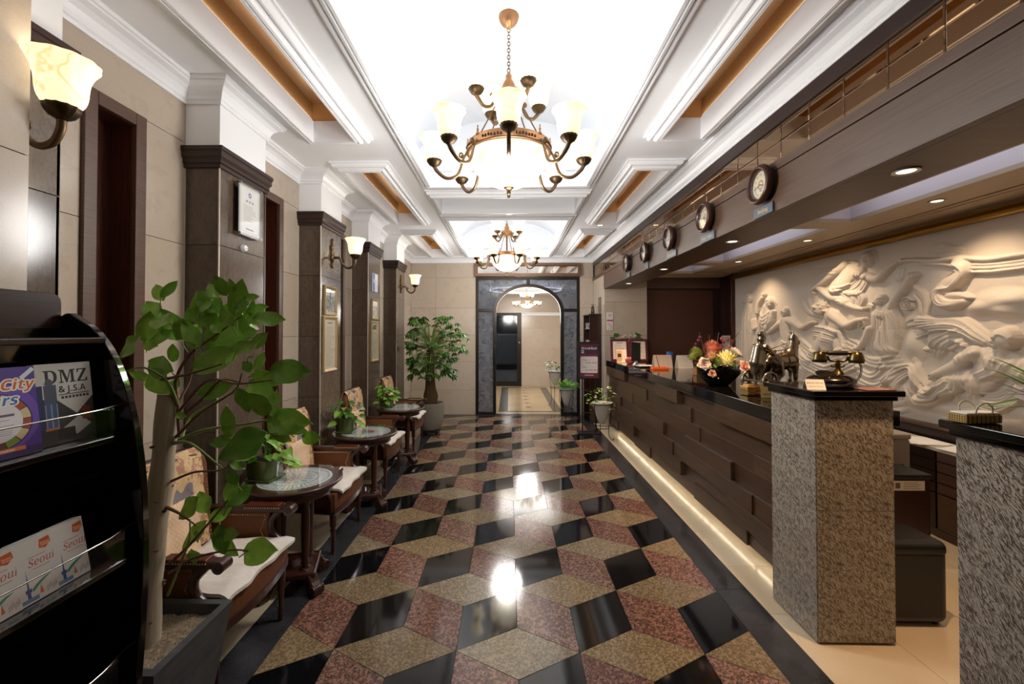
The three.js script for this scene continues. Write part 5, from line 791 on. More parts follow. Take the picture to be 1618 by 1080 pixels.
// ---------------------------------------------------------------- tall fig in the slate planter
{
  const t = thing('planter', 'square tapered slate grey planter filled with tan gravel', 'planter', [-1.325, 0, -1.585]);
  const h = 0.46, T0 = 0.196, B0 = 0.135, ti = 0.026, quad = (a, b, c, d) => [...a, ...b, ...c, ...a, ...c, ...d], pos = [], ring = (r, y) => [[-r, y, r], [r, y, r], [r, y, -r], [-r, y, -r]];
  const R = [ring(B0, 0), ring(T0, h - 0.02), ring(T0 + 0.004, h), ring(T0 - ti, h), ring(T0 - ti - 0.006, h - 0.06)]; for (let k = 0; k < 4; k++) for (let i = 0; i < 4; i++) pos.push(...quad(R[k][i], R[k][(i + 1) % 4], R[k + 1][(i + 1) % 4], R[k + 1][i]));
  const g = new THREE.BufferGeometry(); g.setAttribute('position', new THREE.Float32BufferAttribute(pos, 3)); g.computeVertexNormals(); obj('planter_box', muv(g), std(0xffffff, 0.62, { map: rep(T.slate, 2), bumpMap: rep(T.slate, 2), bumpScale: 0.002 }), t);
  obj('gravel', (() => { const q = new THREE.PlaneGeometry(0.33, 0.33, 40, 40).rotateX(-Math.PI / 2).translate(0, h - 0.042, 0), p = q.attributes.position; for (let i = 0; i < p.count; i++) p.setY(i, p.getY(i) + rr(-0.006, 0.006)); q.computeVertexNormals(); return q; })(), std(0xffffff, 0.9, { map: rep(T.gravel, 2) }), t).userData.kind = 'stuff';
  const f = thing('fig_tree', 'fig tree with sawn pale trunk and broad green leaves in slate planter', 'tree', [0, 0, 0]);
  const D = -1.59, W = (px, py, dz = 0) => at(px, py, 'z', D + dz);
  const base = V(-1.325, 0.42, D), top = W(266, 622); top.z = D;
  obj('trunk', taperTube([base, V(lerp(base.x, top.x, 0.33) - 0.008, lerp(0.42, top.y, 0.33), D), V(lerp(base.x, top.x, 0.7) + 0.004, lerp(0.42, top.y, 0.7), D), top], t2 => 0.046 - 0.012 * t2 + 0.002 * Math.sin(t2 * 23), 0, 14, 26), M.bark, f);
  obj('cut_face', cyl(0.0335, 0.0335, 0.004, 16, top.x, top.y - 0.003, top.z), std(0x8f7c66, 0.9), f);
  for (let k = 0; k < 11; k++) { const y = rr(0.5, 1.25), q = (y - 0.42) / (top.y - 0.42), a = rr(-0.8, 2.2); obj('knot', ball(0.009, 0.005, 0.009, lerp(base.x, top.x, q) + Math.cos(a) * 0.038, y, D + Math.sin(a) * 0.038, 6), std(0x5c4a3a, 0.9), f); }
  const BR = [[[281, 640, 0], [278, 600, 0.02], [300, 560, 0.03], [340, 530, 0.05], [380, 500, 0.05]], [[284, 690, 0], [282, 640, 0], [300, 600, -0.05], [310, 545, -0.05]], [[282, 640], [262, 600, 0.05], [225, 580, 0.08], [195, 588, 0.1]], [[282, 650], [330, 600, 0.05], [375, 606, 0.1], [430, 600, 0.12]], [[284, 660], [320, 630, 0], [350, 600, 0], [385, 605, 0]], [[283, 695], [320, 680, 0.05], [385, 670, 0.1], [430, 665, 0.1], [465, 690, 0.12]], [[278, 690], [320, 650, 0.08], [375, 612, 0.1], [382, 590, 0.1]], [[270, 760], [310, 745, 0.08], [350, 742, 0.1], [362, 735, 0.1]], [[272, 700], [300, 700, 0.1], [340, 730, 0.15], [352, 740, 0.15]], [[268, 890], [300, 860, 0.1], [335, 820, 0.12], [360, 790, 0.12]], [[268, 905], [310, 880, 0.12], [370, 868, 0.14], [392, 870, 0.15]], [[265, 940], [285, 890, 0.1], [300, 850, 0.12], [300, 820, 0.12]], [[262, 800], [290, 815, 0.1], [310, 830, 0.1]], [[255, 600], [300, 590, 0.1], [350, 575, 0.12]], [[285, 700], [300, 660, -0.05], [330, 640, -0.08], [370, 620, -0.1]]];
  BR.forEach((b, k) => obj('branch', taperTube(b.map(p => W(p[0], p[1], p[2] ?? 0)), 0.0075 - (k % 4) * 0.0008, 0.0025, 6), k % 3 === 2 ? M.greenStem : M.branch, f));
  const A = (a, b) => [180 + 0.2778 * a, 420 + 0.2778 * b], B = (a, b) => [220 + 0.2778 * a, 680 + 0.2778 * b];
  const LV = [[180, 430, 205, 278], [150, 400, 38, 510], [385, 425, 272, 252], [200, 465, 326, 348], [485, 465, 388, 300], [545, 355, 480, 165], [612, 270, 478, 152], [690, 285, 728, 78], [535, 475, 796, 262], [560, 430, 600, 290], [700, 300, 745, 180], [790, 300, 972, 303], [690, 492, 800, 440], [448, 582, 702, 485], [332, 602, 190, 545], [340, 545, 335, 448], [210, 650, 92, 602], [200, 600, 302, 706], [890, 595, 1115, 605], [808, 605, 850, 488], [785, 615, 932, 668], [768, 655, 918, 785], [708, 690, 768, 832], [885, 842, 785, 740], [905, 855, 920, 718], [662, 972, 640, 812], [872, 945, 625, 1078], [868, 880, 1098, 892], [980, 920, 1100, 940], [1068, 972, 1182, 982], [668, 992, 548, 1003], [478, 738, 652, 678], [345, 840, 420, 858], [760, 300, 835, 250], [930, 820, 1010, 880], [770, 340, 825, 355], [400, 300, 360, 420], [640, 560, 690, 500], [740, 540, 775, 600], [900, 930, 1010, 1000], [620, 250, 690, 200], [430, 420, 480, 340], [350, 640, 330, 720], [420, 680, 400, 715], [560, 290, 660, 270], [840, 1000, 760, 960], [760, 520, 800, 515]].map(q => [...A(q[0], q[1]), ...A(q[2], q[3])])
    .concat([...Array(26)].map((_, k) => { const a = 230 + 560 * hash2(k, 7, 5), b = 150 + 420 * hash2(k, 8, 5) * (0.6 + 0.4 * hash2(k, 1, 2)), q = hash2(k, 9, 5) * 6.28, l = 70 + 70 * hash2(k, 10, 5); return [...A(a, b), ...A(a + Math.cos(q) * l, b - Math.abs(Math.sin(q)) * l)]; }))
    .concat([[500, 412, 552, 238], [498, 432, 624, 325], [342, 380, 222, 505], [385, 508, 258, 655], [398, 512, 508, 448], [455, 532, 482, 692], [420, 600, 552, 706], [595, 692, 770, 682], [300, 672, 316, 746], [508, 185, 610, 216], [385, 470, 342, 352], [480, 585, 565, 588], [330, 560, 330, 640], [560, 300, 500, 235]].map(q => [...B(q[0], q[1]), ...B(q[2], q[3])]));
  const gs = {};
  LV.forEach(([x0, y0, x1, y1], k) => {
    const dz = (x0 > 340 ? 0.1 : 0) + (hash2(k, 1, 77) - 0.5) * 0.16, b = W(x0, y0, dz), e = W(x1, y1, dz + (hash2(k, 2, 77) - 0.5) * 0.09), d = e.clone().sub(b), L = d.length() * 1.08, wq = [0.54, 0.46, 0.62][k % 3];
    const key = Math.round(L * 50) + '_' + k % 3; gs[key] ??= leafGeo(Math.round(L * 50) / 50, Math.round(L * 50) / 50 * wq, 0.06, 0.18, 0, 9, 4, 1);
    const o = obj('leaf', gs[key], leafM[(k * 7) % 4], f); aim(o, b, d, V((hash2(k, 3, 77) - 0.35) * 1.1, 0.15 + 0.6 * hash2(k, 4, 77), 1));
    if (k % 2 === 0) obj('leaf_stalk', tube([b.clone().sub(d.clone().multiplyScalar(0.22)).add(V(0, -0.02, -0.01)), b.clone().add(V(0, -0.004, 0)), b.clone().add(d.clone().multiplyScalar(0.04))], 0.002, 5, 5), M.greenStem, f);
  });
}
// ---------------------------------------------------------------- money tree at the end of the chairs
{
  const p = thing('round_pot', 'tall rounded grey clay pot on a dark coaster holding the money tree', 'pot', [-1.19, 0, -6.7]);
  obj('pot_body', lathe([[0, 0.07], [0.12, 0.07], [0.15, 0.085], [0.185, 0.2], [0.2, 0.34], [0.2, 0.46], [0.196, 0.475], [0.182, 0.475], [0.18, 0.44], [0, 0.43]], 40), std(0x8a8374, 0.7, { bumpMap: T.noise, bumpScale: 0.002 }), p);
  obj('coaster', [rb(0.26, 0.04, 0.26, 0.01, 0, 0.05, 0), ...[-1, 1].flatMap(a => [-1, 1].map(b => cyl(0.02, 0.02, 0.03, 8, a * 0.1, 0, b * 0.1)))], M.blackMatte, p);
  obj('soil', cyl(0.18, 0.18, 0.01, 30, 0, 0.432, 0), M.soil, p);
  const t = thing('money_tree', 'bushy money tree with thick bottle trunk in the rounded grey pot', 'tree', [-1.19, 0.44, -6.7]);
  obj('trunk', tr(taperTube([[0, 0, 0], [-0.005, 0.18, 0], [-0.01, 0.4, 0.01], [-0.012, 0.62, 0], [-0.01, 0.84, 0]], q => 0.088 + 0.03 * Math.exp(-Math.pow((q - 0.16) / 0.1, 2)) - 0.034 * q, 0, 12, 24), 0, 0, 0), std(0x8d7658, 0.8, { map: rep(T.bark, 2, 2) }), t);
  const lf = leafGeo(0.105, 0.042, 0.3, 0.2, 0, 5, 2); seed = 4242;
  const comp = [0, 1, 2].map(v => { const g = []; for (let k = 0; k < 6; k++) { const a = (k - 2.5) * 0.62 + v * 0.1, l = lf.clone().rotateX(0.2 + 0.12 * Math.abs(k - 2.5)).rotateY(a); g.push(l); } return merge(g); });
  for (let k = 0; k < 200; k++) {
    const a = rr(0, 6.283), y = rr(0.42, 1.36), rm = y > 1.25 ? 0.36 : y > 0.75 ? 0.56 : 0.4, r = rm * Math.sqrt(rr(0.12, 1)), b = V(Math.cos(a) * r, y, Math.sin(a) * r * 0.85 + 0.02); if (b.x < -0.33) b.x = -0.33 + rr(0, 0.1);
    obj('branch', taperTube([[-0.01, Math.min(0.84, y * 0.55 + 0.36), 0], [b.x * 0.45, lerp(0.75, b.y, 0.6) + 0.06, b.z * 0.45], [b.x, b.y, b.z]], 0.007, 0.0025, 5, 6), M.greenStem, t);
    const o = obj('compound_leaf', comp[k % 3], darkLeaf[k % 3], t); aim(o, b, V(Math.cos(a), rr(-0.2, 0.2), Math.sin(a)), V(rr(-0.3, 0.3), 1, rr(-0.1, 0.4)));
    o.scale.setScalar(rr(0.7, 1));
  }
}
// ---------------------------------------------------------------- pictures on the pilasters
function framed(name, label, cat, x, y, z, w, h, turn, frameM, fw, tex, extra = {}) {
  const f = thing(name, label, cat, [x, y, z], turn, extra.group);
  const p = [[0, 0], [0, -0.014], [fw * 0.3, -0.02], [fw * 0.7, -0.014], [fw, -0.008], [fw, 0]];
  obj('picture_frame', sweep([[-w / 2, -h / 2], [w / 2, -h / 2], [w / 2, h / 2], [-w / 2, h / 2]], true, p).rotateX(-Math.PI / 2), frameM, f);
  obj('backing', box(w - 0.004, h - 0.004, 0.004, 0, 0, 0.002), M.blackMatte, f);
  obj('print', new THREE.PlaneGeometry(w - fw * 1.6, h - fw * 1.6).translate(0, 0, 0.006), std(0xffffff, 0.6, { map: tex }), f);
  obj('cover_glass', box(w - fw * 1.7, h - fw * 1.7, 0.0015, 0, 0, 0.0085), M.glass, f);
  return f;
}
const lines = (x, n, x0, x1, y0, dy, c, s) => { x.fillStyle = c; for (let i = 0; i < n; i++) x.fillRect(x0, y0 + i * dy, (x1 - x0) * (0.55 + 0.45 * hash2(i, s, 3)), dy * 0.32); };
const scenic = (s) => canvasTex(256, 320, (x, w, h) => { x.fillStyle = '#cfd3cc'; x.fillRect(0, 0, w, h); for (let k = 0; k < 300; k++) { const q = hash2(k, s, 1), r = hash2(k, s, 2); x.fillStyle = ['#7d8a8c', '#5b6668', '#a7b0ae', '#8f9896', '#454f52'][k % 5]; const bx = q * w, bw = 6 + r * 26, by = 90 + hash2(k, s, 4) * 190; x.fillRect(bx, by, bw, 10 + r * 30); } x.fillStyle = '#59666a'; x.fillRect(w * 0.42, 50, 30, 200); x.fillRect(w * 0.46, 20, 8, 60); });
const scroll = (s) => canvasTex(256, 400, (x, w, h) => { x.fillStyle = '#c9c1ac'; x.fillRect(0, 0, w, h); lines(x, 34, 34, 222, 60, 9.4, '#8f8770', s); x.fillStyle = '#7d745c'; x.fillRect(70, 26, 116, 12); });
M.oak = std(0xb59a68, 0.4, { metalness: 0.25 });
const PX = LP + 0.001;
framed('framed_print', 'small gilt framed city etching above the framed scroll', 'picture', PX, 1.835, -4.01, 0.27, 0.27, Math.PI / 2, M.oak, 0.028, scenic(3));
framed('framed_scroll', 'tall gilt framed page of fine script under the city etching', 'picture', PX, 1.44, -4.005, 0.3, 0.505, Math.PI / 2, M.oak, 0.03, scroll(5));
framed('framed_print', 'small gilt framed harbour print below the blue plaque', 'picture', PX, 1.825, -5.35, 0.25, 0.25, Math.PI / 2, M.oak, 0.026, scenic(9));
framed('framed_scroll', 'tall gilt framed page with dark vignettes below the harbour print', 'picture', PX, 1.437, -5.35, 0.28, 0.49, Math.PI / 2, M.oak, 0.03, canvasTex(256, 400, (x, w, h) => { x.fillStyle = '#b9b6a2'; x.fillRect(0, 0, w, h); x.fillStyle = '#3c4a48'; x.fillRect(50, 20, 160, 52); lines(x, 24, 40, 220, 100, 11, '#8d8f80', 8); x.fillRect(90, 350, 22, 40); }));
{ const p = thing('enamel_plaque', 'blue and white plaque above the harbour print', 'plaque', [PX, 2.15, -5.34], Math.PI / 2); obj('plate', rb(0.2, 0.225, 0.014, 0.004, 0, 0, 0.007), std(0xd8dce4, 0.3), p); obj('print', new THREE.PlaneGeometry(0.19, 0.215).translate(0, 0, 0.0145), std(0xffffff, 0.25, { map: canvasTex(200, 224, (x, w, h) => { x.fillStyle = '#dfe3ea'; x.fillRect(0, 0, w, h); x.fillStyle = '#4a62b4'; x.fillRect(0, 0, 78, h); x.fillStyle = '#8fa2d8'; x.beginPath(); x.arc(50, 90, 30, 0, 7); x.fill(); lines(x, 8, 96, 190, 70, 16, '#8b95ac', 2); }) }), p); }
{ const f = thing('certificate', 'white certificate with blue seal in a clear acrylic stand-off holder', 'certificate', [PX, 2.3, -2.7], Math.PI / 2);
  obj('acrylic_plate', rb(0.245, 0.335, 0.008, 0.003, 0, 0, 0.04), phys(0xffffff, 0.04, { transmission: 1, thickness: 0, ior: 1.49 }), f);
  obj('backing_sheet', rb(0.225, 0.31, 0.004, 0.001, 0, 0, 0.03), std(0x9a9a98, 0.5), f);
  obj('sheet', new THREE.PlaneGeometry(0.2, 0.285).translate(0, 0, 0.0325), std(0xffffff, 0.5, { map: canvasTex(300, 430, (x, w, h) => { x.fillStyle = '#dcdcd8'; x.fillRect(0, 0, w, h); x.strokeStyle = '#b4b4ae'; x.lineWidth = 6; x.strokeRect(14, 14, w - 28, h - 28); x.fillStyle = '#3f57a0'; x.beginPath(); x.arc(w / 2, 66, 24, 0, 7); x.fill(); x.fillStyle = '#dfe4f2'; x.beginPath(); x.arc(w / 2, 66, 10, 0, 7); x.fill(); x.fillStyle = '#80807a'; for (let k = 0; k < 3; k++) x.fillRect(90 + k * 46, 118, 26, 20); lines(x, 9, 50, 250, 170, 17, '#a2a29c', 4); x.fillStyle = '#8a8a86'; x.fillRect(90, 380, 120, 14); }) }), f);
  for (const a of [-1, 1]) for (const b of [-1, 1]) obj('standoff', cyl(0.007, 0.007, 0.046, 12).rotateX(Math.PI / 2).translate(a * 0.108, b * 0.152, 0), M.chrome, f);
  const s = thing('round_sensor', 'small round white sensor button below the certificate', 'sensor', [PX, 2.068, -2.685], Math.PI / 2); obj('dome', lathe([[0, 0.026], [0.012, 0.025], [0.02, 0.018], [0.022, 0.004], [0.024, 0]], 20).rotateX(Math.PI / 2), M.white, s); obj('lens', ball(0.006, 0.006, 0.004, 0, 0, 0.026, 10), M.trim, s); }
// ---------------------------------------------------------------- brochure rack by the entrance
{
  const r = thing('brochure_rack', 'glossy black brochure rack with curved side panels and clear shelf lips', 'rack', [0, 0, 0]);
  const side = (zz) => { const s = new THREE.Shape(); const pts = [[-1.260, 0], [-1.260, 1.585], [-1.235, 1.6], [-1.210, 1.59], [-1.148, 1.545], [-1.093, 1.46], [-1.053, 1.34], [-1.023, 1.18], [-1.011, 0.98], [-1.013, 0.8], [-1.028, 0.55], [-1.053, 0.3], [-1.083, 0]]; s.moveTo(...pts[0]); s.lineTo(...pts[1]); s.splineThru(pts.slice(2).map(p => new THREE.Vector2(...p))); s.closePath(); return extr(s, 0.018, 0.002, [], 40).translate(0, 0, zz); };
  for (const z of [-1.22, -0.32]) obj('side_panel', side(z), M.black, r);
  obj('back_panel', bb(-1.262, -1.244, 0.02, 1.56, -0.32, -1.2), M.black, r);
  obj('header_board', extr((() => { const s = new THREE.Shape(); s.moveTo(0, 0); s.lineTo(0.87, 0); s.lineTo(0.87, 0.1); s.quadraticCurveTo(0.87, 0.13, 0.84, 0.13); s.lineTo(0, 0.13); return s; })(), 0.014, 0.002).rotateY(Math.PI / 2).translate(-1.265, 1.525, -0.33), M.dark, r);
  const lips = [];
  for (const [y, x0, lip] of [[1.535, -1.1, 0], [1.27, -1.045, 1], [0.94, -1.013, 1], [0.6, -1.025, 1], [0.26, -1.055, 1]]) {
    obj('shelf', rbb(-1.244, x0 - 0.02, y - 0.016, y, -0.32, -1.2, 0.003), y > 1.5 ? M.dark : M.black, r);
    if (lip) { obj('clear_lip', rbb(x0 - 0.024, x0 - 0.02, y, y + 0.075, -0.36, -1.17, 0.0015), phys(0xffffff, 0.05, { transmission: 1, thickness: 0 }), r); obj('lip_wire', tube([[x0 - 0.02, y + 0.078, -0.36], [x0 - 0.02, y + 0.078, -1.17], [x0 - 0.03, y + 0.08, -1.2]], 0.0025, 6, 10), M.chrome, r); }
  }
  obj('screw', [cyl(0.006, 0.006, 0.004, 10).rotateX(Math.PI / 2).translate(-1.1, 0.62, -1.199), cyl(0.006, 0.006, 0.004, 10).rotateX(Math.PI / 2).translate(-1.02, 0.5, -1.199)], M.chrome, r);
  // leaflets lean on the back panel; local +z faces the lobby
  function brochure(label, px, y, zc, w, h, th, tex, lean, group) {
    const b = thing('brochure', label, 'brochure', [px, y + 0.002, zc], Math.PI / 2, group); const q = new THREE.Group(); q.name = 'booklet'; q.rotation.x = -lean; b.add(q);
    obj('pages', box(w, h, th, 0, h / 2, -th / 2), M.paper, q); obj('cover', new THREE.PlaneGeometry(w, h).translate(0, h / 2, 0.0006), std(0xffffff, 0.35, { map: tex }), q); return b;
  }
  const daily = canvasTex(512, 760, (x, w, h) => { x.fillStyle = '#4a2f8f'; x.fillRect(0, 0, w, h); x.fillStyle = '#6b4bb4'; x.beginPath(); x.arc(230, 420, 290, 0, 7); x.fill(); x.fillStyle = '#2e1f60'; x.fillRect(0, 690, w, 70); x.fillStyle = '#1c1030'; x.beginPath(); x.arc(230, 450, 236, 0, 7); x.fill(); for (let k = 0; k < 14; k++) { x.fillStyle = ['#a8502e', '#d8c89a', '#7c9a3c', '#5b3a2a', '#c23a3a', '#cfd8e0'][k % 6]; x.beginPath(); x.moveTo(230, 450); x.arc(230, 450, 228, k * 0.449, k * 0.449 + 0.42); x.fill(); } x.fillStyle = '#e6e4ea'; x.beginPath(); x.arc(230, 450, 172, 0, 7); x.fill(); x.textAlign = 'right'; x.lineJoin = 'round'; x.lineWidth = 22; x.strokeStyle = '#f4f0ea'; x.font = 'italic bold 118px sans-serif'; x.strokeText('Daily City', 496, 190); x.fillStyle = '#d8692a'; x.fillText('Daily City', 496, 190); x.strokeText('Tours', 380, 318); x.fillStyle = '#2b6fb4'; x.fillText('Tours', 380, 318); x.fillStyle = '#6a5a6a'; x.fillRect(110, 392, 240, 20); lines(x, 9, 90, 360, 440, 15, '#9a90a4', 6); x.fillStyle = '#d8743c'; x.fillRect(40, 676, 360, 34); x.fillStyle = '#f0e6dc'; x.font = 'bold 28px sans-serif'; x.fillText('Tours Reservation', 330, 702); x.fillStyle = '#dfe8f4'; x.save(); x.translate(462, 60); x.rotate(-0.75); x.fillRect(-60, -16, 120, 34); x.restore(); });
  const dmz = canvasTex(512, 760, (x, w, h) => { x.fillStyle = '#34343a'; x.fillRect(0, 0, w, h); x.fillStyle = '#c9c9c6'; x.beginPath(); x.moveTo(0, 0); x.lineTo(w, 0); x.lineTo(w, 340); x.lineTo(340, 500); x.lineTo(150, 330); x.lineTo(0, 330); x.fill(); x.fillStyle = '#8b8f98'; x.fillRect(60, 330, 110, 290); x.fillStyle = '#b9bcc2'; x.beginPath(); x.moveTo(170, 640); x.lineTo(360, 520); x.lineTo(470, 620); x.lineTo(330, 700); x.fill(); x.fillStyle = '#1f1a18'; x.font = 'bold 176px serif'; x.textAlign = 'left'; x.fillText('DMZ', 62, 190); x.font = 'bold 84px sans-serif'; x.fillText('& J.S.A', 190, 280); x.font = '30px sans-serif'; x.fillStyle = '#6e6e70'; x.fillRect(190, 296, 290, 12); x.fillStyle = '#2c2826'; for (let k = 0; k < 8; k++) x.fillRect(210 + k * 34, 318, 24, 24); x.fillStyle = '#4c5266'; x.beginPath(); x.ellipse(110, 180, 34, 40, 0, 0, 7); x.fill(); x.fillRect(60, 200, 110, 180); x.fillStyle = '#3c5a86'; x.fillRect(70, 370, 38, 230); x.fillRect(122, 370, 38, 230); x.fillStyle = '#7c3a22'; x.fillRect(390, 440, 90, 130); x.fillStyle = '#26221f'; x.fillRect(150, 620, 160, 110); x.fillStyle = '#c47238'; x.fillRect(40, 600, 110, 22); x.fillStyle = '#22325e'; x.fillRect(0, 200, 50, 440); });
  const seoul = canvasTex(400, 700, (x, w, h) => { x.fillStyle = '#d6d3d0'; x.fillRect(0, 0, w, h); x.fillStyle = '#c75a24'; x.beginPath(); x.moveTo(270, 60); x.lineTo(380, 50); x.lineTo(392, 120); x.lineTo(330, 172); x.lineTo(258, 150); x.fill(); x.fillStyle = '#eee0d4'; x.font = '40px serif'; x.fillText('Seoul', 276, 122); x.fillRect(280, 132, 96, 6); x.fillStyle = '#b4462e'; x.font = 'italic 112px serif'; x.fillText('Seoul', 112, 318); x.fillStyle = '#b98a7c'; x.fillRect(130, 212, 190, 9); x.fillRect(160, 346, 190, 9); x.fillStyle = '#2c4a8c'; x.beginPath(); x.moveTo(84, 330); x.lineTo(96, 560); x.lineTo(72, 560); x.fill(); x.fillRect(52, 540, 66, 40); x.fillRect(66, 580, 36, 90); x.fillStyle = '#2f8a6e'; x.beginPath(); x.moveTo(120, 560); x.quadraticCurveTo(210, 470, 350, 476); x.quadraticCurveTo(240, 510, 130, 590); x.fill(); x.fillStyle = '#c56a3a'; x.beginPath(); x.moveTo(214, 540); x.lineTo(238, 640); x.lineTo(196, 640); x.fill(); x.fillStyle = '#a9aaa8'; for (let k = 0; k < 6; k++) x.fillRect(270 + k * 20, 600 - 14 * (k % 3), 14, 60); x.fillStyle = '#5a86a8'; x.fillRect(0, 640, 180, 44); });
  brochure('purple city tours brochure on the upper shelf of the black rack', -1.095, 1.27, -0.935, 0.16, 0.2, 0.008, daily, 0.14);
  brochure('grey DMZ tour brochure on the upper shelf beside the purple one', -1.115, 1.27, -1.1, 0.14, 0.2, 0.016, dmz, 0.12);
  [[-1.072, 'at the far end of its row'], [-0.992, 'between two alike on the lower shelf'], [-0.912, 'beside the entrance side of the row']].forEach(([z, w], i) => brochure(`white Seoul travel booklet with orange badge ${w}`, -1.07 + 0.002 * i, 0.94, z, 0.079, 0.14, 0.022, seoul, 0.2, 'Seoul booklets on the lower shelf'));
}
// ---------------------------------------------------------------- end of the lobby: sign, planters, shelf
const wire = std(0x191715, 0.45, { metalness: 0.6 });
const wicker = std(0xffffff, 0.75, { map: rep(texture(128, (u, v) => { const k = 16, a = Math.floor(u * k), b = Math.floor(v * k), e = Math.sin((u * k - a) * Math.PI) * ((a + b) & 1 ? 1 : 0.6); return mixc([130, 129, 126], [236, 234, 228], e); }), 3, 2), bumpMap: rep(T.rattan, 2), bumpScale: 0.004 });
function conePlanter(label, x, z, y0, y1, r, leafFn, turn = 0) {
  const p = thing('wicker_planter', label, 'planter', [x, 0, z], turn);
  obj('wicker_cone', lathe([[0.0, y0], [r * 0.3, y0 + 0.005], [r * 0.55, y0 + (y1 - y0) * 0.3], [r * 0.85, y0 + (y1 - y0) * 0.7], [r, y1 - 0.02], [r * 1.06, y1 - 0.01], [r * 1.03, y1 + 0.005], [r * 0.9, y1 - 0.01], [0, y1 - 0.03]], 26), wicker, p);
  obj('wire_stand', [0, 1, 2].map(k => { const a = k * 2.094 + 0.5, c = Math.cos(a), s = Math.sin(a); return tube([[c * r * 1.08, y1 - 0.02, s * r * 1.08], [c * r * 0.95, lerp(y0, y1, 0.4), s * r * 0.95], [c * r * 0.75, y0 - 0.05, s * r * 0.75], [c * r * 0.8, 0.05, s * r * 0.8], [c * r * 1.15, 0.006, s * r * 1.15], [c * r * 1.3, 0.03, s * r * 1.3], [c * r * 1.2, 0.04, s * r * 1.2]], 0.005, 6, 24); }).concat([new THREE.TorusGeometry(r * 1.07, 0.005, 6, 30).rotateX(Math.PI / 2).translate(0, y1 - 0.015, 0), new THREE.TorusGeometry(r * 0.76, 0.005, 6, 24).rotateX(Math.PI / 2).translate(0, Math.max(0.06, y0 - 0.05), 0)]), wire, p);
  leafFn(p, y1, r);
}
const smallLeaf = leafGeo(0.045, 0.024, 0.2, 0.2, 0, 4, 2), fernFrond = (() => { const g = [tube([[0, 0, 0], [0, 0.05, 0.07], [0, 0.04, 0.15], [0, -0.02, 0.22]], 0.0015, 4, 8)]; for (let i = 1; i < 13; i++) for (const s of [-1, 1]) { const t = i / 13, l = 0.045 * (1 - t * 0.7); g.push(leafGeo(l, 0.012, 0.1, 0.1, 0, 3, 2).rotateY(s * 1.2).translate(0, 0.05 * Math.sin(t * 2.6) - 0.06 * t * t + 0.01, 0.02 + t * 0.2)); } return merge(g); })();
conePlanter('white wicker cone planter of small mixed foliage beside the sign', 1.345, -6.4, 0.22, 0.53, 0.135, (p, y, r) => { seed = 77; for (let k = 0; k < 120; k++) { const a = rr(0, 6.28), q = rr(0.02, 0.22), o = obj('leaf', smallLeaf, [leafM[0], darkLeaf[1], leafM[2], std(0xcfd8b8, 0.5)][k % 4], p); aim(o, V(Math.cos(a) * q * (p.position.x + Math.cos(a) * q > 1.55 ? 0.7 : 1), y + rr(-0.06, 0.26) - q * 0.35, Math.sin(a) * q), V(Math.cos(a), rr(-0.4, 0.7), Math.sin(a)), V(rr(-0.5, 0.5), 1, 0.3)); } });
conePlanter('white wicker cone planter of bright fern beside the glass screen', 1.0, -7.65, 0.28, 0.57, 0.125, (p, y, r) => { seed = 78; for (let k = 0; k < 42; k++) { const a = k * 2.4, o = obj('frond', fernFrond, freshLeaf[k % 3], p); aim(o, V(Math.cos(a) * 0.05, y - 0.01, Math.sin(a) * 0.05), V(Math.cos(a), rr(-0.1, 0.9), Math.sin(a)), V(0, 1, 0.01)); o.scale.setScalar(rr(0.8, 1.15)); } });
conePlanter('grey cone planter with leafy plant standing in the vestibule', 0.98, -9.35, 0.42, 0.72, 0.14, (p, y, r) => { seed = 79; for (let k = 0; k < 60; k++) { const a = rr(0, 6.28), q = rr(0.02, 0.17), o = obj('leaf', smallLeaf, darkLeaf[k % 3], p); aim(o, V(Math.cos(a) * q, y + rr(0, 0.2), Math.sin(a) * q), V(Math.cos(a), rr(-0.3, 0.9), Math.sin(a)), V(rr(-0.5, 0.5), 1, 0.3)); o.scale.setScalar(1.7); } });
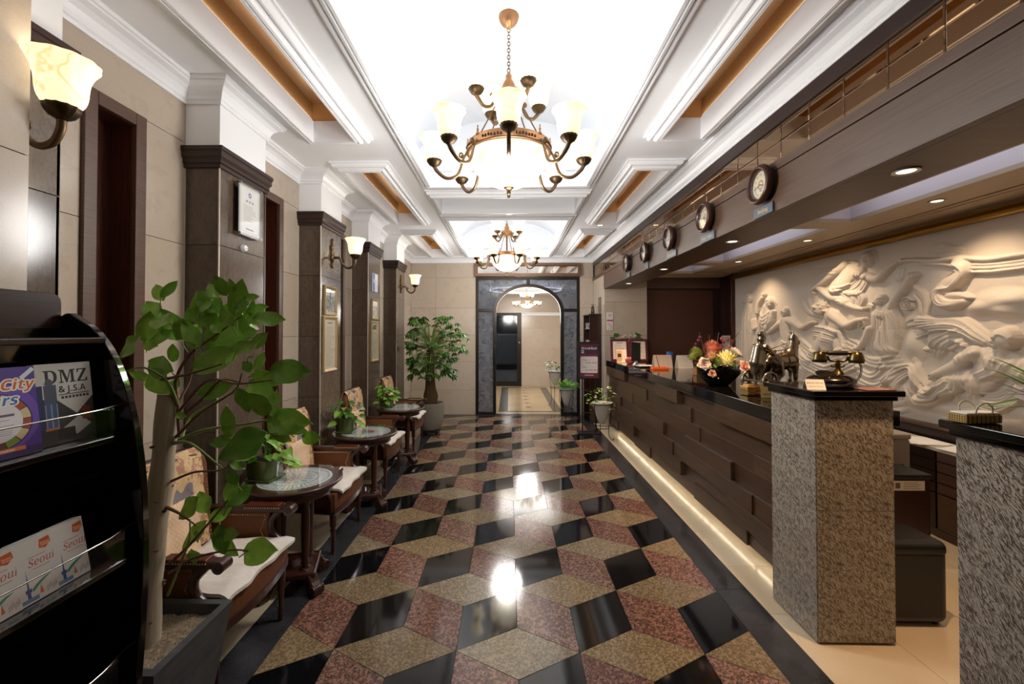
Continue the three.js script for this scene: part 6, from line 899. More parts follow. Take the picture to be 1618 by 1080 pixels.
{ const s = thing('menu_sign', 'maroon Breakfast sign in a black frame on a floor stand', 'sign', [1.23, 0, -6.78], -0.06);
  obj('sign_frame', [rbb(-0.17, 0.17, 0.83, 0.855, 0, 0.025), rbb(-0.17, 0.17, 1.375, 1.4, 0, 0.025), rbb(-0.17, -0.148, 0.855, 1.375, 0, 0.025), rbb(0.148, 0.17, 0.855, 1.375, 0, 0.025)], M.blackMatte, s);
  obj('sign_board', bb(-0.15, 0.15, 0.85, 1.38, 0, 0.01), M.blackMatte, s);
  obj('print', new THREE.PlaneGeometry(0.297, 0.522).translate(0, 1.115, 0.0112), std(0xffffff, 0.5, { map: canvasTex(400, 700, (x, w, h) => { x.fillStyle = '#6a2440'; x.fillRect(0, 0, w, h); x.fillStyle = '#3c2238'; x.fillRect(0, 60, w, 160); x.fillStyle = '#e6dce0'; x.font = 'bold 66px serif'; x.fillText('Breakfast', 40, 124); for (let k = 0; k < 2; k++) { x.fillRect(42, 144 + 36 * k, 24, 24); x.fillRect(72, 144 + 36 * k, 24, 24); } x.fillStyle = '#d9d5d8'; x.beginPath(); x.roundRect ? x.roundRect(24, 270, 352, 340, 26) : x.rect(24, 270, 352, 340); x.fill(); x.fillStyle = '#4a3c48'; x.font = 'italic 40px serif'; x.fillText('Time', 60, 358); x.font = 'italic bold 42px serif'; x.fillText('07:00~10:00', 120, 416); x.font = 'italic 40px serif'; x.fillText('Place', 60, 500); x.font = 'italic bold 42px serif'; x.fillText('2F Cafe, Bar', 120, 562); x.fillStyle = '#b9a2ac'; x.fillRect(160, 346, 180, 4); x.fillRect(170, 488, 170, 4); x.fillStyle = '#d8c4cc'; x.fillRect(110, 646, 180, 16); }) }), s);
  obj('stand', [rbb(-0.11, -0.09, 0, 0.84, -0.02, 0.0), rbb(0.09, 0.11, 0, 0.84, -0.02, 0.0), rbb(-0.18, 0.18, 0, 0.02, -0.1, 0.1), rbb(-0.1, 0.1, 0.3, 0.315, -0.018, -0.003)], M.blackMatte, s); }
{ const c = thing('shelf_cabinet', 'narrow dark wooden shelf cabinet against the beige return wall', 'cabinet', [0, 0, 0]); const x0 = 1.375, x1 = 1.572, z0 = -7.52, z1 = -8.12;
  obj('side_panel', muv(rbb(x0, x1, 0, 1.84, z0, z0 - 0.02, 0.002)), M.dark, c); obj('side_panel', muv(rbb(x0, x1, 0, 1.84, z1, z1 + 0.02, 0.002)), M.dark, c); obj('back_panel', muv(bb(x1 - 0.014, x1, 0, 1.84, z0 - 0.02, z1 + 0.02)), M.mahogany, c); obj('top', muv(rbb(x0 - 0.01, x1, 1.84, 1.86, z0 + 0.01, z1 - 0.01, 0.003)), M.dark, c);
  for (const y of [0.06, 0.5, 0.95, 1.3, 1.6]) obj('shelf', muv(bb(x0 + 0.01, x1 - 0.014, y - 0.01, y + 0.008, z0 - 0.02, z1 + 0.02)), M.dark, c);
  let n = 0; for (const y of [1.308, 1.608]) for (let k = 0; k < 3; k++) { const b = thing('shelf_card', `small white leaning card on the ${y > 1.5 ? 'top' : 'second'} shelf of the dark cabinet`, 'card', [x0 + 0.05, y, z0 - 0.14 - k * 0.16], 0.9, 'cards on the shelf cabinet'); obj('card_face', rb(0.07, 0.1, 0.006, 0.001, 0, 0.052, 0).rotateX(-0.18), M.paper, b); obj('card_foot', rb(0.05, 0.006, 0.04, 0.001, 0, 0.003, -0.015), M.paper, b); n++; }
  const m = thing('model_motorbike', 'small antique brass model motorbike on top of the shelf cabinet', 'figurine', [1.47, 1.86, -7.72], 1.2);
  for (const x of [-0.085, 0.085]) { const w = obj('wheel', new THREE.TorusGeometry(0.05, 0.009, 8, 22).translate(x, 0.059, 0), M.antique, m); obj('spokes', [0, 1, 2].map(k => box(0.09, 0.003, 0.003).rotateZ(k * 1.047).translate(x, 0.059, 0)), M.antique, w); }
  obj('frame_tubes', [tube([[-0.085, 0.06, 0], [-0.04, 0.1, 0], [0.03, 0.12, 0], [0.085, 0.06, 0]], 0.007), tube([[0.085, 0.06, 0], [0.06, 0.14, 0], [0.03, 0.165, 0]], 0.006)], M.antique, m); obj('tank', ball(0.045, 0.024, 0.022, 0.01, 0.13, 0), M.antique, m); obj('saddle', ball(0.04, 0.012, 0.02, -0.055, 0.118, 0), M.bronzeDark, m); obj('engine', rb(0.05, 0.045, 0.035, 0.008, 0, 0.07, 0), M.antique, m); obj('handlebar', tube([[0.03, 0.165, -0.045], [0.035, 0.175, 0], [0.03, 0.165, 0.045]], 0.005), M.antique, m); }
framed('framed_print', 'slim dark framed picture on the return wall above the motorbike model', 'picture', RW - 0.001, 2.0, -7.62, 0.13, 0.3, -Math.PI / 2, std(0x6b5a48, 0.5), 0.03, scenic(15));
{ const mk = (label, y, h, draw) => { const s = thing('wall_sign', label, 'sign', [1.668, y, -7.2885]); obj('plate', rb(0.105, h, 0.004, 0.001, 0, 0, 0.002), M.paper, s); obj('print', new THREE.PlaneGeometry(0.1, h - 0.006).translate(0, 0, 0.0045), std(0xffffff, 0.5, { map: canvasTex(160, 220, draw) }), s); };
  mk('white wifi notice with red band on the return wall', 1.8, 0.15, (x, w, h) => { x.fillStyle = '#d9d2cf'; x.fillRect(0, 0, w, h); x.strokeStyle = '#b8485a'; x.lineWidth = 9; for (let k = 1; k < 4; k++) { x.beginPath(); x.arc(w / 2, 120, k * 22, Math.PI * 1.22, Math.PI * 1.78); x.stroke(); } x.fillStyle = '#b8485a'; x.beginPath(); x.arc(w / 2, 118, 8, 0, 7); x.fill(); x.fillStyle = '#a03040'; x.fillRect(0, 186, w, 34); });
  mk('white pictogram notice under the wifi notice', 1.652, 0.14, (x, w, h) => { x.fillStyle = '#d9d2cf'; x.fillRect(0, 0, w, h); x.strokeStyle = '#b8485a'; x.lineWidth = 10; x.beginPath(); x.arc(52, 70, 24, 0, 7); x.stroke(); x.beginPath(); x.arc(104, 126, 24, 0, 7); x.stroke(); x.fillStyle = '#9a9490'; x.fillRect(30, 180, 100, 12); }); }
// ---------------------------------------------------------------- blended solids for cast figures: tapered bones joined by a smooth minimum
function cast(bones, center, half, res = 56, k = 0.012) {
  const mc = new MarchingCubes(res, new THREE.MeshBasicMaterial(), false, false, 120000); mc.isolation = 0;
  const N = res, N2 = N * N;
  for (let z = 0; z < N; z++) for (let y = 0; y < N; y++) for (let x = 0; x < N; x++) {
    const px = center[0] + (x / N * 2 - 1) * half, py = center[1] + (y / N * 2 - 1) * half, pz = center[2] + (z / N * 2 - 1) * half; let d = 1;
    for (const [a, b, ra, rb2] of bones) { const bx = b[0] - a[0], by = b[1] - a[1], bz = b[2] - a[2], l = bx * bx + by * by + bz * bz, t = l ? clamp(((px - a[0]) * bx + (py - a[1]) * by + (pz - a[2]) * bz) / l) : 0, e = Math.hypot(px - a[0] - bx * t, py - a[1] - by * t, pz - a[2] - bz * t) - lerp(ra, rb2, t), h = clamp(0.5 + 0.5 * (d - e) / k); d = lerp(d, e, h) - k * h * (1 - h); }
    mc.field[z * N2 + y * N + x] = -d;
  }
  mc.update(); const n = mc.count, g = new THREE.BufferGeometry(), p = mc.positionArray.slice(0, n * 3), q = mc.normalArray.slice(0, n * 3);
  for (let i = 0; i < n; i++) for (let j = 0; j < 3; j++) p[i * 3 + j] = p[i * 3 + j] * half + center[j];
  g.setAttribute('position', new THREE.BufferAttribute(p, 3)); g.setAttribute('normal', new THREE.BufferAttribute(q, 3)); const w = mergeVertices(g, 1e-5); w.computeVertexNormals(); return muv(w.toNonIndexed());
}
const CT = 1.085;                                                     // desk top
// ---------------------------------------------------------------- bronze chariot on the desk
{
  const s = thing('chariot_statue', 'dark bronze statue of a driver and horse drawn chariot on the desk', 'statue', [2.07, CT, -3.4], 0.42);
  obj('horse', cast([[[-0.05, 0.205, 0], [0.09, 0.212, 0], 0.05, 0.056], [[0.02, 0.2, 0], [0.03, 0.2, 0], 0.05, 0.05], [[-0.07, 0.21, 0], [-0.05, 0.2, 0], 0.05, 0.05], [[0.1, 0.225, 0], [0.128, 0.3, 0], 0.05, 0.034], [[0.128, 0.3, 0], [0.132, 0.355, 0], 0.034, 0.026], [[0.132, 0.365, 0], [0.178, 0.335, 0], 0.026, 0.015], [[0.178, 0.335, 0], [0.188, 0.326, 0], 0.015, 0.013], [[0.118, 0.385, 0.012], [0.114, 0.41, 0.014], 0.008, 0.003], [[0.118, 0.385, -0.012], [0.114, 0.41, -0.014], 0.008, 0.003],
    [[0.105, 0.18, 0.032], [0.108, 0.1, 0.034], 0.026, 0.013], [[0.108, 0.1, 0.034], [0.104, 0.015, 0.034], 0.013, 0.01], [[0.104, 0.012, 0.034], [0.112, 0.006, 0.034], 0.014, 0.012], [[0.11, 0.18, -0.032], [0.16, 0.135, -0.034], 0.026, 0.014], [[0.16, 0.135, -0.034], [0.15, 0.07, -0.034], 0.013, 0.01], [[0.15, 0.066, -0.034], [0.158, 0.06, -0.034], 0.013, 0.011],
    [[-0.07, 0.19, 0.034], [-0.045, 0.125, 0.036], 0.036, 0.022], [[-0.045, 0.125, 0.036], [-0.078, 0.075, 0.036], 0.019, 0.012], [[-0.078, 0.075, 0.036], [-0.07, 0.012, 0.036], 0.012, 0.011], [[-0.07, 0.01, 0.036], [-0.06, 0.006, 0.036], 0.013, 0.012], [[-0.07, 0.19, -0.034], [-0.03, 0.125, -0.036], 0.036, 0.022], [[-0.03, 0.125, -0.036], [-0.055, 0.075, -0.036], 0.019, 0.012], [[-0.055, 0.075, -0.036], [-0.045, 0.012, -0.036], 0.012, 0.011], [[-0.045, 0.01, -0.036], [-0.035, 0.006, -0.036], 0.013, 0.012], [[-0.105, 0.23, 0], [-0.135, 0.19, 0], 0.014, 0.016], [[-0.135, 0.19, 0], [-0.14, 0.11, 0], 0.016, 0.006]], [0.03, 0.2, 0], 0.23, 84, 0.014), M.antique, s);
  obj('mane', [...Array(11)].map((_, i) => ball(0.012, 0.018, 0.01, 0.1 + 0.003 * i, 0.26 + i * 0.0125, (i % 2 ? 1 : -1) * 0.008, 8)), M.antique, s);
  obj('harness', [new THREE.TorusGeometry(0.056, 0.005, 6, 24).rotateY(Math.PI / 2).rotateZ(0.5).translate(0.095, 0.215, 0), new THREE.TorusGeometry(0.057, 0.004, 6, 24).rotateY(Math.PI / 2).translate(0.02, 0.203, 0), tube([[-0.12, 0.15, 0.05], [0.02, 0.19, 0.062], [0.1, 0.2, 0.055]], 0.005, 6), tube([[-0.12, 0.15, -0.05], [0.02, 0.19, -0.062], [0.1, 0.2, -0.055]], 0.005, 6)], M.bronzeDark, s);
  for (const zz of [-0.075, 0.075]) { const w = obj('wheel', new THREE.TorusGeometry(0.066, 0.009, 8, 30).translate(-0.205, 0.075, zz), M.antique, s); obj('hub', ball(0.016, 0.016, 0.014, -0.205, 0.075, zz), M.antique, w); obj('spokes', [0, 1, 2, 3].map(k => box(0.13, 0.008, 0.006).rotateZ(k * Math.PI / 4).translate(-0.205, 0.075, zz)), M.antique, w); }
  obj('car_shell', (() => { const sh = []; for (let i = 0; i <= 12; i++) { const t = -1.9 + i / 12 * 3.8; sh.push([Math.cos(t) * 0.075, Math.sin(t) * 0.06]); } const pos = []; for (let i = 0; i < 12; i++) { const a = sh[i], b = sh[i + 1], ha = 0.12 + 0.1 * clamp((a[0] + 0.03) / 0.1), hb = 0.12 + 0.1 * clamp((b[0] + 0.03) / 0.1); const A = [a[0] - 0.2, 0.085, a[1]], B = [b[0] - 0.2, 0.085, b[1]], C = [b[0] * 1.1 - 0.195, hb, b[1] * 1.12], D = [a[0] * 1.1 - 0.195, ha, a[1] * 1.12]; pos.push(...A, ...B, ...C, ...A, ...C, ...D); const o = p => [p[0] - 0.004, p[1], p[2] * 0.94]; pos.push(...o(A), ...o(C), ...o(B), ...o(A), ...o(D), ...o(C)); } const g = new THREE.BufferGeometry(); g.setAttribute('position', new THREE.Float32BufferAttribute(pos, 3)); g.computeVertexNormals(); return muv(g); })(), M.antique, s);
  obj('car_floor', [rb(0.15, 0.012, 0.12, 0.004, -0.2, 0.085, 0), tube([[-0.13, 0.09, 0], [-0.06, 0.12, 0], [0.03, 0.15, 0]], 0.007)], M.antique, s);
  obj('driver', cast([[[-0.205, 0.09, 0.02], [-0.2, 0.19, 0.015], 0.018, 0.026], [[-0.215, 0.09, -0.02], [-0.2, 0.19, -0.015], 0.018, 0.026], [[-0.2, 0.2, 0], [-0.192, 0.29, 0], 0.032, 0.042], [[-0.192, 0.29, 0], [-0.188, 0.33, 0], 0.036, 0.015], [[-0.186, 0.355, 0], [-0.18, 0.365, 0], 0.025, 0.026], [[-0.192, 0.39, 0], [-0.18, 0.4, 0], 0.018, 0.012], [[-0.192, 0.305, 0.04], [-0.15, 0.26, 0.055], 0.019, 0.015], [[-0.15, 0.26, 0.055], [-0.1, 0.275, 0.035], 0.014, 0.011], [[-0.192, 0.305, -0.04], [-0.15, 0.265, -0.055], 0.019, 0.015], [[-0.15, 0.265, -0.055], [-0.1, 0.275, -0.035], 0.014, 0.011], [[-0.215, 0.3, 0], [-0.24, 0.2, 0], 0.03, 0.036], [[-0.24, 0.2, 0], [-0.255, 0.14, 0], 0.034, 0.02]], [-0.18, 0.24, 0], 0.18, 64, 0.01), M.antique, s);
  obj('reins', [tube([[-0.095, 0.277, 0.035], [0.0, 0.29, 0.05], [0.14, 0.335, 0.025]], 0.0025, 5), tube([[-0.095, 0.277, -0.035], [0.0, 0.29, -0.05], [0.14, 0.335, -0.025]], 0.0025, 5)], M.bronzeDark, s);
  obj('base_plate', rb(0.46, 0.012, 0.16, 0.004, -0.04, 0.0, 0).translate(0, 0.0065, 0), M.bronzeDark, s); s.children.forEach(o => { if (o.name !== 'base_plate') o.position.y = 0.011; }); s.scale.setScalar(1.12);
}
// ---------------------------------------------------------------- antique telephone on the pier
{
  const t = thing('antique_telephone', 'antique rotary telephone of dark wood and brass on the granite pier', 'telephone', [1.725, 1.2585, -2.39], -0.35), oldBrass = std(0x54462a, 0.3, { metalness: 0.95 });
  obj('wooden_base', lathe([[0, 0], [0.1, 0], [0.108, 0.006], [0.108, 0.014], [0.1, 0.02], [0.1, 0.026], [0.104, 0.032], [0.1, 0.044], [0.075, 0.06], [0.04, 0.068], [0, 0.07]], 44).scale(1.08, 1, 0.9), phys(0x3a1c10, 0.25, { map: rep(T.mahogany, 2), clearcoat: 0.7, clearcoatRoughness: 0.1 }), t);
  const dial = obj('dial', new THREE.CylinderGeometry(0.043, 0.046, 0.008, 32).rotateX(0.35).translate(-0.035, 0.068, 0.03), oldBrass, t); obj('finger_hole', [...Array(10)].map((_, k) => { const a = k * 0.56 + 0.4; return new THREE.CylinderGeometry(0.0068, 0.0068, 0.0095, 10).translate(Math.cos(a) * 0.031, 0.0005, Math.sin(a) * 0.031).rotateX(0.35).translate(-0.035, 0.068, 0.03); }), M.blackMatte, dial);
  obj('pedestal', [lathe([[0.03, 0.066], [0.026, 0.075], [0.014, 0.09], [0.011, 0.11], [0.016, 0.118], [0.01, 0.126], [0.009, 0.14]], 18).translate(0.035, 0, -0.02), tube([[-0.01, 0.16, -0.02], [0.0, 0.138, -0.02], [0.035, 0.135, -0.02], [0.07, 0.138, -0.02], [0.08, 0.16, -0.02]], 0.0055, 8, 20), tube([[0.005, 0.112, -0.02], [0.012, 0.104, -0.02], [0.035, 0.108, -0.02], [0.058, 0.104, -0.02], [0.066, 0.114, -0.02]], 0.004, 6, 16)], oldBrass, t);
  const h = obj('handset', [new THREE.CylinderGeometry(0.0125, 0.0125, 0.085, 18).rotateZ(Math.PI / 2).translate(0.035, 0.178, -0.02)], phys(0x140c08, 0.2, { clearcoat: 0.6 }), t);
  for (const s of [-1, 1]) { obj('receiver_cup', lathe([[0.016, 0.03], [0.024, 0.028], [0.03, 0.012], [0.037, -0.012], [0.037, -0.018], [0.032, -0.019]], 26).translate(0.035 + s * 0.082, 0.155, -0.02), oldBrass, h); obj('cup_pad', new THREE.CylinderGeometry(0.0345, 0.034, 0.014, 26).translate(0.035 + s * 0.082, 0.134, -0.02), M.blackMatte, h); obj('neck', tube([[0.035 + s * 0.04, 0.178, -0.02], [0.035 + s * 0.064, 0.181, -0.02], [0.035 + s * 0.08, 0.182, -0.02]], 0.009, 10, 8), oldBrass, h); }
  { const pts = [], path = new THREE.CatmullRomCurve3([V(0.128, 0.13, -0.01), V(0.125, 0.1, 0.02), V(0.095, 0.05, 0.07), V(0.03, 0.018, 0.108), V(-0.06, 0.01, 0.12), V(-0.1, 0.008, 0.09)]); for (let i = 0; i <= 320; i++) { const u = i / 320, p = path.getPointAt(u), a = u * 6.283 * 46; pts.push(p.add(V(Math.cos(a) * 0.0038, Math.sin(a) * 0.0038, Math.cos(a) * 0.002))); } obj('coiled_cord', new THREE.TubeGeometry(new THREE.CatmullRomCurve3(pts), 640, 0.0014, 4), M.blackMatte, t); }
}
{ const c = thing('tent_card', 'small white printed tent card at the corner of the pier cap', 'card', [1.548, 1.2585, -2.265], -0.12); const tx = canvasTex(256, 150, (x, w, h) => { x.fillStyle = '#e6e2da'; x.fillRect(0, 0, w, h); x.fillStyle = '#5a5650'; x.font = 'bold 30px serif'; x.textAlign = 'center'; x.fillText('HOUSE PHONE', w / 2, 62); x.font = 'italic 28px serif'; x.fillText('Room to Room', w / 2, 110); }); obj('card_front', new THREE.BoxGeometry(0.088, 0.055, 0.0012).rotateX(-0.45).translate(0, 0.0255, 0.013), std(0xffffff, 0.6, { map: tx }), c); obj('card_back', new THREE.BoxGeometry(0.088, 0.055, 0.0012).rotateX(0.45).translate(0, 0.0255, -0.012), M.paper, c); }
{ const c = obj('desk_mat', rb(0.15, 0.005, 0.11, 0.002), std(0x8a5c4a, 0.2)); c.position.set(1.85, 1.261, -2.275); c.rotation.y = 0.1; tag(c, 'glossy brown tray mat lying beside the antique telephone', 'mat'); }
// ---------------------------------------------------------------- flowers
const petal = (L, W, c) => leafGeo(L, W, c, 0.3, 0, 4, 2);
function rose(parent, p, r, m, nm = 'flower') { const g = []; for (let k = 0; k < 26; k++) { const a = k * 2.4, q = k / 26; g.push(petal(r * (0.5 + 0.6 * q), r * (0.6 + 0.5 * q), -0.35 + 0.5 * q).rotateX(-1.35 + 1.25 * q).rotateY(a)); } const o = obj(nm, g, m, parent); o.position.set(...p.pos); o.rotation.set(p.rx ?? 0.6, p.ry ?? 0, p.rz ?? 0, 'YXZ'); return o; }
function mum(parent, p, r, m) { const g = []; for (let k = 0; k < 120; k++) { const y = 1 - k / 119 * 1.5, a = k * 2.39996, q = Math.sqrt(Math.max(0, 1 - y * y)); const l = petal(r * 0.55, r * 0.14, -0.2); const d = V(q * Math.cos(a), y, q * Math.sin(a)); const mm = new THREE.Matrix4(), z = d, x = V(0, 1, 0.01).cross(z).normalize(), yy = z.clone().cross(x); mm.makeBasis(x, yy, z); l.applyMatrix4(mm); l.translate(d.x * r * 0.45, d.y * r * 0.45, d.z * r * 0.45); g.push(l); } g.push(ball(r * 0.5, r * 0.5, r * 0.5, 0, 0, 0, 10)); const o = obj('flower', g, m, parent); o.position.set(...p.pos); return o; }
const fm = (c, r = 0.6) => std(c, r, { side: THREE.DoubleSide });
{
  const v = thing('flower_bowl', 'glossy black lobed bowl of mixed pastel flowers on the desk', 'flowers', [1.84, CT, -3.9], 0); seed = 31;
  obj('bowl', (() => { const g = lathe([[0, 0], [0.06, 0], [0.075, 0.01], [0.105, 0.05], [0.125, 0.09], [0.13, 0.125], [0.126, 0.128], [0.115, 0.09], [0.09, 0.045], [0, 0.03]], 40), p = g.attributes.position; for (let i = 0; i < p.count; i++) { const a = Math.atan2(p.getZ(i), p.getX(i)), k = 1 + 0.14 * Math.abs(Math.sin(a * 2.5)) * smooth(0, 0.12, p.getY(i)); p.setX(i, p.getX(i) * k); p.setZ(i, p.getZ(i) * k); p.setY(i, p.getY(i) * (1 + 0.12 * Math.sin(a * 5))); } g.computeVertexNormals(); return g; })(), M.black, v);
  mum(v, { pos: [0.02, 0.17, 0.07] }, 0.085, fm(0xf4ecb0)); rose(v, { pos: [0.13, 0.13, 0.09], rx: 1.2, ry: 0.3 }, 0.052, fm(0xf4ccc0)); rose(v, { pos: [0.12, 0.215, -0.02], rx: 0.7, ry: 1.2 }, 0.07, fm(0xfaf6ee)); rose(v, { pos: [-0.13, 0.15, 0.07], rx: 1.3, ry: -0.3 }, 0.05, fm(0xf2d8cc)); rose(v, { pos: [-0.1, 0.09, 0.12], rx: 1.4, ry: -0.2 }, 0.03, fm(0xe2b49a)); mum(v, { pos: [-0.03, 0.25, -0.03] }, 0.07, fm(0xd89078)); mum(v, { pos: [-0.06, 0.19, 0.03] }, 0.05, fm(0xd8b090)); mum(v, { pos: [-0.15, 0.22, -0.02] }, 0.05, fm(0x9aa850)); mum(v, { pos: [-0.19, 0.19, 0.01] }, 0.035, fm(0xb4b868));
  for (let k = 0; k < 12; k++) obj('berry', ball(0.012, 0.014, 0.012, rr(-0.14, 0.12), rr(0.24, 0.34), rr(-0.1, 0), 7), fm(k % 3 ? 0x6a2440 : 0x8a4a5a), v);
  for (let k = 0; k < 30; k++) { const a = rr(0, 6.28), o = obj('leaf', smallLeaf, darkLeaf[k % 3], v); aim(o, V(Math.cos(a) * rr(0.05, 0.12), rr(0.11, 0.2), Math.sin(a) * rr(0.05, 0.12)), V(Math.cos(a), rr(-0.2, 0.6), Math.sin(a)), V(0, 1, 0.2)); o.scale.setScalar(1.5); }
  for (let k = 0; k < 5; k++) obj('twig', tube([[-0.08 + k * 0.03, 0.15, 0], [-0.1 + k * 0.05, 0.28, -0.02], [-0.12 + k * 0.07, 0.37 - 0.02 * (k % 2), -0.03]], 0.002, 4, 6), M.branch, v);
  v.scale.setScalar(1.25); obj('trailing_stem', tube([[0.14, 0.1, 0.1], [0.17, 0.06, 0.12], [0.2, 0.02, 0.13], [0.23, 0.01, 0.14]], 0.002, 4, 8), M.branch, v);
}
{ const v = thing('flower_vase', 'black vase of pink protea and green blades beside the woven basket', 'flowers', [1.625, 1.2585, -1.3]); seed = 33;
  obj('vase', lathe([[0, 0], [0.05, 0], [0.06, 0.006], [0.07, 0.035], [0.055, 0.062], [0.06, 0.07], [0.05, 0.066], [0, 0.055]], 30), M.black, v);
  for (const [x, y, z, r] of [[-0.075, 0.105, 0.0, 0.06], [0.03, 0.16, 0.05, 0.07], [0.08, 0.1, -0.04, 0.06], [0.0, 0.19, -0.05, 0.05]]) { rose(v, { pos: [x, y, z], rx: 0.9, ry: -1 }, r, fm(0xf0d8d8)); }
  for (let k = 0; k < 34; k++) { const a = rr(0, 6.28), L = rr(0.1, 0.2), o = obj('blade', leafGeo(Math.round(L * 20) / 20, 0.014, 0.2, 0.2, 0, 5, 2), [leafM[2], darkLeaf[1], M.leaf][k % 3], v); aim(o, V(Math.cos(a) * 0.05, rr(0.06, 0.13), Math.sin(a) * 0.05), V(Math.cos(a), rr(-0.1, 0.8), Math.sin(a)), V(0, 1, 0.1)); } }
{ const b = thing('woven_basket', 'tiny yellow plaid basket with pale loop handles on the second pier', 'basket', [1.5, 1.2585, -1.45], 0.1);
  obj('basket_body', rb(0.125, 0.03, 0.06, 0.006, 0, 0.0155, 0), std(0xffffff, 0.7, { map: rep(texture(128, (u, v) => { const a = Math.floor(u * 16) % 4, c = Math.floor(v * 16) % 4; return a === 0 ? [70, 58, 36] : c === 0 ? [150, 116, 56] : [206, 172, 92]; }), 2, 1), bumpMap: T.rattan, bumpScale: 0.002 }), b);
  obj('lining', rb(0.115, 0.008, 0.052, 0.003, 0, 0.031, 0), M.paper, b);
  for (const z of [-0.022, 0.022]) obj('loop_handle', tube([[-0.025, 0.03, z], [-0.02, 0.055, z * 1.2], [0.005, 0.066, z * 1.3], [0.028, 0.052, z * 1.2], [0.035, 0.03, z]], 0.0024, 6, 18), std(0xd8ccb4, 0.5), b); }
// ---------------------------------------------------------------- small things on the desk
{ const b = thing('brass_casket', 'ornate gilded casket on the desk before the chariot', 'casket', [1.8, CT, -3.28], 0.1), g = std(0xc8a468, 0.3, { metalness: 0.8 }); obj('box', rb(0.15, 0.055, 0.09, 0.006, 0, 0.03, 0), g, b); obj('lid', [rb(0.158, 0.012, 0.098, 0.005, 0, 0.062, 0), rb(0.12, 0.014, 0.07, 0.006, 0, 0.073, 0)], g, b); obj('ornament', [...Array(14)].map((_, k) => new THREE.TorusGeometry(0.008, 0.0028, 6, 12).translate(-0.065 + (k % 7) * 0.0217, 0.022 + 0.018 * (k / 7 | 0), 0.046)), M.brass, b); }
{ const s = thing('information_plate', 'gold information plate standing on the desk beside the casket', 'sign', [1.86, CT, -3.13], -0.12); obj('plate', new THREE.BoxGeometry(0.17, 0.105, 0.006).rotateX(-0.15).translate(0, 0.054, 0), std(0xb59a5e, 0.35, { metalness: 0.6 }), s);
  obj('lettering', new THREE.PlaneGeometry(0.168, 0.103).rotateX(-0.15).translate(0, 0.0545, 0.0035), std(0xffffff, 0.4, { metalness: 0.3, map: canvasTex(340, 210, (x, w, h) => { x.fillStyle = '#c2a868'; x.fillRect(0, 0, w, h); x.strokeStyle = '#3a2e1c'; x.lineWidth = 7; x.beginPath(); x.arc(112, 62, 18, 0, 7); x.stroke(); const L = (...q) => { x.beginPath(); q.forEach((p, i) => i ? x.lineTo(...p) : x.moveTo(...p)); x.stroke(); }; L([146, 36], [146, 84]); L([146, 60], [160, 60]); L([98, 92], [98, 114], [150, 114]); L([196, 44], [196, 92], [222, 90]); L([236, 36], [236, 112]); L([236, 68], [254, 68]); L([254, 34], [254, 116]); x.fillStyle = '#3a2e1c'; x.font = 'bold 42px sans-serif'; x.textAlign = 'center'; x.fillText('INFORMATION', w / 2, 178); }) }), s); obj('foot', rb(0.12, 0.006, 0.05, 0.002, 0, 0.003, -0.02), M.brass, s); }
const maroon = std(0x5a1c2a, 0.35);
function menuBoard(label, x, z, seed2) { const b = thing('menu_board', label, 'menu', [x, CT, z], 0.05, 'maroon menu boards'); const q = new THREE.Group(); q.name = 'panel'; q.rotation.x = -0.12; b.add(q); obj('panel_board', rb(0.285, 0.35, 0.016, 0.003, 0, 0.177, 0), maroon, q); obj('page', new THREE.PlaneGeometry(0.215, 0.28).translate(0, 0.175, 0.0087), std(0xffffff, 0.6, { map: canvasTex(220, 290, (x2, w, h) => { x2.fillStyle = '#e4dcd6'; x2.fillRect(0, 0, w, h); x2.fillStyle = '#8a7c78'; x2.fillRect(60, 18, 100, 12); lines(x2, 16, 24, 196, 50, 14, '#b4a8a2', seed2); }) }), q); obj('strut', rb(0.03, 0.24, 0.006, 0.002, 0, 0.12, -0.07).rotateX(0.12), maroon, b); }
menuBoard('open maroon menu board of text beside the card stand', 1.765, -7.02, 2); menuBoard('open maroon menu board behind the black tablet', 2.06, -7.0, 6);
{ const f = thing('flower_posy', 'low posy of white and pink flowers behind the menu boards', 'flowers', [1.93, CT, -7.18]); seed = 35; obj('pot', rb(0.34, 0.3, 0.09, 0.01, 0, 0.151, 0), std(0xa56a66, 0.6), f); for (let k = 0; k < 9; k++) rose(f, { pos: [-0.1 + k * 0.027, 0.35 + 0.02 * (k % 3), 0.01], rx: 0.6 }, 0.04, fm(k % 3 ? 0xe8e0d0 : 0xe0a8a0)); for (let k = 0; k < 26; k++) { const a = rr(0, 6.28), o = obj('leaf', smallLeaf, darkLeaf[k % 3], f); aim(o, V(k < 10 ? rr(-0.24, -0.12) : rr(0.1, 0.2), rr(0.3, 0.42), 0), V(Math.cos(a), rr(0, 1), 0.3), V(0, 0.4, 1)); o.scale.setScalar(1.4); } }
{ const t = thing('tablet_stand', 'black tablet display on a short chrome stand at the desk end', 'tablet', [1.75, CT, -6.1], 0.35); const q = obj('display', rb(0.15, 0.27, 0.014, 0.005, 0, 0.195, 0).rotateX(-0.18).rotateZ(-0.14), M.blackMatte, t); obj('stand_foot', lathe([[0, 0], [0.05, 0], [0.052, 0.01], [0.03, 0.02], [0.022, 0.06], [0.03, 0.07], [0, 0.072]], 22), M.chrome, t); }
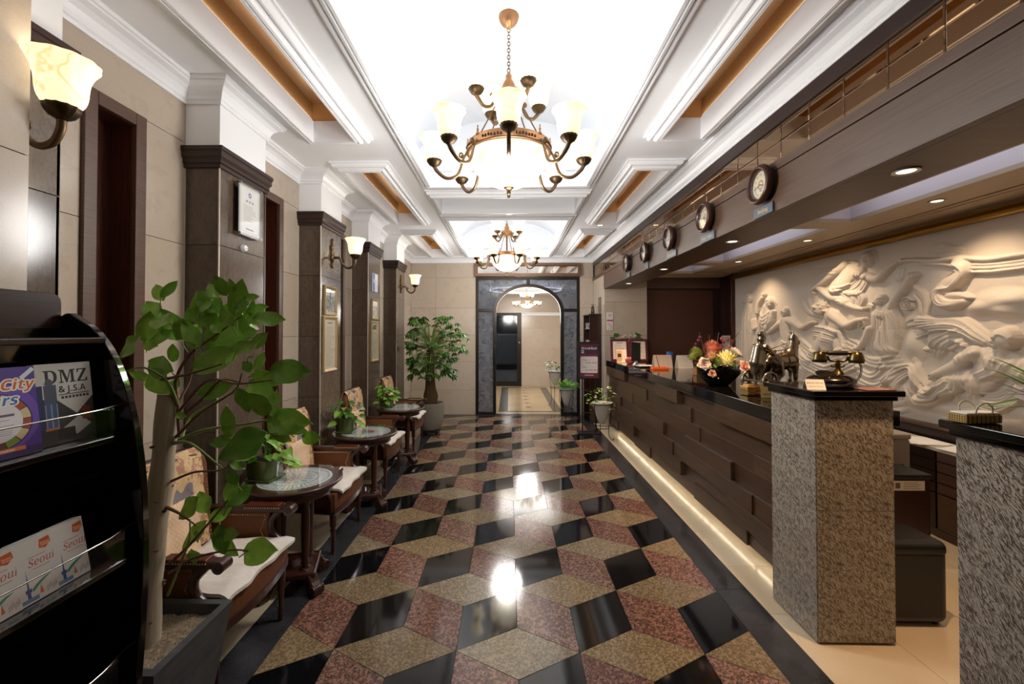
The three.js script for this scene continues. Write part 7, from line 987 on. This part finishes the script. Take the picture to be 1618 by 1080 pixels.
{ const c = thing('card_stand', 'peach and white leaflet stand by the menu boards', 'leaflet stand', [1.72, CT, -6.72], 0.15); obj('card', rb(0.16, 0.19, 0.004, 0.001, 0, 0.098, 0).rotateX(-0.12), M.paper, c); obj('peach_leaflet', rb(0.075, 0.18, 0.003, 0.001, -0.04, 0.094, 0.006).rotateX(-0.12), std(0xe8b284, 0.6), c); obj('photo', rb(0.055, 0.05, 0.001, 0.0003, -0.038, 0.11, 0.009).rotateX(-0.12), std(0x3a3c34, 0.5), c); obj('foot', rb(0.14, 0.01, 0.06, 0.003, 0, 0.005, -0.01), M.paper, c); }
{ const h = thing('glass_ornament', 'small red glass heart ornament on the desk end', 'ornament', [1.76, CT, -6.45]); obj('heart', [ball(0.04, 0.045, 0.025, -0.025, 0.055, 0), ball(0.04, 0.045, 0.025, 0.025, 0.055, 0), ball(0.045, 0.04, 0.024, 0, 0.035, 0)], phys(0xd86a60, 0.1, { clearcoat: 1 }), h); }
for (const [x, w, nm, lab] of [[2.0, 0.24, 'calendar', 'peach white desk calendar leaning beside the printed one'], [2.25, 0.2, 'calendar', 'white printed desk calendar with grid of dates']]) { const c = thing(nm, lab, 'calendar', [x - 0.02, CT, -5.72 + (x - 2) * 0.3], 0.1); obj('front_leaf', new THREE.BoxGeometry(w, 0.175, 0.003).rotateX(-0.3).translate(0, 0.0845, 0.026), w > 0.22 ? std(0xe2cbb8, 0.6) : std(0xffffff, 0.6, { map: canvasTex(220, 190, (x2, ww, h) => { x2.fillStyle = '#ded8d0'; x2.fillRect(0, 0, ww, h); x2.strokeStyle = '#a8a29c'; for (let k = 1; k < 6; k++) { x2.strokeRect(10, 30 + k * 25, 200, 0.5); } for (let k = 0; k < 8; k++) x2.strokeRect(10 + k * 28, 50, 0.5, 130); x2.fillStyle = '#55504c'; x2.fillRect(150, 12, 50, 18); }) }), c); obj('rear_leaf', new THREE.BoxGeometry(w, 0.175, 0.003).rotateX(0.3).translate(0, 0.0845, -0.026), M.paper, c); }
{ const t = thing('pen_tray', 'orange tray holding a black pen before the calendars', 'tray', [1.87, CT, -5.5], 0.1); obj('tray', [rb(0.2, 0.012, 0.09, 0.004, 0, 0.006, 0), rb(0.2, 0.03, 0.01, 0.004, 0, 0.015, 0.042), rb(0.2, 0.03, 0.01, 0.004, 0, 0.015, -0.042)], std(0xd8662a, 0.4), t); obj('pen', taperTube([[0.0, 0.02, 0], [-0.015, 0.1, -0.02], [-0.025, 0.17, -0.035]], 0.005, 0.003, 8, 4), M.blackMatte, t); }
{ const c = thing('blue_cup', 'small blue plastic cup behind the calendars', 'cup', [2.16, CT, -5.95]); obj('cup_body', lathe([[0, 0], [0.034, 0], [0.04, 0.2], [0.037, 0.2], [0.032, 0.01], [0, 0.01]], 24), std(0x1f6fb8, 0.35), c); }
{ const k = thing('black_folder', 'flat black folder lying on the desk near the tray', 'folder', [1.8, CT, -5.85], 0.2); obj('cover', rb(0.24, 0.016, 0.18, 0.004, 0, 0.008, 0), M.blackMatte, k); obj('sheets', rb(0.22, 0.006, 0.15, 0.001, 0.02, 0.019, -0.02), M.paper, k); }
{ const f = thing('purple_plant', 'low wooden trough of dark purple flowers on the desk', 'flowers', [2.12, CT, -4.75], 0); seed = 37; obj('trough', muv(rb(0.26, 0.07, 0.09, 0.004, 0, 0.036, 0)), std(0x8a5c34, 0.6), f); for (let k = 0; k < 14; k++) mum(f, { pos: [rr(-0.13, 0.1), rr(0.09, 0.15), rr(-0.03, 0.03)] }, rr(0.018, 0.028), fm([0x5a1c3a, 0x7a2c4a, 0x8a3c50][k % 3])); for (let k = 0; k < 20; k++) { const a = rr(0, 6.28), o = obj('leaf', smallLeaf, darkLeaf[k % 3], f); aim(o, V(rr(-0.12, 0.12), rr(0.06, 0.11), rr(-0.03, 0.03)), V(Math.cos(a), rr(0, 0.6), Math.sin(a)), V(0, 1, 0.2)); } }
{ const p = thing('desk_plate', 'pale oval plate on the front edge of the desk slab', 'plate', [1.594, 1.043, -6.95], -Math.PI / 2); obj('oval', (() => { const s = new THREE.Shape(); s.absellipse(0, 0, 0.17, 0.036, 0, 7); return extr(s, 0.002, 0.0005, [], 30); })(), std(0x8a8d90, 0.3, { metalness: 0.6 }), p); obj('script', [0, 1, 2, 3, 4].map(k => tube([[-0.06 + k * 0.026, -0.006, 0.0034], [-0.05 + k * 0.026, 0.008, 0.0034], [-0.042 + k * 0.026, -0.006, 0.0034]], 0.0016, 5, 8)), M.blackMatte, p); }
{ const n = thing('notice_sheet', 'pale notice sheet of vertical columns on the dark side panel', 'notice', [RELX - 0.021, 1.36, -7.06], -Math.PI / 2); obj('sheet', rb(0.36, 0.26, 0.004, 0.001, 0, 0, 0.002), M.paper, n); obj('print', new THREE.PlaneGeometry(0.35, 0.25).translate(0, 0, 0.0045), std(0xffffff, 0.7, { map: canvasTex(350, 250, (x, w, h) => { x.fillStyle = '#c9bfae'; x.fillRect(0, 0, w, h); x.fillStyle = '#4a4238'; for (let c = 0; c < 7; c++) for (let r = 0; r < 16; r++) if (hash2(c, r, 6) > 0.25) x.fillRect(22 + c * 46, 14 + r * 14, 12 + 16 * hash2(c, r, 7), 8); }) }), n); }
// ---------------------------------------------------------------- behind the desk
{
  const c = thing('drawer_cabinet', 'long low cabinet of brown drawers with black label pulls under the relief', 'cabinet', [0, 0, 0]), F = 3.24, wd = std(0x7a6656, 0.35, { map: rep(T.frameWood, 1, 2) });
  obj('carcass', muv(bb(F + 0.015, RELX - 0.052, 0.06, 0.65, -0.97, -5.37)), M.dark, c); obj('plinth', muv(bb(F, RELX - 0.06, 0, 0.06, -0.97, -5.37)), M.frameWood, c); obj('worktop', rbb(F - 0.02, RELX - 0.052, 0.65, 0.68, -0.95, -5.39, 0.004), std(0xc4bba8, 0.35), c);
  for (let k = 0; k < 9; k++) { const z1 = -0.97 - k * 0.489, z0 = z1 - 0.489, dk = k % 2 ? wd : M.dark; [[0.06, 0.33], [0.335, 0.41], [0.415, 0.49], [0.495, 0.57], [0.575, 0.645]].forEach(([a, b], r) => { const d = obj('drawer', muv(rbb(F, F + 0.018, a + 0.003, b - 0.003, z0 + 0.008, z1 - 0.008, 0.002), 1, k, r), (k + 1) % 2 ? M.frameWood : wd, c); if (k % 2) return; obj('label_pull', [rbb(F - 0.008, F, (a + b) / 2 - 0.018, (a + b) / 2 + 0.018, (z0 + z1) / 2 - 0.06, (z0 + z1) / 2 + 0.06, 0.003)], M.blackMatte, d); obj('label_slip', bb(F - 0.009, F - 0.008, (a + b) / 2 + 0.0, (a + b) / 2 + 0.012, (z0 + z1) / 2 - 0.045, (z0 + z1) / 2 + 0.045), M.brass, d); }); }
  const pp = ['loose white paper sheets spread on the cabinet worktop', 'folded white paper pile on the cabinet worktop']; [[3.33, -3.25, 0.2], [3.3, -3.6, -0.3]].forEach(([x, z, a], i) => { const s = thing('paper_stack', pp[i], 'papers', [x, 0.68, z], a); for (let k = 0; k < 4; k++) obj('sheet', box(0.2, 0.0012, 0.28, 0.012 * k - 0.02, 0.0008 + 0.0016 * k, 0.02 * (k % 2)).rotateY(0.08 * k), M.paper, s); });
  const g = thing('office_machine', 'grey office machine standing behind the reception desk end', 'machine', [2.63, 0, -3.3]); obj('body', rb(0.34, 0.8, 0.34, 0.015, 0, 0.401, 0), std(0x8d8378, 0.5), g); obj('lid', rb(0.35, 0.04, 0.35, 0.012, 0, 0.82, 0), std(0x9a9084, 0.5), g); obj('slot', bb(-0.12, 0.12, 0.6, 0.63, 0.165, 0.172), M.blackMatte, g);
  const b = thing('waste_bin', 'tall dark bin with a white label near the office machine', 'bin', [2.49, 0, -2.92]); obj('bin_body', rb(0.29, 0.64, 0.22, 0.012, 0, 0.321, 0), M.dark, b); obj('rim', rb(0.3, 0.022, 0.23, 0.008, 0, 0.65, 0), M.blackMatte, b); obj('label_sheet', new THREE.PlaneGeometry(0.19, 0.06).translate(0.01, 0.59, 0.1115), std(0xffffff, 0.6, { map: canvasTex(190, 60, (x, w, h) => { x.fillStyle = '#c4bab0'; x.fillRect(0, 0, w, h); lines(x, 4, 60, 180, 10, 12, '#7a7068', 5); x.fillStyle = '#5a524c'; x.fillRect(10, 12, 30, 36); }) }), b);
  const o = thing('black_stool', 'black leather cube stool tucked beside the granite pier', 'stool', [2.135, 0, -2.5]); obj('cube_body', rb(0.36, 0.41, 0.27, 0.05, 0, 0.216, 0, 4), std(0x0e0c0c, 0.42), o); obj('seat_pad', rb(0.36, 0.09, 0.27, 0.04, 0, 0.4, 0, 4), std(0x120f0f, 0.4), o); obj('foot', [-1, 1].flatMap(a => [-1, 1].map(d => cyl(0.015, 0.015, 0.014, 10, a * 0.13, 0, d * 0.09))), M.blackMatte, o);
}
renderer.render(scene, camera);
